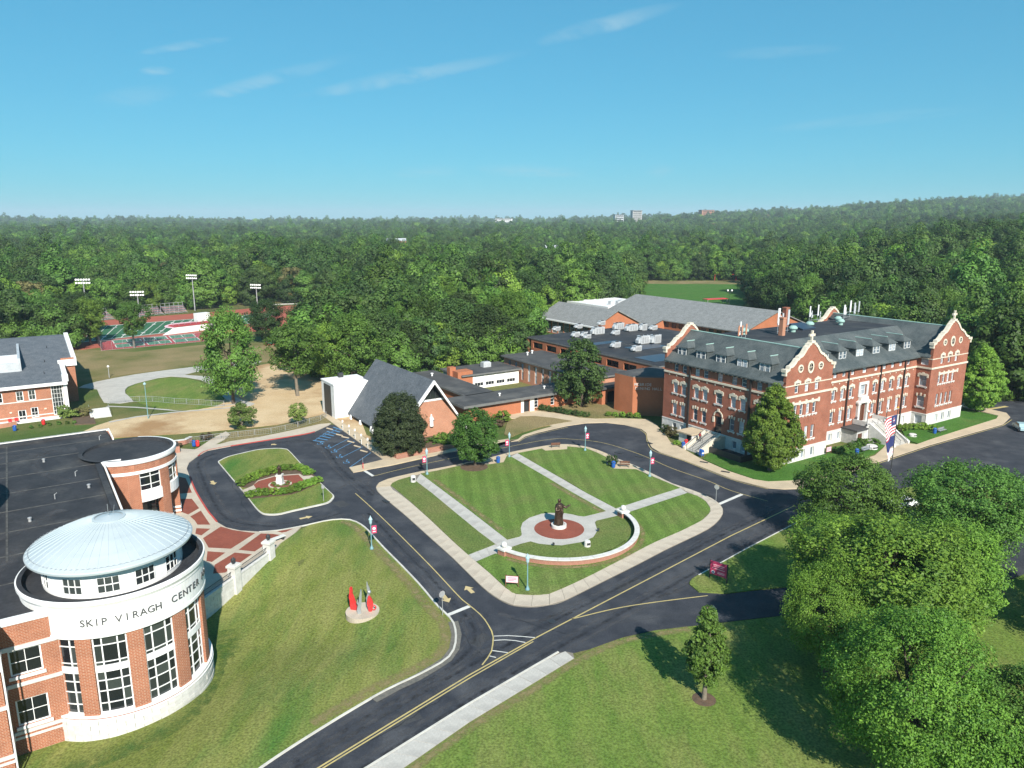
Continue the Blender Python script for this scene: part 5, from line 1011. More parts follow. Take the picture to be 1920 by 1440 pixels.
# low classroom range in front, corridor behind it
t=bld('classroom_wing','single-storey orange brick wing with deep flat roof along the forecourt','building',-29.5,52.6)
door=(14.2,15.6,-.3,2.6); hs=[(16.9,17.9,.7,2.9),(21.2,22.2,.7,2.9),(25,26,.7,2.9),door]
P=flat_block(t,32,6.6,3.1,'brick_hall',{0:hs},over=1.0,fas=.5)
for s in (17.4,21.7,25.5): window(t,P[0],P[1],s,1.0,.7,2.9,1,3,'glass_hall',.12)
o=window(t,P[0],P[1],14.9,1.4,-.2,2.6,1,1,'glass_hall',.2,fm='dark_metal',name='door'); b=MB(); b.box(13.4,14.1,-.12,.02,0,3.1); b.box(15.7,16.8,-.12,.02,0,3.1); b.build('entrance_panel','cream_panel',t)
for u,v in ((10,3),(22,3.5)): MB().lathe([(.15,3.5),(.15,4.0),(.28,4.05),(.28,4.25)],10,u,v).build('roof_vent','white_paint',t)
t=bld('corridor_wing','narrow dark flat-roofed corridor running back from the chapel','building',-25,59.9); flat_block(t,6.5,28,3.2,'brick_hall',over=.4,fas=.4)
for u,v in ((3.2,22),): MB().lathe([(.2,3.5),(.2,4.1),(.35,4.15),(.35,4.35)],10,u,v).build('roof_vent','white_paint',t)
t=bld('classroom_block','low classroom block with white window panels facing a small courtyard','building',-15.5,78)
hs=[(3.2+i*3.1,5.7+i*3.1,.5,3.0) for i in range(4)]; P=flat_block(t,16,10,3.4,'cream_panel',{0:hs},over=.6,fas=.35)
for i in range(4):
    o=window(t,P[0],P[1],4.45+i*3.1,2.5,.5,3.0,3,1,'glass_hall',.1); MB().box(-1.2,1.2,-.02,.04,.9,2.45).build('panel','white_paint',o)
b=MB(); b.box(-1.5,2.6,-.1,3.0,0,4.6); b.box(-2.2,-.6,2.5,4.0,0,5.4); b.build('brick_tower','brick_hall',t)
m=MB(); m.box(-1.1,1.1,-.8,.8,0,1.2); m.box(-.9,.9,-.6,.6,1.2,1.35); m.build('rooftop_unit','hvac',t,loc=(10,6,3.75))
t=bld('two_storey_wing','two-storey brick wing with tall narrow window strips and flat tar roof','building',1.6,52)
hs=[(2.2+i*2.9,3.2+i*2.9,.6,4.8) for i in range(11)]; P=flat_block(t,12,34.5,5.3,'brick_pale',{3:hs},over=.6,fas=.35)
for i in range(11):
    o=window(t,P[3],P[0],2.7+i*2.9,1.0,.6,4.8,1,4,'glass_main',.12,fm='hvac'); MB().box(-.46,.46,-.02,.03,1.9,2.5).build('panel','cream_panel',o)
for u,v in ((5,31),(7.5,32.5)): MB().lathe([(.2,5.6),(.2,6.2),(.35,6.3),(.35,6.5)],10,u,v).build('roof_vent','white_paint',t)
# large hall with rooftop plant
t=HALL=bld('main_hall','large orange brick hall with black flat roof carrying many air units','building',15.8,44.5)
hs=[(3+i*6.2,7.4+i*6.2,5.3,6.9) for i in range(8)]+[(.8,2.0,0,7.6)]
P=flat_block(t,43,52,7.7,'brick_hall',{3:hs},over=.15,fas=.3,rm='roof_black')
for i in range(8): window(t,P[3],P[0],5.2+i*6.2,4.4,5.3,6.9,4,1,'glass_dark',.9,fm='dark_metal')
for i,(u,v,w,d) in enumerate(((6,30,10,3),(10,18,11,5),(2.5,4,9,7))): 
    s=MB().box(u,u+w,v,v+d,8.04,8.12).build('solar_panel_field','solar',t)
for a,b_ in (((1,26),(42,27)),((14,1),(14.4,51)),((27,1),(27.3,51))): MB().box(a[0],b_[0],a[1],a[1]+.25 if b_[1]-a[1]<2 else b_[1],8.035,8.06).build('roof_seam','roof_seam',t)
def hvac(px,py,w,d,h,label,big=False):
    x,y=px,py; w,d,h=w*.85,d*.85,h*.88; r=thing('rooftop_air_unit',label,'air conditioner',(x,y,8.0),AC,'air units on the hall roof')
    b=MB(); b.box(-w/2,w/2,-d/2,d/2,.25,h); b.box(-w/2-.05,w/2+.05,-d/2-.05,d/2+.05,h,h+.1); b.build('casing','hvac',r)
    b=MB(); b.box(-w/2+.1,w/2-.1,-d/2+.1,d/2-.1,0,.25); b.build('curb','fascia',r)
    b=MB(); b.vprism([(-w/2-.7,h*.55),(-w/2-.01,h*.9),(-w/2-.01,.45),(-w/2-.7,.4)],-d*.35,d*.35); b.build('intake_hood','hvac',r)
    for k in range(2 if big else 1): b=MB(); b.lathe([(.45,h+.1),(.45,h+.28),(.38,h+.28),(.38,h+.14),(.01,h+.14)],12,w*(.22-.45*k) if big else w*.15,0); b.build('fan','dark_metal',r)
    for k in (-1,0,1): MB().box(w*.28*k-.3,w*.28*k+.3,-d/2-.04,-d/2,.45,h-.2).build('access_panel','galv',r)
for p,w,d,h,l,bg_ in (((13.20,218.23),2.0,1.6,1.4,'small air unit at the western corner of the hall roof',0),((20.08,223.20),2.2,1.6,1.4,'small air unit near the back edge of the hall roof, second from the west',0),((27.80,230.17),2.2,1.7,1.5,'small air unit on the rear edge of the hall roof in front of the gym',0),((17.87,206.45),2.0,1.6,1.6,'air unit left of the low cluster above the brick window band',0),((20.25,206.45),1.6,1.3,1.6,'slim air unit beside the large central unit on the hall roof',0),((20.82,203.11),1.8,1.3,1.4,'short air unit in front of the slim one on the hall roof',0),((24.54,211.42),4.2,2.0,2.3,'large double air unit in the middle of the hall roof',1),((31.81,220.96),3.4,1.9,2.2,'large air unit behind a small one in the rear middle of the hall roof',1),((29.58,210.41),2.2,1.5,1.5,'small air unit just in front of the rear middle large unit',0),((35.12,217.69),4.0,2.0,2.2,'longest air unit right of centre on the hall roof',1),((38.75,218.77),2.2,1.6,2.2,'air unit with hood at the right end of the rear row',0),((41.95,219.86),2.4,1.6,1.5,'lone small air unit furthest right on the hall roof',0),((34.59,194.54),3.6,2.0,2.5,'tall air unit on the right front of the hall roof near the gable',1),((37.99,195.41),2.8,2.0,2.6,'pale hooded air unit closest to the school gable',1),((26.62,188.66),2.4,1.6,1.6,'small air unit above the solar panels at the front of the hall roof',0),((31.04,183.12),2.4,1.6,1.6,'frontmost small air unit on the hall roof',0)): hvac(*p,w,d,h,l,bg_)
# brick sign block
t=bld('lecture_hall','windowless orange brick block lettered with the hall name','building',2.3,34)
poly=[(0,8.5),(.2,4.5),(5.1,.1),(11.5,.1),(11.5,10),(0,10)]
b=MB(); n=len(poly)
for i in range(n): wall(b,poly[i],poly[(i+1)%n],-.3,8.1)
b.build('wall','brick_hall',t); b=MB(); b.prism(poly,8.1,8.3); b.build('coping','fascia',t); MB().prism([(p[0]*.97+.15,p[1]*.97+.15) for p in poly],8.2,8.36).build('roof','roof_tar',t)
a,c=poly[1],poly[2]; dl=math.hypot(c[0]-a[0],c[1]-a[1]); dd=((c[0]-a[0])/dl,(c[1]-a[1])/dl); an=math.atan2(dd[1],dd[0])
for row,s0,z in (('MCBRIDE',.55,6.35),('DINING HALL',.75,5.5)):
    for i,ch in enumerate(row):
        if ch!=' ': letter(ch,.82,'letter_light',t,(a[0]+dd[0]*(s0+i*.50)+dd[1]*.02,a[1]+dd[1]*(s0+i*.50)-dd[0]*.02,z),an)
t=bld('brick_archway','small brick archway with flat roof between the lawn and the brick block','archway',2.6,48.4)
b=MB(); wall(b,(0,0),(7.2,0),-.2,3.6,[(1.6,5.6,-.2,2.9)],.5); wall(b,(7.2,0),(7.2,3),-.2,3.6); wall(b,(0,3),(0,0),-.2,3.6); b.build('wall','brick_hall',t); MB().box(-.5,7.6,-.6,3.4,3.6,4.0).build('roof','roof_tar',t); MB().box(1.7,5.5,.9,1.0,0,2.9).build('doors','void',t)
# gymnasium ranges
def gabled(name,label,u0,u1,v0,v1,ze,zr,ur,wm='brick_hall',rm='shingle_light',holes=None,cat='building',over=.7):
    t=bld(name,label,cat,u0,v0); w,d=u1-u0,v1-v0; ur-=u0; b=MB(); P=[(0,0),(w,0),(w,d),(0,d)]
    for k in range(4): wall(b,P[k],P[(k+1)%4],-.3,ze,(holes or {}).get(k,[]),.3)
    for v,s in ((0,1),(d,-1)): b.face([(0,v,ze),(w,v,ze),(ur,v,zr)][::s])
    b.build('wall',wm,t)
    b=MB(); th=.3
    for ua,s in ((-over,1),(w+over,-1)):
        k=(zr-ze)/(ur if s>0 else w-ur); za=ze-over*k; q=[(ua,-over,za),(ur,-over,zr),(ur,d+over,zr),(ua,d+over,za)]
        q=[(x,y,z+.12) for x,y,z in q][::s if s<0 else 1]
        b.face(q[::-1] if q[0][0]>q[1][0] and 0 else q); b.face([(x,y,z-th) for x,y,z in q][::-1])
        for i in range(4): p_,q_=q[i],q[(i+1)%4]; b.face([(p_[0],p_[1],p_[2]-th),(q_[0],q_[1],q_[2]-th),q_,p_])
    b.build('roof',rm,t); return t,P
hs=[(1+i*3.5,4+i*3.5,.3,4.6) for i in range(8)]
t,P=gabled('gym_lobby','glazed gym lobby with white fascia under a grey shingle roof beside the woods',57.5,77,117,149,5.3,10,67,holes={3:hs})
for i in range(8): window(t,P[3],P[0],2.5+i*3.5,3.0,.3,4.6,4,3,'glass_dark',.12)
b=MB(); b.box(-1.2,-.6,-.7,32.7,4.75,5.2); b.build('fascia','white_paint',t)
hs=[(1.2+i*3.3,3.4+i*3.3,3.6,5.4) for i in range(10)]
t,P=gabled('gymnasium','big gymnasium with broad grey shingle roof behind the hall',84.5,116,78,143,6.1,11.5,100.3,holes={3:hs+[(34.5+i*3.3,36.7+i*3.3,3.6,5.4) for i in range(9)]})
for i in range(10): window(t,P[3],P[0],2.3+i*3.3,2.2,3.6,5.4,3,1,'glass_hall',.12,fm='dark_metal')
for i in range(9): window(t,P[3],P[0],35.6+i*3.3,2.2,3.6,5.4,3,1,'glass_hall',.12,fm='dark_metal')
b=MB(); k=(11.5-6.1)/15.8
b.face([(-6.5,34,6.1-6.5*k+.2),(-.5,34,6.1-.5*k+.2),(-.5,65.7,6.1-.5*k+.2),(-6.5,65.7,6.1-6.5*k+.2)][::-1][::-1]); b.build('roof_extension','shingle_light',t)
b=MB(); b.face([(-6.5,34,6.1-6.5*k),(-6.5,34,0),(0,34,0),(0,34,6.1)][::-1]); b.face([(-6.4,65,0),(-6.4,34,0),(-6.4,34,6.1-6.5*k),(-6.4,65,6.1-6.5*k)]); b.build('side_wall','brick_hall',t)
t=bld('pool_hall','low white-roofed building between the gym lobby and the trees','building',88,146); flat_block(t,26,26,6.2,'brick_hall',over=0,fas=.9,rm='white_paint',fm='white_paint')
for k,(u,v) in enumerate(((6,5),(9,4),(12,6))): MB().box(u-1,u+1,v-.8,v+.8,7,8.6).build('rooftop_unit','hvac',t)
# north-west classroom building
B=thing('science_building','brick classroom building with blue-grey shingle roof and white gable copings','building',(-93.0,152.07,0),AC)
bc=(-93.0,152.07)
def ubx(name,m,*a): return MB().box(*a).build(name,m,B)
hsf=[(31-8.95,31-7.68,3.95,6.0),(31-6.85,31-5.56,3.95,6.05),(31-6.77,31-5.47,.25,2.4),(31-2.85,31-.75,.3,6.5),(31-9.0,31-7.6,-.3,2.1),(31-12.5,31-11.2,3.95,6.0),(31-15,31-13.7,3.95,6.0)]
b=MB(); wall(b,(-31,0),(0,0),-1,6.9,hsf,.2); wall(b,(0,0),(0,13),-1,6.9); wall(b,(0,13),(2.6,13),-1,10); wall(b,(2.6,13),(2.6,38),-1,8.5); wall(b,(2.6,38),(-31,38),-1,9)
gp=[(0,6.9),(13,6.9),(13,9.9),(11.5,10.7),(0,8.4)]
b.face([(0,0,6.9),(0,13,6.9),(0,13,9.6),(0,0,8.0)]); b.face([(2.6,13,8.5),(2.6,38,8.5),(2.6,38,11.8),(2.6,13,9.4)]); b.build('wall','brick_center',B)
b=MB(); sl=.118; z=lambda v:7.35+sl*v
b.face([(-31,-.7,z(-.7)),(.0,-.7,z(-.7)),(.0,38,z(38)),(-31,38,z(38))]); b.face([(0,13,z(13)),(2.4,13,z(13)),(2.4,38,z(38)),(0,38,z(38))]); b.face([(-31,38,z(38)),(2.4,38,z(38)),(2.4,60,z(16)),(-31,60,z(16))]); b.build('roof','shingle_blue',B)
b=MB()
for (u,v0,v1) in ((.15,.2,11.5),(2.75,14.2,38)):
    b.box(0,1,0,1,0,1,T=lambda x,y,zz,u=u,v0=v0,v1=v1:(u-.55+.9*x,v0+(v1-v0)*y,z(v0+(v1-v0)*y)-.4+1.0*zz))
b.box(-.6,.5,-.4,.9,7.2,8.6); b.box(-.6,3.0,12.6,13.2,8.2,9.6); b.build('gable_coping','white_paint',B)
b=MB(); b.box(-31,.25,-.85,-.55,6.6,7.25); b.box(-8,.25,-.35,.1,6.9,7.2); b.build('eave_fascia','white_paint',B)
for e_,z0,z1,pr in ((-2.85,3.7,3.9,.06),(0,-.15,.1,.1),(-2.85,.6,.8,.05)): b=MB(); bands(b,[(-31,0),(e_,0)],z0,z1,pr); b.build('string_course','stone_white',B)
for h_ in hsf:
    w=h_[1]-h_[0]; big=w>2; dr_=h_[2]<0
    window(B,(-31,0),(0,0),(h_[0]+h_[1])/2,w,max(h_[2],0),h_[3],4 if big else 2,7 if big else (1 if dr_ else 2),'glass_dark',.1,fw=.14,name='door' if dr_ else 'window')
ubx('roof_well','white_paint',-26,-7.8,10,34,8.0,z(22)+.15); ubx('corner_column','white_paint',-.65,.1,-.08,.12,-.3,6.7)
b=MB(); b.box(-26.3,-25.9,9.7,34.3,8,z(22)+1.2); b.box(-7.9,-7.4,9.7,34.3,8,z(22)+1.3); b.box(-26,-7.6,33.9,34.4,8,z(22)+1.3); b.box(-26,-7.6,9.6,10.1,8,z(22)+.4); b.build('well_parapet','hvac',B)
for u,v in ((-3.5,6),(-3,15),(-2,27),(-12,5)): MB().tube([(u,v,z(v)-.1),(u,v,z(v)+.55)],.08,6).build('vent_pipe','dark_metal',B)
for u,zz in ((-10.2,1.7),(-4.2,1.75)): ubx('wall_lamp','stone_cream',u-.2,u+.2,-.18,-.02,zz,zz+.25)
# patio and entrance steps there
PT=struct(MB().prism([(-31,-3.6),(-1,-2.6),(3.5,-1.2),(3.5,2),(0,0),(-31,0)],-.5,.08).build('patio','white_paint',None,loc=(-93.0,152.07,0),rz=AC))
ST=thing('garden_steps','broad pale concrete steps leading down to the dirt lot','steps',(*(-86.39,151.61),0),AC)
for i in range(8): MB().box(-1.9,1.9,-2.6+i*.65,-2.6+i*.65+.66,-.1,.08+.12*i).build('step','stone_white',ST)
for s in (-1,1): MB().tube([(s*1.8,-2.6,.95),(s*1.8,2.6,1.9)],.03,6).build('handrail','galv',ST)
PW=thing('patio_wall','low curved brick wall edging the patio of the north-west building','wall',(-93.0,152.07,0),AC)
b=MB(); ribbon(b,sm([(-31,-4.6),(-22,-4.6),(-16,-4.2),(-12,-4.6),(-9.5,-3.7)],4,False),.4,.75,h=1.2); b.build('wall','brick_pale',PW)
BD=struct(MB().prism([(-92.80,152.05),(-92.61,156.12),(-90.15,155.20),(-83.41,144.49),(-87.23,143.69)],-.1,.15).build('flower_bed','soil'))
# far house behind the eastern trees
t=thing('far_house','low brick house with grey gable roof far right behind the trees','house',(*(237.45,351.39),0),R(60))
b=MB(); b.box(-9,9,-5,5,-3,5); b.build('wall','brick_main',t); b=MB(); b.face([(-10,-6,4.6),(10,-6,4.6),(10,0,8),(-10,0,8)]); b.face([(10,6,4.6),(-10,6,4.6),(-10,0,8),(10,0,8)]); b.build('roof','shingle_grey',t); b=MB(); b.box(-10,10,-6.1,-5.9,4.2,4.8); b.build('fascia','hvac',t)

# ------------------------------------------------------------- quad monument and statues
SWL=thing('seat_wall','curved low brick wall with white stone coping around the quad statue','wall',(6.12,91.89,.12))
aa0=math.degrees(math.atan2(84.19-91.89,-1.32-6.12)); aa1=math.degrees(math.atan2(96.4-91.89,15.23-6.12))
n=40
arc(MB(),10.0,10.42,aa0,aa1,-.2,.62,n).build('wall','planter_brick',SWL)
for i in range(20):
    a=aa0+(aa1-aa0)*i/20; arc(MB(),9.88,10.54,a+.08,a+(aa1-aa0)/20-.08,.62,.76,2).build('coping_stone','stone_white',SWL)
for a in (aa0,aa1):
    p=put(None,'end_pier',SWL,(10.2*math.cos(R(a)),10.2*math.sin(R(a)),0),R(a))
    MB().box(-.55,.55,-.55,.55,-.2,.72).build('pier_shaft','planter_brick',p); MB().box(-.68,.68,-.68,.68,.72,.92).build('pier_cap','stone_white',p)
    MB().lathe([(.2,.92),(.14,1.0)]+[(.36*math.cos(R(t)),1.3+.36*math.sin(R(t))) for t in range(-60,91,15)],20).build('stone_ball','stone_white',p,smooth=True)
def robed(name,label,loc,h,rz,m='bronze',arm=True,cape=True):
    r=thing(name,label,'statue',loc,rz)
    b=MB(); k=h/3.4; n=28
    prof=[(.62,0,.0),(.66,.25,.02),(.56,.9,.02),(.52,1.5,.0),(.56,2.0,-.04),(.60,2.4,-.06),(.52,2.68,-.06),(.26,2.84,-.04),(.15,2.92,-.03),(.19,3.02,-.05),(.225,3.16,-.06),(.2,3.3,-.05),(.12,3.39,-.05),(.01,3.42,-.05)]
    i0=0
    for j,(rr,z,sh) in enumerate(prof):
        for i in range(n):
            t=2*PI*i/n; f=1+(.10*math.sin(5*t+1.3*z)+.06*math.sin(9*t-z*2))*(1 if z<2.5 else 0)
            b.v.append((rr*f*math.cos(t)*k*(.92 if z<2.7 else 1),(rr*f*.78*math.sin(t)+sh)*k,z*k))
    for j in range(len(prof)-1):
        for i in range(n): b.f.append((j*n+i,j*n+(i+1)%n,(j+1)*n+(i+1)%n,(j+1)*n+i)); b.m.append(0)
    b.f.append(tuple(range(n-1,-1,-1))); b.m.append(0); j=(len(prof)-1)*n; b.f.append(tuple(range(j,j+n))); b.m.append(0)
    if arm:
        b.tube([(.38*k,-.1*k,2.5*k),(.75*k,-.35*k,2.25*k),(1.15*k,-.55*k,2.55*k),(1.3*k,-.6*k,2.62*k)],[.2*k,.17*k,.1*k,.05*k],8)
        b.tube([(-.4*k,-.05*k,2.45*k),(-.6*k,-.35*k,2.0*k),(-.2*k,-.55*k,2.1*k)],[.2*k,.17*k,.08*k],8)
        b.tube([(.1*k,-.42*k,1.2*k),(.18*k,-.55*k,1.75*k),(.12*k,-.5*k,2.1*k)],[.14*k,.17*k,.1*k],8)
    else:
        b.tube([(-.42*k,0,2.45*k),(-.6*k,-.25*k,1.95*k),(-.15*k,-.5*k,2.05*k)],[.2*k,.17*k,.08*k],8); b.tube([(.42*k,0,2.45*k),(.6*k,-.25*k,1.95*k),(.15*k,-.5*k,2.05*k)],[.2*k,.17*k,.08*k],8)
    o=b.build('robed_figure',m,r,smooth=True)
    md=o.modifiers.new('merge','REMESH'); md.mode='VOXEL'; md.voxel_size=.045*k; md.use_smooth_shade=True
    return r
QS=robed('quad_statue','tall dark bronze robed statue with outstretched arm in the quad plaza',(6.23,92.86,.45),3.65,R(25))
MB().lathe([(1.02,-.34),(1.02,.1),(.78,.12),(.78,.02),(.01,.02)],32).build('plinth_ring','stone_white',QS)
robed('island_statue','dark robed statue standing on the white pedestal of the turnaround island',(-35.67,108.85,1.86),1.6,R(15),arm=False)
PD=thing('pedestal','tapered white stone pedestal in a round flower bed on the island','pedestal',(-35.67,108.85,.18))
b=MB(); b.box(-.62,.62,-.62,.62,0,.25); b.box(0,1,0,1,0,1,T=lambda x,y,z:((x-.5)*(1.0-.22*z),(y-.5)*(1.0-.22*z),.25+1.2*z)); b.box(-.5,.5,-.5,.5,1.45,1.68); b.build('shaft','stone_white',PD)
MB().lathe([(1.75,-.05),(1.75,.14),(1.5,.14),(1.5,.05)],32,cap=False).build('bed_kerb','concrete',PD)
# abstract sculpture on its pad
SCU=thing('abstract_sculpture','red and stainless abstract metal sculpture on a round concrete pad in the west lawn','sculpture',(-15.67,71.35,.22+dip(-15.67,71.35)))
MB().lathe([(1.75,-.9),(1.75,.12),(.01,.13)],40).build('round_pad','concrete',SCU)
def flame(name,pts,w,t,m,loc,rz):
    b=MB(); poly=[(x-w_/2,z) for x,z,w_ in pts]+[(x+w_/2,z) for x,z,w_ in pts[::-1]]; b.vprism(poly,-t/2,t/2); o=b.build(name,m,SCU,loc=loc,rz=rz)
    md=o.modifiers.new('bevel','BEVEL'); md.width=.015; return o
flame('red_flame',[(0,0,.62),(-.02,.5,.7),(-.12,1.0,.52),(-.2,1.35,.5),(-.26,1.75,.28),(-.22,2.1,.24),(-.24,2.5,.18)],1,.3,'red_paint',(-.95,.25,.12),R(-15))
flame('steel_trunk',[(0,0,.36),(-.05,.5,.4),(.05,1.0,.34),(.12,1.4,.3),(.16,1.9,.26),(.22,2.3,.2),(.24,2.6,.1)],1,.3,'steel',(-.2,-.55,.12),R(10)); flame('steel_branch',[(0,0,.14),(-.14,.3,.12),(-.1,.6,.06)],1,.1,'steel',(-.24,-.6,1.1),R(20))
flame('steel_figure',[(0,0,.12),(.05,.6,.2),(.1,1.1,.3),(.22,1.6,.22),(.2,2.1,.3),(.12,2.5,.16),(.08,2.9,.05)],1,.12,'steel',(.35,.75,.12),R(0)); MB().lathe([(.01,-.22),(.16,-.16),(.22,0),(.16,.16),(.01,.22)],12).build('steel_ball','steel',SCU,loc=(.62,.75,1.85),smooth=True)
flame('red_harp',[(0,0,.3),(.02,.5,.55),(.0,.95,.66),(-.03,1.35,.45),(-.08,1.7,.2)],1,.3,'red_paint',(.85,-.1,.12),R(8)); b=MB(); b.tube([(.1+.24*math.cos(a*PI/8),0,.42+.26*math.sin(a*PI/8)) for a in range(17)],.06,8,cap=False); b.build('red_ring','red_paint',SCU,loc=(1.1,-.12,.12))

# ------------------------------------------------------------- street furniture
def emblem(b,x,y,z,r,T): 
    pass
def lamp(pos,h,label,banner=None,z=.14):
    r=thing('street_lamp',label,'street lamp',(*pos,z),R(20),'teal lamp posts around the drive')
    b=MB(); b.lathe([(.24,0),(.24,.12),(.15,.3),(.1,.45),(.075,.6),(.06,h*.72),(.09,h*.74)],14); b.build('post','teal_metal',r,smooth=False)
    MB().lathe([(.09,h*.74),(.17,h*.78),(.21,h*.88),(.2,h*.89)],14).build('lantern_glass','lamp_glass',r); MB().lathe([(.26,h*.885),(.22,h*.91),(.08,h*.965),(.03,h),(.0,h*1.01)],14).build('lantern_cap','lamp_glass',r)
    if banner:
        s=banner; b=MB(); b.tube([(0,0,h*.7),(s*.72,0,h*.7)],.02,6); b.tube([(0,0,h*.7-1.05),(s*.72,0,h*.7-1.05)],.02,6); b.build('banner_arm','dark_metal',r)
        bo=MB().box(min(s*.1,s*.7),max(s*.1,s*.7),-.012,.012,h*.7-1.03,h*.7-.02).build('banner','red_sign',r)
        e=MB()
        for y in (-.02,.02):
            e.face([(s*.4+.19*math.cos(a*PI/10),y,h*.7-.42+.19*math.sin(a*PI/10)) for a in range(20)]); e.box(s*.22 if s>0 else s*.58,s*.58 if s>0 else s*.22,min(0,y),max(0,y),h*.7-.86,h*.7-.76)
        e.build('banner_emblem','flag_white',bo)
    return r
lamp((-17.43,86.20),4.4,'teal lamp post with red banner at the tip of the west lawn',1,.05+0)
lamp((-13.60,113.77),4.4,'teal lamp post with red banner opposite the dark conical chapel tree',-1)
lamp((-0.46,122.84),4.4,'teal lamp post with red banner at the northern end of the long quad path',-1)
lamp((12.93,126.48),4.5,'teal lamp post with narrow banner at the top of the quad loop',1)
lamp((21.88,112.75),4.4,'teal lamp post with red banner on the quad facing the school stairs',1)
lamp((1.71,75.55),4.3,'bare teal lamp post beside the pink sign on the front corner of the quad')
def bench(pos,rz,label,z=.16,m='wood',w=1.7):
    r=thing('park_bench',label,'bench',(*pos,z),rz,'benches around the drive')
    for i in range(3): MB().box(-w/2,w/2,-.25+i*.17,-.10+i*.17,.43,.47).build('seat_slat',m,r)
    for i in range(3): MB().box(-w/2,w/2,.27,.31,.55+i*.13,.66+i*.13).build('back_slat',m,r)
    for s in (-1,1):
        b=MB(); b.box(s*(w/2-.15)-.03,s*(w/2-.15)+.03,-.25,-.19,0,.43); b.box(s*(w/2-.15)-.03,s*(w/2-.15)+.03,.24,.3,0,.95); b.box(s*(w/2-.15)-.03,s*(w/2-.15)+.03,-.25,.3,.38,.43); b.build('leg_frame','dark_metal',r)
bench((18.58,117.46),R(-8),'dark red slatted bench beside the blue bin on the north-east quad edge')
bench((7.75,128.37),R(190),'dark slatted bench on the pad at the northern tip of the quad')
bench((-33.96,106.54),R(200),'dark red bench facing the island statue')
bench((82.53,137.98),R(33),'grey-green bench on the lawn east of the front stairs',m='steel',w=2.4)
bench((62.47,125.86),R(33),'grey-green bench on the lawn west of the front stairs',m='steel',w=2.6)
bn=thing('stone_bench','white slab bench next to the far pier of the plaza wall','bench',(*(-29.84,88.40),.1),R(50))
MB().box(-1.1,1.1,-.3,.3,.42,.52).build('seat','stone_white',bn); 
for s in (-1,1): MB().box(s*.8-.12,s*.8+.12,-.22,.22,0,.42).build('leg','dark_metal',bn)
def bin_(pos,label,m='blue_paint',z=.15):
    r=thing('waste_bin',label,'bin',(*pos,z),0,'coloured bins')
    MB().lathe([(.27,0),(.31,.1),(.34,.8),(.33,.85)],16).build('drum',m,r); MB().lathe([(.36,.84),(.36,.9),(.27,1.05),(.12,1.12),(.01,1.13)],16).build('lid',m,r); MB().box(-.14,.14,-.37,-.3,.88,1.0).build('flap','dark_metal',r)
for p,l,m in (((-57.30,129.02),'blue bin beside a red one near the arts center planters','blue_paint'),((-56.63,129.02),'red bin beside a blue one near the arts center planters','red_paint'),((-2.33,119.67),'blue bin on the bench pad under the quad maple','blue_paint'),((16.70,117.19),'blue bin in front of the dark shrub on the quad edge','blue_paint'),((30.65,128.05),'blue bin at the foot of the west school stairs, next to a red one','blue_paint'),((31.49,129.67),'red bin at the foot of the west school stairs','red_paint'),((59.86,124.03),'blue bin beside the bench west of the front stairs','blue_paint'),((80.69,137.25),'blue bin beside the bench east of the front stairs','blue_paint')): bin_(p,l,m)
mb_=thing('mailbox','blue street mailbox at the right foot of the west school stairs','mailbox',(*(32.67,123.13),.15),R(30))
b=MB(); b.box(-.32,.32,-.3,.3,.25,.95); b.lathe([(.3,-.32),(.3,.32)],16); 
b=MB(); b.box(-.32,.32,-.3,.3,.25,.95); b.vprism([(.3*math.cos(a*PI/10),.95+.3*math.sin(a*PI/10)) for a in range(11)],-.3,.3); b.build('body','blue_paint',mb_)
for x in (-.25,.25):
    for y in (-.24,.24): MB().box(x-.04,x+.04,y-.04,y+.04,0,.25).build('leg','blue_paint',mb_)
MB().box(-.18,.18,-.33,-.3,.5,.75).build('label_plate','flag_white',mb_)
# signs
def stop_sign(pos,rz,label,z=.1):
    r=thing('stop_sign',label,'stop sign',(*pos,z),rz,'stop signs seen from behind')
    MB().box(-.03,.03,-.02,.02,0,2.2).build('post','galv',r); p=[(.38*math.cos(R(22.5+45*i)),2.35+.38*math.sin(R(22.5+45*i))) for i in range(8)]
    MB().vprism(p,.021,.035).build('back_plate','galv',r); f=MB().vprism(p,.036,.042).build('face_plate','red_paint',r)
    for i,ch in enumerate('STOP'): o=put(letter_mesh(ch,.24,'flag_white',.003),'letter',f,(.24-.16*i,.045,2.26)); o.rotation_euler=(R(90),0,PI)
stop_sign((-7.18,70.32),R(40),'grey-backed stop sign at the west lawn corner by the white stop line',.05); stop_sign((29.41,101.56),R(-35),'grey-backed stop sign on the eastern tip of the quad',.14)
r=thing('entrance_sign','large crimson sign board on two dark posts on the grass island','sign',(*(23.32,77.79),.13),R(-42))
for s in (-1,1): MB().box(s*1.05-.06,s*1.05+.06,-.06,.06,0,2.25).build('post','dark_metal',r)
bo=MB().box(-1.0,1.0,-.05,.05,.55,2.15).build('board','red_sign',r)
e=MB(); e.lathe([(.2,0),(.01,0)],20,cap=False); 
def wr(txt,size,x,z,m,par,y=-.056,st=.62):
    for i,ch in enumerate(txt):
        if ch!=' ': letter(ch,size,m,par,(x+i*size*st,y,z),0)
b=MB(); b.vprism([(-.62+.2*math.cos(a*PI/10),.86+.2*math.sin(a*PI/10)) for a in range(20)],-.065,-.05); b.build('emblem','flag_white',bo)
b=MB(); b.vprism([(-.62+.12*math.cos(a*PI/10),.86+.12*math.sin(a*PI/10)) for a in range(20)],-.07,-.064); b.build('emblem_core','blue_paint',bo)
for z,w in ((1.75,.7),(1.55,.6),(1.3,.75),(.95,.35),(.8,.35)): MB().box(-.1 if z<1.1 else -w,.75 if z<1.1 else w,-.058,-.05,z,z+.07).build('text_line','pink_sign',bo)
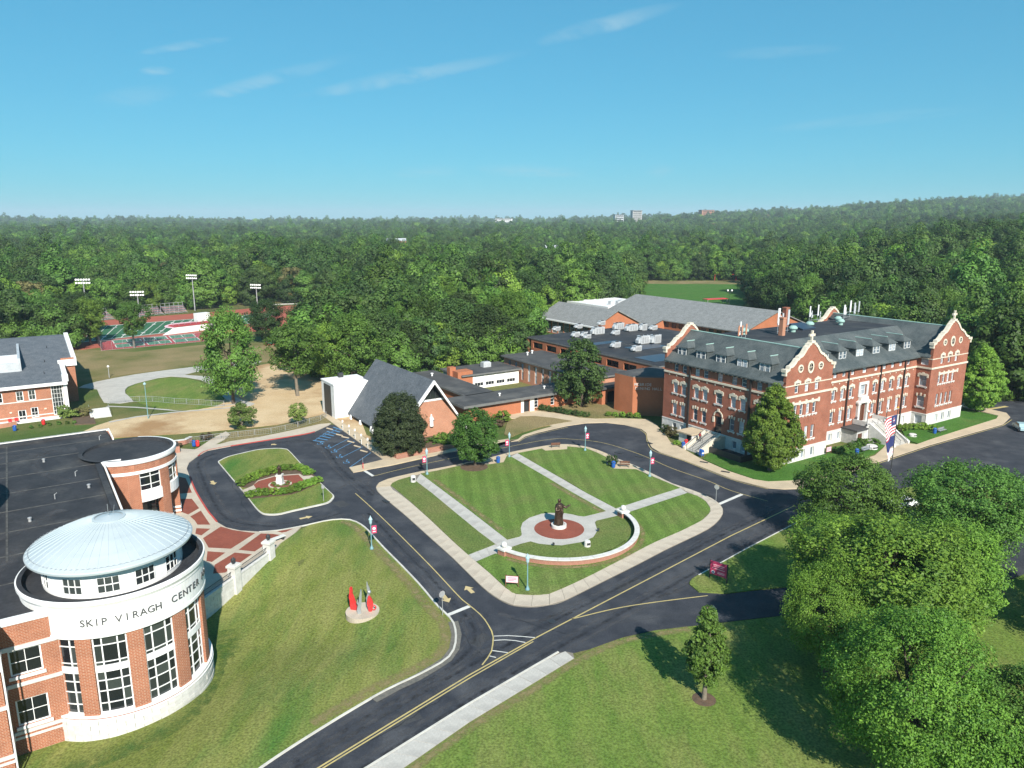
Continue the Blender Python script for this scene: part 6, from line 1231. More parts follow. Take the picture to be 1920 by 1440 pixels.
def small_sign(pos,rz,label,w=1.3,h=.75,z=.15,zb=.5):
    r=thing('lawn_sign',label,'sign',(*pos,z),rz)
    for s in (-1,1): MB().box(s*(w/2+.03)-.04,s*(w/2+.03)+.04,-.04,.04,0,zb+h+.1).build('post','wood',r)
    bo=MB().box(-w/2,w/2,-.03,.03,zb,zb+h).build('board','pink_sign',r); b=MB(); b.box(-w/2-.04,w/2+.04,-.034,.034,zb-.06,zb); b.box(-w/2-.04,w/2+.04,-.034,.034,zb+h,zb+h+.05); b.build('frame','wood',bo)
    for k in range(3): MB().box(-w*.36,w*.36*(1 if k<2 else .4),-.037,-.03,zb+h*(.7-.22*k),zb+h*(.7-.22*k)+.05).build('text_line','red_sign',bo)
small_sign((0.00,76.29),R(-8),'pink lettered sign board in a red frame on the front corner of the quad',1.35,.75); small_sign((55.07,124.33),R(33),'small pink sign on the grass in front of the western school gable',1.3,.8)
def plinth(pos,label,w,h,z=.15):
    r=thing('stone_marker',label,'marker',(*pos,z),R(20)); b=MB(); b.lathe([(w,0),(w*.95,h*.8),(w*.8,h)],14); b.build('block','stone_white',r); MB().box(-w*.5,w*.5,-w*.98,-w*.8,h*.35,h*.75).build('plaque','dark_metal',r)
plinth((-15.37,110.29),'white round stone marker at the top of the quad path',.42,1.0); plinth((9.41,86.82),'white stone marker on the lawn inside the curved wall',.42,.75); plinth((75.57,135.45),'white flat boulder on the lawn east of the front stairs',.7,.45); plinth((64.20,127.74),'white rough boulder on the lawn west of the front stairs',1.0,.6)
for p,l in (((5.20,86.82),'small dark floodlight at the front edge of the statue plaza'),((11.30,91.22),'small dark floodlight at the right edge of the statue plaza')):
    r=thing('ground_spotlight',l,'floodlight',(*p,.14),R(100)); MB().cyl(0,0,.04,0,.25,8).build('stem','dark_metal',r); MB().box(-.14,.14,-.1,.12,.22,.45).build('housing','dark_metal',r)
# sign-posted parking bays: posts with white sleeves
for i,p in enumerate(((-32.87,139.83),(-30.92,136.52),(-29.23,133.70),(-27.37,130.32),(-25.72,127.74))):
    r=thing('bay_post',['first','second','third','fourth','fifth'][i]+' slim white bay signpost from the white block along the chapel walk','signpost',(*p,.12),R(30),'parking bay signposts')
    MB().cyl(0,0,.05,0,1.0,8).build('sleeve','white_paint',r); MB().cyl(0,0,.025,1.0,2.0,6).build('post','galv',r); MB().box(-.15,.15,-.02,.02,1.5,1.95).build('plate','flag_white',r)
for i,l in enumerate(([(-36.45,141.35),(-34.93,140.21)],[(-33.82,137.25),(-31.78,135.81)],[(-32.20,135.45),(-30.47,134.40)],[(-30.59,132.67),(-28.74,131.32)],[(-28.95,130.00),(-26.89,128.37)],[(-27.21,127.10),(-25.12,125.55)])):
    a,b_=l; r=thing('wheel_stop',['first','second','third','fourth','fifth','sixth'][i]+' concrete wheel stop from the white block in the bays by the chapel','wheel stop',((a[0]+b_[0])/2,(a[1]+b_[1])/2,.012),math.atan2(b_[1]-a[1],b_[0]-a[0]),'wheel stops in the parking bays')
    MB().vprism([(-.13,0),(.13,0),(.08,.14),(-.08,.14)],-.85,.85).build('block','concrete_tan',r,rz=PI/2)
r=thing('marker_post','red and grey marker post at the chapel corner of the drive','post',(*(-24.42,116.65),.12)); MB().cyl(0,0,.06,0,1.0,8).build('red_sleeve','red_paint',r); MB().cyl(0,0,.03,1.0,1.9,6).build('rod','galv',r)
r=thing('pole','slim grey pole standing at the south corner of the turnaround island','pole',(*(-27.33,102.18),.15)); MB().cyl(0,0,.045,0,2.4,8).build('shaft','galv',r); MB().box(-.2,.2,-.02,.02,1.9,2.4).build('plate','galv',r)
# flagpole
FP=thing('flagpole','tall dark flagpole flying the striped flag in front of the school','flagpole',(*(61.48,115.32),.02))
b=MB(); b.lathe([(.16,0),(.14,.4),(.085,.5),(.05,10.6),(.01,10.65)],10); b.build('pole','dark_metal',FP); MB().lathe([(.01,10.6),(.11,10.68),(.14,10.78),(.1,10.88),(.01,10.92)],12).build('ball','orange_rail',FP)
def flag(zt,zb,wid,stripes,name,label=None):
    fl=put(None,name,FP,(0,0,0),R(196)); nx_=14; dz=(zt-zb)
    def pt(s,t): return (.06+s*wid*(.62+.38*(1-t))*.8,.22*math.sin(s*7+t*2.2)*s,zb+dz*(1-t)-.95*s*s*wid*.4-.5*s*t)
    for k,(t0,t1,s0,s1,m) in enumerate(stripes):
        b=MB()
        for i in range(nx_):
            a=s0+(s1-s0)*i/nx_; c=s0+(s1-s0)*(i+1)/nx_; e=.006 if m=='flag_blue' else 0
            q=[pt(a,t1),pt(c,t1),pt(c,t0),pt(a,t0)]; q=[(x,y-e,z) for x,y,z in q]; b.face(q); b.face([(x,y+.012+2*e,z) for x,y,z in q][::-1])
        b.build('flag_stripe' if 'blue' not in m else 'flag_canton',m,fl)
    return fl
st=[(k/13,(k+1)/13,0,1,'flag_red' if k%2==0 else 'flag_white') for k in range(13)]+[(-.005,7/13,-.005,.42,'flag_blue')]
flag(9.6,6.6,3.0,st,'national_flag')
flag(6.2,4.5,2.2,[(0,1,0,1,'flag_blue')],'navy_flag'); flag(4.1,2.9,1.6,[(0,.33,0,1,'flag_white'),(.33,.66,0,1,'pink_sign'),(.66,1,0,1,'flag_white')],'school_flag')
# person on the stairs
def person(name,label,loc,rz,shirt,trousers):
    r=thing(name,label,'person',loc,rz)
    V=[(0,0,.95),(0,-.02,1.2),(0,-.03,1.42),(0,-.04,1.52),(0,-.06,1.66),(-.2,-.03,1.40),(-.27,-.02,1.12),(-.24,-.2,.92),(.2,-.03,1.40),(.27,.04,1.12),(.25,-.1,.9),(-.1,0,.9),(-.11,-.16,.52),(-.11,-.02,.18),(-.11,-.12,.1),(.1,0,.9),(.11,.06,.46),(.11,.2,.06),(.11,.08,.0)]
    E=[(0,1),(1,2),(2,3),(3,4),(2,5),(5,6),(6,7),(2,8),(8,9),(9,10),(0,11),(11,12),(12,13),(13,14),(0,15),(15,16),(16,17),(17,18)]
    rad=[.15,.14,.15,.06,.1,.07,.05,.035,.07,.05,.035,.1,.075,.05,.04,.1,.075,.05,.04]
    me=bpy.data.meshes.new('body'); me.from_pydata(V,E,[]); o=put(me,'body',r); me.materials.append(MATS[trousers])
    o.modifiers.new('skin','SKIN'); sk=me.skin_vertices[0].data
    for i,q in enumerate(rad): sk[i].radius=(q,q)
    sk[0].use_root=True; s=o.modifiers.new('sub','SUBSURF'); s.levels=1; s.render_levels=2
    MB().lathe([(.17,.98),(.185,1.1),(.19,1.3),(.17,1.42),(.08,1.5)],14,0,-.03).build('shirt',shirt,r,smooth=True); MB().lathe([(.01,1.52),(.08,1.55),(.105,1.64),(.1,1.73),(.01,1.79)],12,0,-.07).build('head_skin','skin',r,smooth=True); MB().lathe([(.11,1.68),(.112,1.73),(.07,1.8),(.01,1.82)],12,0,-.055).build('hair','cloth_dark',r,smooth=True)
pc=math.cos(R(A_M)); ps=math.sin(R(A_M)); pu,pv=-3.6,14.3
person('person','person in dark shorts and red top climbing the west school stairs',(44.32+pu*pc-pv*ps,118+pu*ps+pv*pc,1.30),R(A_M)+R(90),'cloth_red','cloth_dark')
# parked car at the far right of the lot
def car(pos,rz,label,m):
    r=thing('parked_car',label,'car',(*pos,.02),rz)
    b=MB(); prof=[(-2.2,.35),(-2.25,.75),(-2.1,.92),(-1.5,.98),(-.9,1.42),(.55,1.45),(1.15,1.0),(2.0,.86),(2.2,.65),(2.18,.32)]
    for w0,w1 in ((.86,.86),): pass
    n=len(prof); 
    for s in (-1,1):
        b.face([(x,s*(.87-.14*max(0,z-.9)/.5),z) for x,z in prof][::-s])
    for i in range(n):
        p,q=prof[i],prof[(i+1)%n]; f=lambda p:.87-.14*max(0,p[1]-.9)/.5
        b.face([(p[0],-f(p),p[1]),(q[0],-f(q),q[1]),(q[0],f(q),q[1]),(p[0],f(p),p[1])][::-1])
    b.build('body',m,r)
    for s in (-1,1): MB().vprism([(-1.35,1.0),(-.85,1.36),(.5,1.38),(.98,1.02)],s*.78-.02,s*.78+.06*s).build('side_window','glass_dark',r)
    b=MB(); b.face([(.6,-.68,1.45),(1.17,-.78,1.03),(1.17,.78,1.03),(.6,.68,1.45)]); b.build('windscreen','glass_dark',r)
    for x in (-1.35,1.35):
        for s in (-1,1): w=MB().lathe([(.32,-.1),(.34,0),(.32,.1)],16).build('wheel','dark_metal',r,loc=(x,s*.8,.33)); w.rotation_euler=(R(90),0,0); MB().lathe([(.19,-.11),(.19,.11)],12).build('rim','galv',w)
    for s in (-1,1): MB().box(2.12,2.22,s*.6-.16,s*.6+.16,.6,.74).build('headlight','flag_white',r)
car((99.17,140.21),R(75),'pale blue car at the far right edge of the parking lot','lamp_glass')
car((55.80,100.33),R(20),'white car half hidden under the trees beside the flagpole lot','white_paint')

# ------------------------------------------------------------- planters by the arts centre
r=thing('brick_planter','angled brick planter walls with lantern posts north of the arts center','planter',(*(-57.91,127.74),.1),R(30))
for x0,y0,x1,y1 in ((-5,3.2,0,3.2),(-6,-1.5,-1.8,-1.5),(0,3.2,1.2,4.6)):
    b=MB(); seg(b,(x0,y0),(x1,y1),0,.8,.45); b.build('wall','planter_brick',r); b=MB(); seg(b,(x0,y0),(x1,y1),.8,.92,.58); b.build('coping','stone_white',r)
for x,y in ((-5,3.2),(-6,-1.5),(-1.8,-1.5)): MB().box(x-.35,x+.35,y-.35,y+.35,0,1.1).build('pier','planter_brick',r); MB().lathe([(.16,1.1),(.1,1.2),(.24,1.3),(.26,1.6),(.1,1.8),(.02,1.9)],8,x,y).build('lantern','dark_metal',r)
# ------------------------------------------------------------- sports ground furniture
def floodlight(pos,h,label,rz):
    r=thing('stadium_floodlight',label,'floodlight',(*pos,0),rz,'stadium floodlights')
    MB().lathe([(.28,0),(.16,h)],10).build('mast','galv',r); b=MB()
    for k in range(2): b.box(-2.6,2.6,-.08,.08,h-.2-k*1.3,h-.05-k*1.3)
    b.build('crossarm','galv',r)
    for k in range(2):
        for i in range(6): x=-2.4+i*.96; MB().lathe([(.18,-.25),(.4,.18),(.38,.2),(.01,.12)],10).build('lamp_head','flag_white',r,loc=(x,-.3,h+.15-k*1.3)).rotation_euler=(R(65),0,0)
floodlight((-169.6,297.0),16.7,'tall floodlight mast leftmost above the football field',R(10)); floodlight((-157.1,313.8),10.3,'shorter floodlight mast behind the field tree, second from the left',R(10)); floodlight((-142.3,334.5),15.7,'tall floodlight mast behind the far bleachers, third from the left',R(-15)); floodlight((-118.4,347.0),10.4,'floodlight mast furthest right at the wood edge of the field',R(-15))
def bleacher(a,b_,label):
    L=math.hypot(b_[0]-a[0],b_[1]-a[1]); r=thing('bleachers',label,'bleachers',(*a,0),math.atan2(b_[1]-a[1],b_[0]-a[0]),'far bleachers')
    for i in range(7): MB().box(0,L,i*.75,i*.75+.5,.5+i*.42,.58+i*.42).build('bench_row','pink_sign' if i%2 else 'hvac',r)
    b=MB()
    for k in range(6): x=L*k/5; b.box(x-.06,x+.06,0,5.2,.0,.12); b.box(x-.06,x+.06,5.0,5.2,0,4.4)
    b.box(0,L,5.1,5.2,4.3,4.4); b.build('frame','galv',r)
bleacher((-165.98,300.20),(-163.17,305.16),'small western bleacher section behind the field tree'); bleacher((-156.22,312.02),(-150.02,321.03),'middle bleacher section on the far side of the football field'); bleacher((-149.56,321.03),(-142.70,327.65),'eastern bleacher section on the far side of the football field')
r=thing('grandstand','white-sided grandstand with maroon deck between the field and tennis courts','grandstand',(*(-123.62,261.75),0),math.atan2((-112.33,276.20)[1]-(-123.62,261.75)[1],(-112.33,276.20)[0]-(-123.62,261.75)[0]))
b=MB(); b.vprism([(0,0),(19,0),(19,2.5),(5.0,2.5)],0,.3); b.box(19,22,0,.4,0,2.0); b.build('side_wall','white_paint',r); b=MB(); b.vprism([(4,2.5),(20,2.5),(20,2.9),(5,2.9)],-.3,4); b.build('deck','court_red',r); MB().box(16,21,4.2,7,0,5.8).build('press_box','white_paint',r)
b=MB(); 
for i in range(8): x=4+i*2.2; b.box(x-.04,x+.04,-.25,-.2,2.9,3.9)
b.box(4,20,-.25,-.2,3.8,3.9); b.build('railing','galv',r)
def fence(pts,h,label,m='dark_metal',step=3.,mesh=True,z=0,name='wire_fence'):
    r=thing(name,label,'fence',(*pts[0],z)); P=resample(pts,step); o=pts[0]
    for p in P: MB().cyl(p[0]-o[0],p[1]-o[1],.045,0,h,6).build('post',m,r)
    b=MB(); Q_=[(p[0]-o[0],p[1]-o[1]) for p in P]
    for zz in (h-.05,.12): ribbon(b,Q_,.05,zz,h=.05)
    if mesh:
        for k in range(1,int(h/.35)): b.tube([(x,y,.12+k*.35) for x,y in Q_],.012,3,cap=False)
        R_=resample(Q_,.45)
        for x,y in R_: b.box(x-.008,x+.008,y-.008,y+.008,.12,h-.05)
    b.build('wire_mesh',m,r); return r
fence([(-139.50,247.58),(-128.22,230.83)],3.2,'dark fence on the western end of the tennis courts')
fence([(-128.20,229.86),(-98.30,252.14)],3.2,'long wire fence along the near side of the tennis courts','galv')
fence([(-89.63,161.38),(-82.52,163.88),(-74.79,161.38),(-63.19,158.94)],1.3,'thin wire fence along the footpath below the hillside lawn','galv')
fence([(-59.48,130.99),(-53.44,134.40),(-45.05,137.98),(-39.01,146.52),(-38.52,149.88)],1.2,'low wire fence between the dirt lot and the north verge','galv')
fence([(-140.79,324.78),(-129.21,340.67),(-111.24,353.61),(-82.43,360.45)],2.4,'dark fence behind the running track on the wood side')
r=fence([(-27.79,200.88),(-24.45,214.43),(-29.83,232.81)],1.8,'chain fence topped with a yellow rail behind the chapel','galv'); b=MB(); Q_=[(-27.79,200.88),(-24.45,214.43),(-29.83,232.81)]; ribbon(b,[(p[0]-Q_[0][0],p[1]-Q_[0][1]) for p in Q_],.25,2.0,h=.2); b.build('top_rail','orange_rail',r)
def goal(pos,rz,label,m,w=7.3,h=2.4,gr=None):
    r=thing('goal_frame',label,'goal',(*pos,.1),rz)
    for s in (-1,1): MB().box(s*w/2-.08,s*w/2+.08,-.08,.08,0,h).build('upright',m,r); MB().tube([(s*w/2,0,h),(s*w/2,1.8,0)],.06,6).build('back_stay',m,r)
    MB().box(-w/2,w/2,-.08,.08,h-.1,h+.08).build('crossbar',m,r)
goal((143.71,506.20),R(-5),'red goal frame at the far edge of the green playing field','red_paint',14,4); goal((-97.56,321.03),R(15),'white goal frame at the eastern end of the running track','white_paint',10,4.5)
r=thing('field_shelter','small red-roofed shelter at the near corner of the green playing field','shelter',(*(98.14,360.45),.3),R(20)); MB().box(-6,6,-2,2,2.4,2.6).build('roof','red_paint',r)
for x in (-5.5,5.5):
    for y in (-1.7,1.7): MB().box(x-.1,x+.1,y-.1,y+.1,0,2.4).build('post','galv',r)
for p,l,h in (((-74.89,148.60),'slim teal light pole between the hillside lawn and the dirt lot',7.2),((-104.47,189.55),'short white-headed lamp beside the service path',2.8)):
    r=thing('path_light',l,'street lamp',(*p,0)); MB().lathe([(.1,0),(.06,h)],8).build('pole','teal_metal' if h>4 else 'galv',r); MB().lathe([(.05,h-.1),(.28,h),(.28,h+.25),(.05,h+.45)],10).build('lamp_head','lamp_glass' if h>4 else 'white_paint',r)
for i,(p,l) in enumerate((((96.12,330.57),'twin white lamp head rising behind the gym ridge near the field'),((116.17,347.02),'twin white lamp head rising behind the eastern end of the gym'))):
    r=thing('twin_lamp',l,'street lamp',(*p,0)); MB().lathe([(.1,0),(.07,9)],8).build('pole','dark_metal',r)
    for s in (-1,1): MB().lathe([(.1,9),(.4,9.3),(.4,9.7),(.1,10)],10,s*.9,0).build('lamp_head','white_paint',r)
    MB().box(-.9,.9,-.05,.05,8.9,9.05).build('crossarm','dark_metal',r)
# patio things by the north-west building
for p,l in (((-100.52,144.49),'red patio chair set at the left edge'),((-99.76,145.30),'red patio chair beside the brick patio wall')):
    r=thing('patio_chair',l,'chair',(*p,.1),R(40)); MB().box(-.3,.3,-.3,.3,.38,.44).build('seat','red_paint',r); MB().box(-.3,.3,.26,.32,.44,.95).build('backrest','red_paint',r)
    for x in (-.26,.26):
        for y in (-.26,.26): MB().box(x-.03,x+.03,y-.03,y+.03,0,.38).build('leg','dark_metal',r)
bin_((-93.40,143.69),'red bin on the patio of the north-west building','red_paint',.1); bin_((-96.39,139.46),'blue bin on the grass by the patio wall','blue_paint',.05)
# small far buildings among the trees
FAR=((-241,424,12,8.5,'white_paint','white house gable showing among the trees behind the first floodlight'),(-212,525,13,8,'white_paint','small white roof in the woods behind the football field'),(-138,905,22,15.5,'brick_pale','low tan roof in the woods left of centre'),(37,705,12,14,'hvac','grey roof in the woods behind the hall'),(306,2200,26,53,'hvac','far pale office block on the horizon right of centre'),(373,2300,30,66,'stone_grey','far tall grey office block on the horizon'),(634,2500,44,70,'brick_pale','far pink building on the rising horizon'),(-40,3400,80,44,'white_paint','long white far building on the horizon at the centre'))
for x,y,w,ztop,m,l in FAR:
    g0=terr(x,y); r=thing('distant_building',l,'building',(x,y,g0),R(15)); hh=max(4,ztop-g0); dp=min(12,w*.3)
    MB().box(-w/2,w/2,-dp,dp,-5,hh).build('wall',m,r)
    if y<1000: b=MB(); b.face([(-w/2-.6,-dp-.6,hh),(w/2+.6,-dp-.6,hh),(w/2+.6,0,hh+3),(-w/2-.6,0,hh+3)]); b.face([(w/2+.6,dp+.6,hh),(-w/2-.6,dp+.6,hh),(-w/2-.6,0,hh+3),(w/2+.6,0,hh+3)]); b.build('roof','hvac',r)
    else:
        MB().box(-w/2-.5,w/2+.5,-dp-.5,dp+.5,hh,hh+1.5).build('roof','shingle_grey',r)
        for k in range(5): MB().box(-w*.45,w*.45,-dp-.3,-dp-.05,hh-4-k*6,hh-1.5-k*6).build('window_band','glass_hall',r)

# ------------------------------------------------------------- trees, shrubs, forest
import numpy as np
def leaf_mat(name,dark,light,trans=.25,vary=1.):
    m=bpy.data.materials.new(name); m.use_nodes=True; t=m.node_tree; N=t.nodes; L=t.links; N.clear()
    out=N.new('ShaderNodeOutputMaterial'); at=N.new('ShaderNodeAttribute'); at.attribute_name='tint'; oi=N.new('ShaderNodeObjectInfo')
    r=N.new('ShaderNodeValToRGB'); r.color_ramp.elements[0].color=(*dark,1); r.color_ramp.elements[1].color=(*light,1); L.new(at.outputs['Fac'],r.inputs[0])
    hs=N.new('ShaderNodeHueSaturation'); L.new(r.outputs[0],hs.inputs['Color'])
    mr=N.new('ShaderNodeMapRange'); mr.inputs[3].default_value=.496; mr.inputs[4].default_value=.520; L.new(oi.outputs['Random'],mr.inputs[0]); L.new(mr.outputs[0],hs.inputs['Hue'])
    mu=N.new('ShaderNodeMath'); mu.operation='MULTIPLY'; mu.inputs[1].default_value=7.31; L.new(oi.outputs['Random'],mu.inputs[0]); fr=N.new('ShaderNodeMath'); fr.operation='FRACT'; L.new(mu.outputs[0],fr.inputs[0])
    mv=N.new('ShaderNodeMapRange'); mv.inputs[3].default_value=1-.38*vary; mv.inputs[4].default_value=1+.4*vary; L.new(fr.outputs[0],mv.inputs[0]); L.new(mv.outputs[0],hs.inputs['Value'])
    d=N.new('ShaderNodeBsdfPrincipled'); d.inputs['Roughness'].default_value=.55; d.inputs['Specular IOR Level'].default_value=.25; L.new(hs.outputs[0],d.inputs['Base Color'])
    tr=N.new('ShaderNodeBsdfTranslucent'); L.new(hs.outputs[0],tr.inputs['Color']); mx=N.new('ShaderNodeMixShader'); mx.inputs[0].default_value=trans
    L.new(d.outputs[0],mx.inputs[1]); L.new(tr.outputs[0],mx.inputs[2]); L.new(mx.outputs[0],out.inputs['Surface']); MATS[name]=m
leaf_mat('leaf_mid',(0.048,0.097,0.018),(0.138,0.241,0.039)); leaf_mat('leaf_dark',(0.031,0.060,0.015),(0.085,0.142,0.033)); leaf_mat('leaf_bright',(0.087,0.163,0.021),(0.216,0.327,0.045))
leaf_mat('leaf_yew',(0.030,0.041,0.016),(0.074,0.095,0.035)); leaf_mat('leaf_locust',(0.069,0.148,0.020),(0.204,0.342,0.043),.25,.22); leaf_mat('leaf_bronze',(0.068,0.047,0.027),(0.135,0.088,0.054)); leaf_mat('leaf_lime',(0.095,0.142,0.027),(0.230,0.270,0.068)); leaf_mat('leaf_brownish',(0.081,0.081,0.027),(0.176,0.149,0.061))
SHAPE={
 'round':lambda h:max(.05,(1-(2*h-1)**2))**.5,
 'oak':lambda h:max(.05,(1-(1.75*h-.75)**2 if h>.43 else 1-(2.1*h-.9)**2*.9))**.5,
 'cone':lambda h:max(.05,1-((h-.3)/.72)**2 if h>.3 else 1-((.3-h)/.62)**2)**.62,
 'column':lambda h:min(1,1.35*(1-h)**.62)*min(1,.45+2.4*h)+.03,
 'vase':lambda h:max(.06,(.45+.75*h) if h<.65 else (.94*(1-((h-.65)/.35)**2)**.5)),
}
def tree_meshes(name,shape,H,CR,cb,leafm,ncl,nl,ls,seed,rc=None,bark='bark',limbs=9,droop=0.,shell=.5,soft=0):
    rg=np.random.default_rng(seed); rnd=random.Random(seed); f=SHAPE[shape]; ch=H*(1-cb); z0=H*cb
    C=[]; 
    lob=[(rg.uniform(0,6.28),rg.uniform(.12,.3),rg.integers(2,5)) for _ in range(3)]
    while len(C)<ncl:
        h=rg.uniform(0,1)
        if rg.uniform()>(.25+.75*f(h)): continue
        a=rg.uniform(0,2*PI); rho=(shell+(1-shell)*rg.uniform()**.6); r=f(h)*CR*rho
        r*=1+sum(am*math.sin(k*a+ph+h*4) for ph,am,k in lob)*(.18 if shape in ('column','cone') else .55)
        C.append((r*math.cos(a),r*math.sin(a),z0+h*ch*(.97+.06*rg.uniform())))
    C=np.array(C); rc=rc or CR*.24
    R_=rc*rg.uniform(.6,1.25,ncl)
    idx=np.repeat(np.arange(ncl),nl); n=len(idx)
    d=rg.normal(size=(n,3)); d/=np.linalg.norm(d,axis=1)[:,None]; d[:,2]*=.75
    rad=R_[idx]*rg.uniform(.45,1.0,n)**.5
    P=C[idx]+d*rad[:,None]; P[:,2]-=droop*rad*rg.uniform(0,1,n)
    P[:,2]=np.maximum(P[:,2],z0*.75)
    ctr=np.array([0,0,z0+ch*.4]); out=P-ctr; out/=np.linalg.norm(out,axis=1)[:,None]+1e-6
    nrm=(d*.6+out*.5+rg.normal(size=(n,3))*.55+np.array([0,0,.45])) if not soft else (d*.9+out*.5+rg.normal(size=(n,3))*.3+np.array([0,0,.2])); nrm/=np.linalg.norm(nrm,axis=1)[:,None]
    t=np.cross(nrm,rg.normal(size=(n,3))); t/=np.linalg.norm(t,axis=1)[:,None]+1e-9; b=np.cross(nrm,t)
    s=ls*rg.uniform(.6,1.3,n)[:,None]
    V=np.empty((n,4,3)); V[:,0]=P-t*s*.95; V[:,1]=P-b*s*.55+nrm*s*.12; V[:,2]=P+t*s*.95; V[:,3]=P+b*s*.55+nrm*s*.12
    me=bpy.data.meshes.new('crown'); me.vertices.add(n*4); me.vertices.foreach_set('co',V.ravel()); me.loops.add(n*4); me.loops.foreach_set('vertex_index',np.arange(n*4,dtype=np.int32)); me.polygons.add(n); me.polygons.foreach_set('loop_start',np.arange(0,n*4,4,dtype=np.int32))
    me.update(calc_edges=True)
    ctint=rg.uniform(.15,.75,ncl); tint=np.clip(ctint[idx]+rg.uniform(-.25,.3,n),0,1); at=me.attributes.new('tint','FLOAT','FACE'); at.data.foreach_set('value',tint.astype(np.float32))
    me.materials.append(MATS[leafm])
    tb=MB(); r0=max(.09,H*.021); top=z0+ch*.72
    path=[(0,0,-.5),(0,0,.25),(rnd.uniform(-.02,.02)*H*.5,rnd.uniform(-.02,.02)*H*.5,z0*.6+.3),(rnd.uniform(-.02,.02)*H,rnd.uniform(-.02,.02)*H,z0+ch*.3),(rnd.uniform(-.02,.02)*H,rnd.uniform(-.02,.02)*H,top)]
    tb.tube(path,[r0*1.7,r0*1.2,r0,r0*.7,r0*.2],9)
    sel=rnd.sample(range(ncl),min(limbs,ncl))
    for i in sel:
        e=C[i]; zb=min(z0+ch*rnd.uniform(.05,.45),e[2]-.3); zb=max(zb,z0*.8)
        k=min(1,max(0,(zb-path[2][2])/(path[4][2]-path[2][2]+1e-6))); sx_=path[2][0]+(path[4][0]-path[2][0])*k; sy_=path[2][1]+(path[4][1]-path[2][1])*k
        mid=((sx_+e[0])*.5+rnd.uniform(-.3,.3),(sy_+e[1])*.5+rnd.uniform(-.3,.3),(zb+e[2])*.5-.15*abs(e[0]-sx_)*.3)
        tb.tube([(sx_,sy_,zb),mid,tuple(e)],[r0*.5,r0*.32,r0*.1],6,cap=False)
    return tb.mesh('trunk',bark,smooth=True,uv=False),me
TM={}
def tm(kind):
    if kind not in TM: TM[kind]=tree_meshes(kind,*SPEC[kind])
    return TM[kind]
#        shape   H   CR  cb  leaf       ncl nl  ls  seed
SPEC={
 'near_locust':('vase',14,6.6,.22,'leaf_locust',400,150,.135,11,1.15,'bark',16,.5,.35),
 'near_locust2':('round',14,6.4,.18,'leaf_locust',420,190,.105,23,1.1,'bark',16,.6,.35),
 'near_dark':('round',11,5.6,.12,'leaf_mid',330,130,.135,31,1.0,'bark',12,0,.45),
 'near_honey':('vase',11.5,7.2,.25,'leaf_mid',370,130,.135,47,1.1,'bark',14,.2,.35),
 'young':('column',8.8,1.75,.22,'leaf_mid',150,70,.13,5,.42,'bark_pale',8,0,.35),
 'ginkgo':('column',14,4.1,.08,'leaf_bright',520,95,.165,6,.62,'bark_pale',10,0,.62),
 'yew':('cone',10.4,4.6,.02,'leaf_yew',460,110,.15,8,.75,'bark',6,.1,.6),
 'maple':('round',9.4,3.9,.13,'leaf_mid',230,110,.15,9,.8,'bark',9,0,.5),
 'hall_tree':('oak',14.7,5.3,.10,'leaf_dark',230,70,.26,10,1.0,'bark',12,.2,.35),
 'oak_a':('oak',18,7.2,.16,'leaf_mid',210,105,.26,12,1.6,'bark',12,0,.4),
 'oak_b':('round',16,6.6,.14,'leaf_dark',200,105,.26,13,1.5,'bark',10,0,.45),
 'oak_c':('vase',18,7.4,.2,'leaf_bright',200,105,.26,14,1.6,'bark_pale',14,0,.35),
 'open_tree':('vase',17,6.3,.33,'leaf_mid',160,95,.25,15,1.25,'bark_pale',16,0,.3),
 'small':('round',4.5,1.9,.28,'leaf_lime',80,45,.15,16,.5,'bark_pale',6,0,.4),
 'bushy':('round',5,2.5,.05,'leaf_lime',110,50,.17,17,.55,'bark_pale',8,0,.45),
 'f_round':('round',17,7.5,.05,'leaf_mid',70,130,.43,21,2.4,'bark',4,0,.72,1),
 'f_oak':('oak',19,8.0,.05,'leaf_dark',75,130,.43,22,2.5,'bark',4,0,.72,1),
 'f_tall':('column',22,6.4,.05,'leaf_mid',75,130,.43,24,2.2,'bark',4,0,.72,1),
 'f_bright':('round',16,7.0,.05,'leaf_bright',65,130,.43,25,2.3,'bark',4,0,.72,1),
 'f_low':('oak',15,8.2,.03,'leaf_mid',70,130,.43,26,2.6,'bark',4,0,.72,1),
 'f_brown':('round',15,6.5,.05,'leaf_brownish',60,130,.43,27,2.1,'bark',4,0,.72,1),
}
rt=random.Random(3)
def tree(name,label,pos,kind,H=None,CR=None,group=None,z=None,rz=None):
    H0,C0=SPEC[kind][1],SPEC[kind][2]; H=H or H0; CR=CR or C0
    o=thing(name,label,'tree',(*pos,terr(*pos) if z is None else z),rt.uniform(0,6.28) if rz is None else rz,group); o.scale=(CR/C0,CR/C0,H/H0)
    a,b=tm(kind); put(a,'trunk',o); put(b,'crown',o); return o
# near trees, lower right
tree('honey_locust','big feathery bright green tree at the bottom right corner of the front lawn',(28.39,46.96),'near_locust2',13.2,6.0)
tree('honey_locust','broad light green tree in the middle of the right-hand group above the feathery one',(34.59,62.54),'near_locust',13.2,8.0,rz=1.0)
tree('honey_locust','smaller green tree filling the left edge of the right-hand group above the shaded drive',(34.32,73.20),'near_locust',9.5,4.8,rz=3.0)
tree('honey_locust','leaning green tree on the left flank of the right-hand group beside the shaded drive',(28.33,60.27),'near_locust2',10.5,4.4,rz=4.0)
tree('honey_locust','mid-green tree joining the broad light green one to the tree over the parking lot',(41.69,66.66),'near_locust',11.5,6.2,rz=5.0)
tree('shade_tree','dense dark green tree between the drive and the school lawn',(42.53,89.05),'near_dark',10.6,6.2)
tree('honey_locust','wide spreading tree at the right edge over the parking lot',(54.89,83.22),'near_honey',11.2,8.6,rz=2.2)
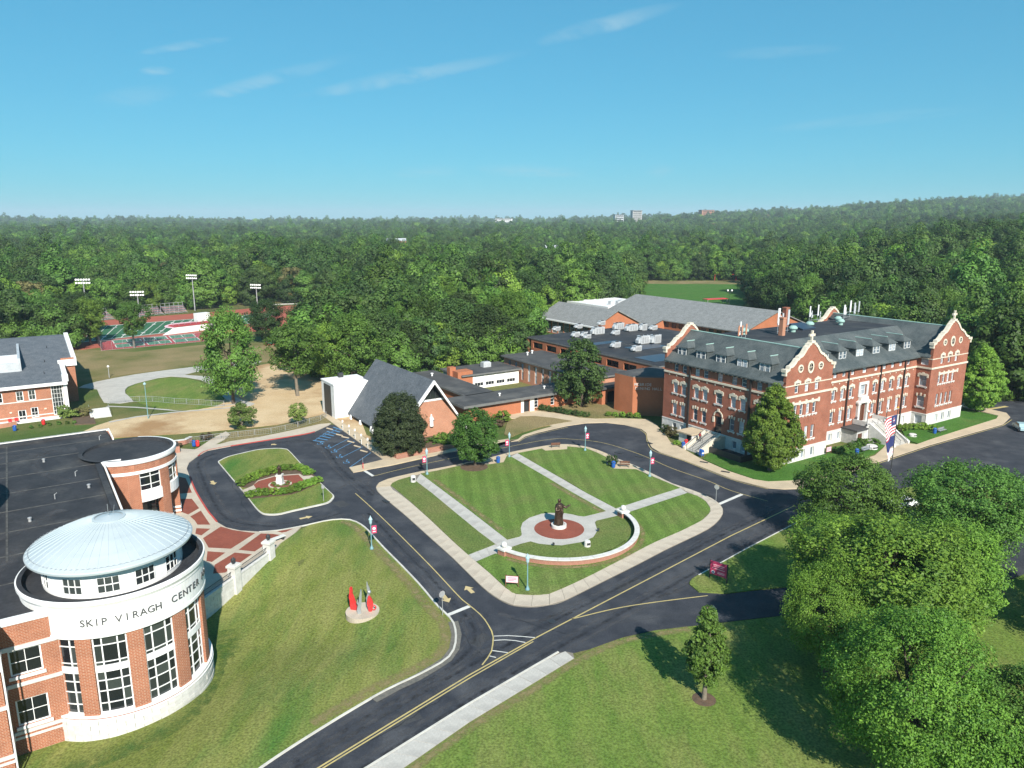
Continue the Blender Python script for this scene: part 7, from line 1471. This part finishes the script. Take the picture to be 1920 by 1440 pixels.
tree('shade_tree','dark tree cut by the bottom right corner of the picture',(35.76,45.16),'near_dark',9.5,4.6)
tree('shade_tree','dark crown against the right edge below the parking lot',(57.48,64.77),'near_dark',10.5,6.5)
tree('young_tree','slim young tree in a mulch ring on the front lawn',(16.38,56.43),'young',8.6,1.75,z=.06)
struct(MB().lathe([(1.0,.065),(.6,.11),(.01,.12)],24,*(16.38,56.43),cap=False).build('mulch_ring','soil'))
# trees by the buildings
tree('ginkgo_tree','bright green upright tree hiding the corner of the western school gable',(42.00,115.85),'ginkgo',13.9,4.1,z=.1)
tree('ginkgo_tree','bright green upright tree beside the eastern school gable',(99.21,154.28),'ginkgo',14.0,4.4,z=.1,rz=2.)
tree('yew_tree','dense dark conical tree in the chapel corner planter',(-19.54,125.86),'yew',10.3,4.5,z=.3)
tree('maple_tree','round green tree on the quad lawn opposite the chapel',(-6.10,118.00),'maple',9.4,3.9,z=.1)
struct(MB().lathe([(2.3,.16),(1.2,.2),(.01,.21)],24,*(-6.25,117.46),cap=False).build('mulch_ring','soil'))
tree('courtyard_tree','tall ragged dark tree on the dry lawn before the orange brick hall',(15.17,158.47),'hall_tree',14.6,5.2,z=0)
tree('sapling','bushy yellow-green sapling on the verge by the wire fence',(-52.90,141.35),'bushy',4.9,2.6)
tree('sapling','small round sapling on the verge nearer the chapel',(-42.44,143.30),'small',4.5,1.8)
tree('lot_tree','large leafy tree where the service path meets the dirt lot',(-61.97,161.38),'oak_a',20.5,6.4)
tree('lot_tree','tall tree with a bare straight trunk in the dirt lot',(-49.89,169.11),'open_tree',17,6.2)
tree('field_tree','lone vase-shaped tree in front of the tennis courts',(-120.82,235.83),'open_tree',14.6,4.9)
tree('field_tree','dark round tree beyond the courts by the running track',(-72.62,263.01),'oak_b',11,6.4)
tree('field_tree','darkish tree behind the large leafy lot tree',(-81.91,246.46),'oak_b',14,5.4)
# woods around the clearings: trees one can tell apart
def edge(label,group,lst):
    for x,y,kind,H,CR in lst: tree('woodland_tree',label,(x,y),kind,H,CR,group)
def P2(px): return px
WL=[([(-46.28,181.82),(-40.30,180.59),(-35.50,186.90),(-47.14,202.39),(-41.57,211.92),(-33.15,202.39),(-56.80,220.54),(-50.56,232.81),(-32.80,220.54),(-43.11,248.70),(-26.74,195.06)],'one of the mixed trees crowded behind the chapel and the dirt lot','trees behind the chapel',('oak_c','oak_b','oak_a'),(13,18),(5.2,7)),
    ([(-24.45,210.27),(-17.07,203.92),(-8.28,207.05),(0.00,217.01),(5.16,237.88),(-15.17,232.81),(-5.39,248.70),(-28.74,248.70),(-22.64,273.46),(5.04,280.41),(-37.57,260.51),(-12.41,287.72),(0.00,321.03)],'one of the big leafy trees massed between the chapel and the gym','trees between chapel and gym',('oak_a','oak_b','oak_c'),(16,21),(6.5,8.5)),
    ([(-155.24,227.94),(-150.01,232.81),(-143.35,235.83),(-138.84,239.97),(-162.51,260.51),(-179.43,270.77),(-155.75,266.84),(-172.45,248.70),(-172.09,237.88)],'one of the trees behind the north-west classroom building','trees behind the north-west building',('oak_c','oak_a','oak_b'),(12,15),(5.5,7)),
    ([(102.07,298.58),(104.60,292.28),(106.36,283.29),(109.22,270.77),(113.77,263.01),(114.97,248.70),(121.29,243.18),(124.72,232.81),(117.87,349.19),(119.10,328.62),(125.15,317.37),(132.89,303.49),(138.59,287.72),(143.74,273.46),(141.91,248.70)],'one of the dark trees in the wood behind the school roof','trees behind the school',('oak_b','oak_a','oak_b'),(17,22),(6.5,8.5)),
    ([(115.91,175.82),(119.19,172.97),(119.92,167.51),(125.15,195.06),(135.54,202.39),(141.43,202.39),(135.98,223.26),(146.98,227.94),(158.43,232.81),(137.67,237.88)],'one of the trees crowding behind the eastern school gable','trees behind the eastern gable',('oak_b','oak_a'),(14,18),(6,8)),
    ([(12.19,340.67),(20.74,362.78),(30.58,372.44),(41.51,387.89),(52.62,398.91),(62.90,410.56),(19.91,398.91),(37.64,422.89),(56.71,442.82),(71.51,457.16)],'one of the tall dark trees behind the gym lobby','trees behind the gym',('oak_b','oak_a'),(17,22),(6.5,8.5))]
ORD='first second third fourth fifth sixth seventh eighth ninth tenth eleventh twelfth thirteenth fourteenth fifteenth'.split()
LOOK={'oak_a':'mid-green','oak_b':'dark green','oak_c':'bright green'}
for pts,l,g_,ks,hr,cr_ in WL:
    for i,(x,y) in enumerate(sorted(pts,key=lambda p:p[0]/p[1])):
        kd=rt.choice(ks); tree('woodland_tree','%s tree, %s from the left among the %s'%(LOOK[kd],ORD[i],g_),(x+rt.uniform(-1.5,1.5),y+rt.uniform(-2,2)),kd,rt.uniform(*hr),rt.uniform(*cr_),g_)
# shrubs and hedges
def shrub(pos,r,h,label,m='leaf_mid',z=.14,group=None,n=1):
    key=('shrub',m)
    if key not in TM: TM[key]=tree_meshes('shrub','round',1.0,.62,.0,m,34,42,.085,hash(m)%97+3,.2,'bark',5,0,.5)
    o=thing('shrub',label,'shrub',(*pos,z),rt.uniform(0,6),group); o.scale=(r/.62,r/.62,h); put(TM[key][0],'stem',o); put(TM[key][1],'foliage',o); return o
def row(pts,step,r,h,label,name='hedge',m='leaf_mid',z=.14):
    key=('shrub',m)
    if key not in TM: TM[key]=tree_meshes('shrub','round',1.0,.62,.0,m,34,42,.085,len(m)+3,.2,'bark',5,0,.5)
    t=thing(name,label,'hedge' if name=='hedge' else name.replace('_',' '),(*pts[0],z))
    for p in resample(pts,step):
        o=put(TM[key][1],'shrub',t,(p[0]-pts[0][0]+rt.uniform(-.1,.1),p[1]-pts[0][1]+rt.uniform(-.1,.1),0),rt.uniform(0,6)); k=rt.uniform(.85,1.15)*r/.62; o.scale=(k,k,h*rt.uniform(.85,1.15)); put(TM[key][0],'stem',o)
row([(-41.65,108.85),(-41.05,110.59),(-40.09,112.39),(-38.83,113.97),(-37.91,115.05)],1.1,.85,1.0,'clipped curved hedge behind the island statue','hedge','leaf_bright')
row([(-37.25,115.87),(-35.05,116.43),(-33.66,115.32),(-32.58,113.97)],1.1,.8,.9,'short clipped hedge right of the island statue','hedge','leaf_bright')
row([(-38.59,103.91),(-37.18,104.59),(-35.43,104.81),(-33.42,105.27),(-32.22,106.91),(-31.22,108.85),(-30.23,110.34)],1.1,.8,.95,'long clipped hedge in front of the island statue','hedge','leaf_bright')
row([(4.24,156.79),(6.23,155.55),(8.99,153.94),(11.66,151.97),(13.74,150.81),(15.41,149.66)],1.3,.8,1.0,'dark low hedge along the walk to the orange brick wing','hedge','leaf_dark')
row([(20.01,150.42),(21.13,150.04),(22.41,150.04),(23.46,149.81),(24.55,149.28),(25.88,149.06)],1.5,.75,1.0,'row of round green shrubs at the foot of the lettered brick block','hedge','leaf_bright')
for p,r_,h,l,m in (((30.06,135.81),1.0,1.7,'tawny shrub at the corner of the school by the walk','leaf_brownish'),((29.49,137.98),.8,1.5,'dark shrub hard against the school corner','leaf_dark'),((29.92,130.00),.7,.8,'small clipped shrub beside the areaway room','leaf_bright'),((-1.84,146.52),1.6,2.0,'bright green bush at the chapel end of the forecourt lawn','leaf_bright'),((-2.96,142.52),1.4,1.3,'purple-leaved shrub near the chapel forecourt','leaf_bronze'),((-4.84,189.55),3.0,3.2,'bronze-leaved shrub in the courtyard','leaf_bronze'),((-16.94,202.39),2.6,3.4,'yellow-green shrub in the gap between the chapel and the corridor','leaf_lime'),((-12.77,130.99),1.5,1.8,'tall bright grassy bush in the chapel planter','leaf_bright'),((-14.30,129.67),1.2,1.2,'low green bush in the chapel planter','leaf_mid'),((-11.06,129.02),1.4,2.0,'leafy bush at the end of the chapel planter','leaf_bright'),((16.58,118.28),.9,1.6,'dark shrub behind the bin on the quad edge','leaf_dark'),((-56.86,133.70),1.1,1.1,'reddish shrub in the brick planter','leaf_bronze'),((-90.52,149.45),1.4,1.4,'yellow-green shrub in the bed beside the garden steps','leaf_lime'),((-89.26,150.74),1.6,1.6,'tawny shrub in the bed beside the garden steps','leaf_brownish'),((-92.51,149.45),1.2,2.4,'slender shrub at the corner of the north-west building','leaf_lime'),((-60.29,128.37),.9,1.0,'dry shrub beside the curved entrance pavilion','leaf_bronze')): shrub(p,r_,h,l,m)
row([(57.23,125.24),(59.59,126.79),(62.30,129.02),(64.39,130.00),(65.69,129.67)],1.4,.9,1.1,'clipped hedge in the bed west of the front school stairs','hedge','leaf_mid')
row([(75.29,139.46),(76.92,140.21),(78.68,140.59),(80.56,140.21),(81.50,139.46)],1.5,1.0,1.1,'leafy hedge in the bed east of the front school stairs','hedge','leaf_bright')
row([(-94.27,141.35),(-92.89,142.52),(-91.49,143.69),(-89.83,144.49),(-87.69,144.49)],1.6,.45,.6,'row of small round shrubs along the white patio edge','hedge','leaf_mid',.05)
row([(-36.77,109.09),(-36.12,108.11),(-35.16,107.73),(-34.50,108.36),(-34.60,109.59)],.9,.3,.35,'ring of low flowers round the white pedestal','flower_bed','leaf_lime',.2)

# the wood beyond, to the horizon
def cwp(u,v): return cw(u,v)
CLEAR=[(-129.56,91.05),(-247.34,181.82),(-150.27,202.39),(-151.22,217.01),(-137.07,227.94),(-140.92,239.97),(-155.38,248.70),(-177.75,284.75),(-173.62,310.28),(-138.17,344.88),(-110.27,367.55),(-80.63,358.14),(-66.45,303.49),(-56.58,248.70),(-57.15,218.76),(-46.37,175.82),(-25.76,175.82),(-22.75,195.06),(6.11,210.27),(8.71,303.49),(53.00,336.56),(71.17,472.43),(92.42,510.76),(162.39,506.20),(129.51,387.89),(109.22,317.37),(107.36,276.20)]+[cwp(121,72),cwp(76,42),cwp(66,30)]+[(106.11,169.11),(104.17,160.88),(144.55,172.97),(207.95,172.97),(32.17,19.32),(-36.48,19.32)]
FIELD2=[(-50.87,464.67),(-49.44,520.12),(-20.86,534.81),(-16.38,480.45),(-32.25,453.49)]
HOLES=[(q[0],q[1],q[2]) for q in FAR if q[1]<1000]
pts=[]; var=[]; scl=[]; rf=random.Random(21)
y=150.
while y<5200:
    st=9.6 if y<520 else 11.0 if y<900 else 13 if y<1700 else 22 if y<3000 else 38
    hw=.74*y+70; x=-hw
    while x<hw:
        px,py=x+rf.uniform(-.45,.45)*st,y+rf.uniform(-.45,.45)*st
        if not (py<560 and inside((px,py),CLEAR)) and not (py<900 and inside((px,py),FIELD2)):
            n_=noise.noise((px/55,py/55,5)); gap=noise.noise((px/120+9,py/160,1))
            if gap>-.52 and not any(abs(px-fx)<8+fw_*.5 and -24<py-fy<9 for fx,fy,fw_ in HOLES):
                pts.append((px,py,terr(px,py)-.5)); k=rf.random()
                var.append(0 if k<.24 else 1 if k<.5 else 2 if k<.66 else 3 if k<.8 else 4 if k<.955 else 5)
                scl.append((.62+.62*rf.random()**1.5+.25*(n_+.3))*(1 if y<900 else 1.12 if y<1700 else 1.45 if y<3000 else 2.0)*(1.0 if y>260 else .85))
        x+=st
    y+=st*.9
KIN=['f_round','f_oak','f_tall','f_bright','f_low','f_brown']
FC=bpy.data.collections.new('forest_kinds')          # not linked to the scene: only a source for the wood
for i,k in enumerate(KIN): o=bpy.data.objects.new('%d_%s'%(i,k),tm(k)[1]); FC.objects.link(o)
fm=bpy.data.meshes.new('forest'); fm.from_pydata(pts,[],[])
for nm,ty,dat in (('var','INT',var),('scl','FLOAT',scl),('rot','FLOAT',[rf.uniform(0,6.28) for _ in pts])): fm.attributes.new(nm,ty,'POINT').data.foreach_set('value',dat)
FO=tag(put(fm,'forest'),'dense mixed wood reaching from the clearings to the horizon','forest',kind='stuff')
ng=bpy.data.node_groups.new('forest','GeometryNodeTree'); ng.interface.new_socket('Geometry',in_out='INPUT',socket_type='NodeSocketGeometry'); ng.interface.new_socket('Geometry',in_out='OUTPUT',socket_type='NodeSocketGeometry')
N=ng.nodes; L=ng.links; gi=N.new('NodeGroupInput'); go=N.new('NodeGroupOutput'); ip=N.new('GeometryNodeInstanceOnPoints'); ci=N.new('GeometryNodeCollectionInfo'); ci.inputs['Collection'].default_value=FC; ci.inputs['Separate Children'].default_value=True; ci.inputs['Reset Children'].default_value=True
ip.inputs['Pick Instance'].default_value=True
def na(nm,ty): q=N.new('GeometryNodeInputNamedAttribute'); q.data_type=ty; q.inputs[0].default_value=nm; return q.outputs['Attribute']
L.new(gi.outputs[0],ip.inputs['Points']); L.new(ci.outputs[0],ip.inputs['Instance']); L.new(na('var','INT'),ip.inputs['Instance Index']); L.new(na('scl','FLOAT'),ip.inputs['Scale'])
cb=N.new('ShaderNodeCombineXYZ'); L.new(na('rot','FLOAT'),cb.inputs[2]); L.new(cb.outputs[0],ip.inputs['Rotation']); L.new(ip.outputs[0],go.inputs[0])
FO.modifiers.new('wood','NODES').node_group=ng
print('forest trees',len(pts))

# ------------------------------------------------------------- the air
hz=MB().box(-13000,13000,-900,13000,-60,190).mesh('haze','white_paint',uv=False); hz.materials.clear()
hm=bpy.data.materials.new('haze_air'); hm.use_nodes=True; t=hm.node_tree; t.nodes.clear(); o_=t.nodes.new('ShaderNodeOutputMaterial'); pv=t.nodes.new('ShaderNodeVolumePrincipled')
pv.inputs['Color'].default_value=(.72,.88,1,1); pv.inputs['Density'].default_value=.00011; pv.inputs['Anisotropy'].default_value=.0
t.links.new(pv.outputs[0],o_.inputs['Volume']); hz.materials.append(hm)
tag(put(hz,'haze'),'thin bluish air that pales the far woods','haze',kind='stuff')
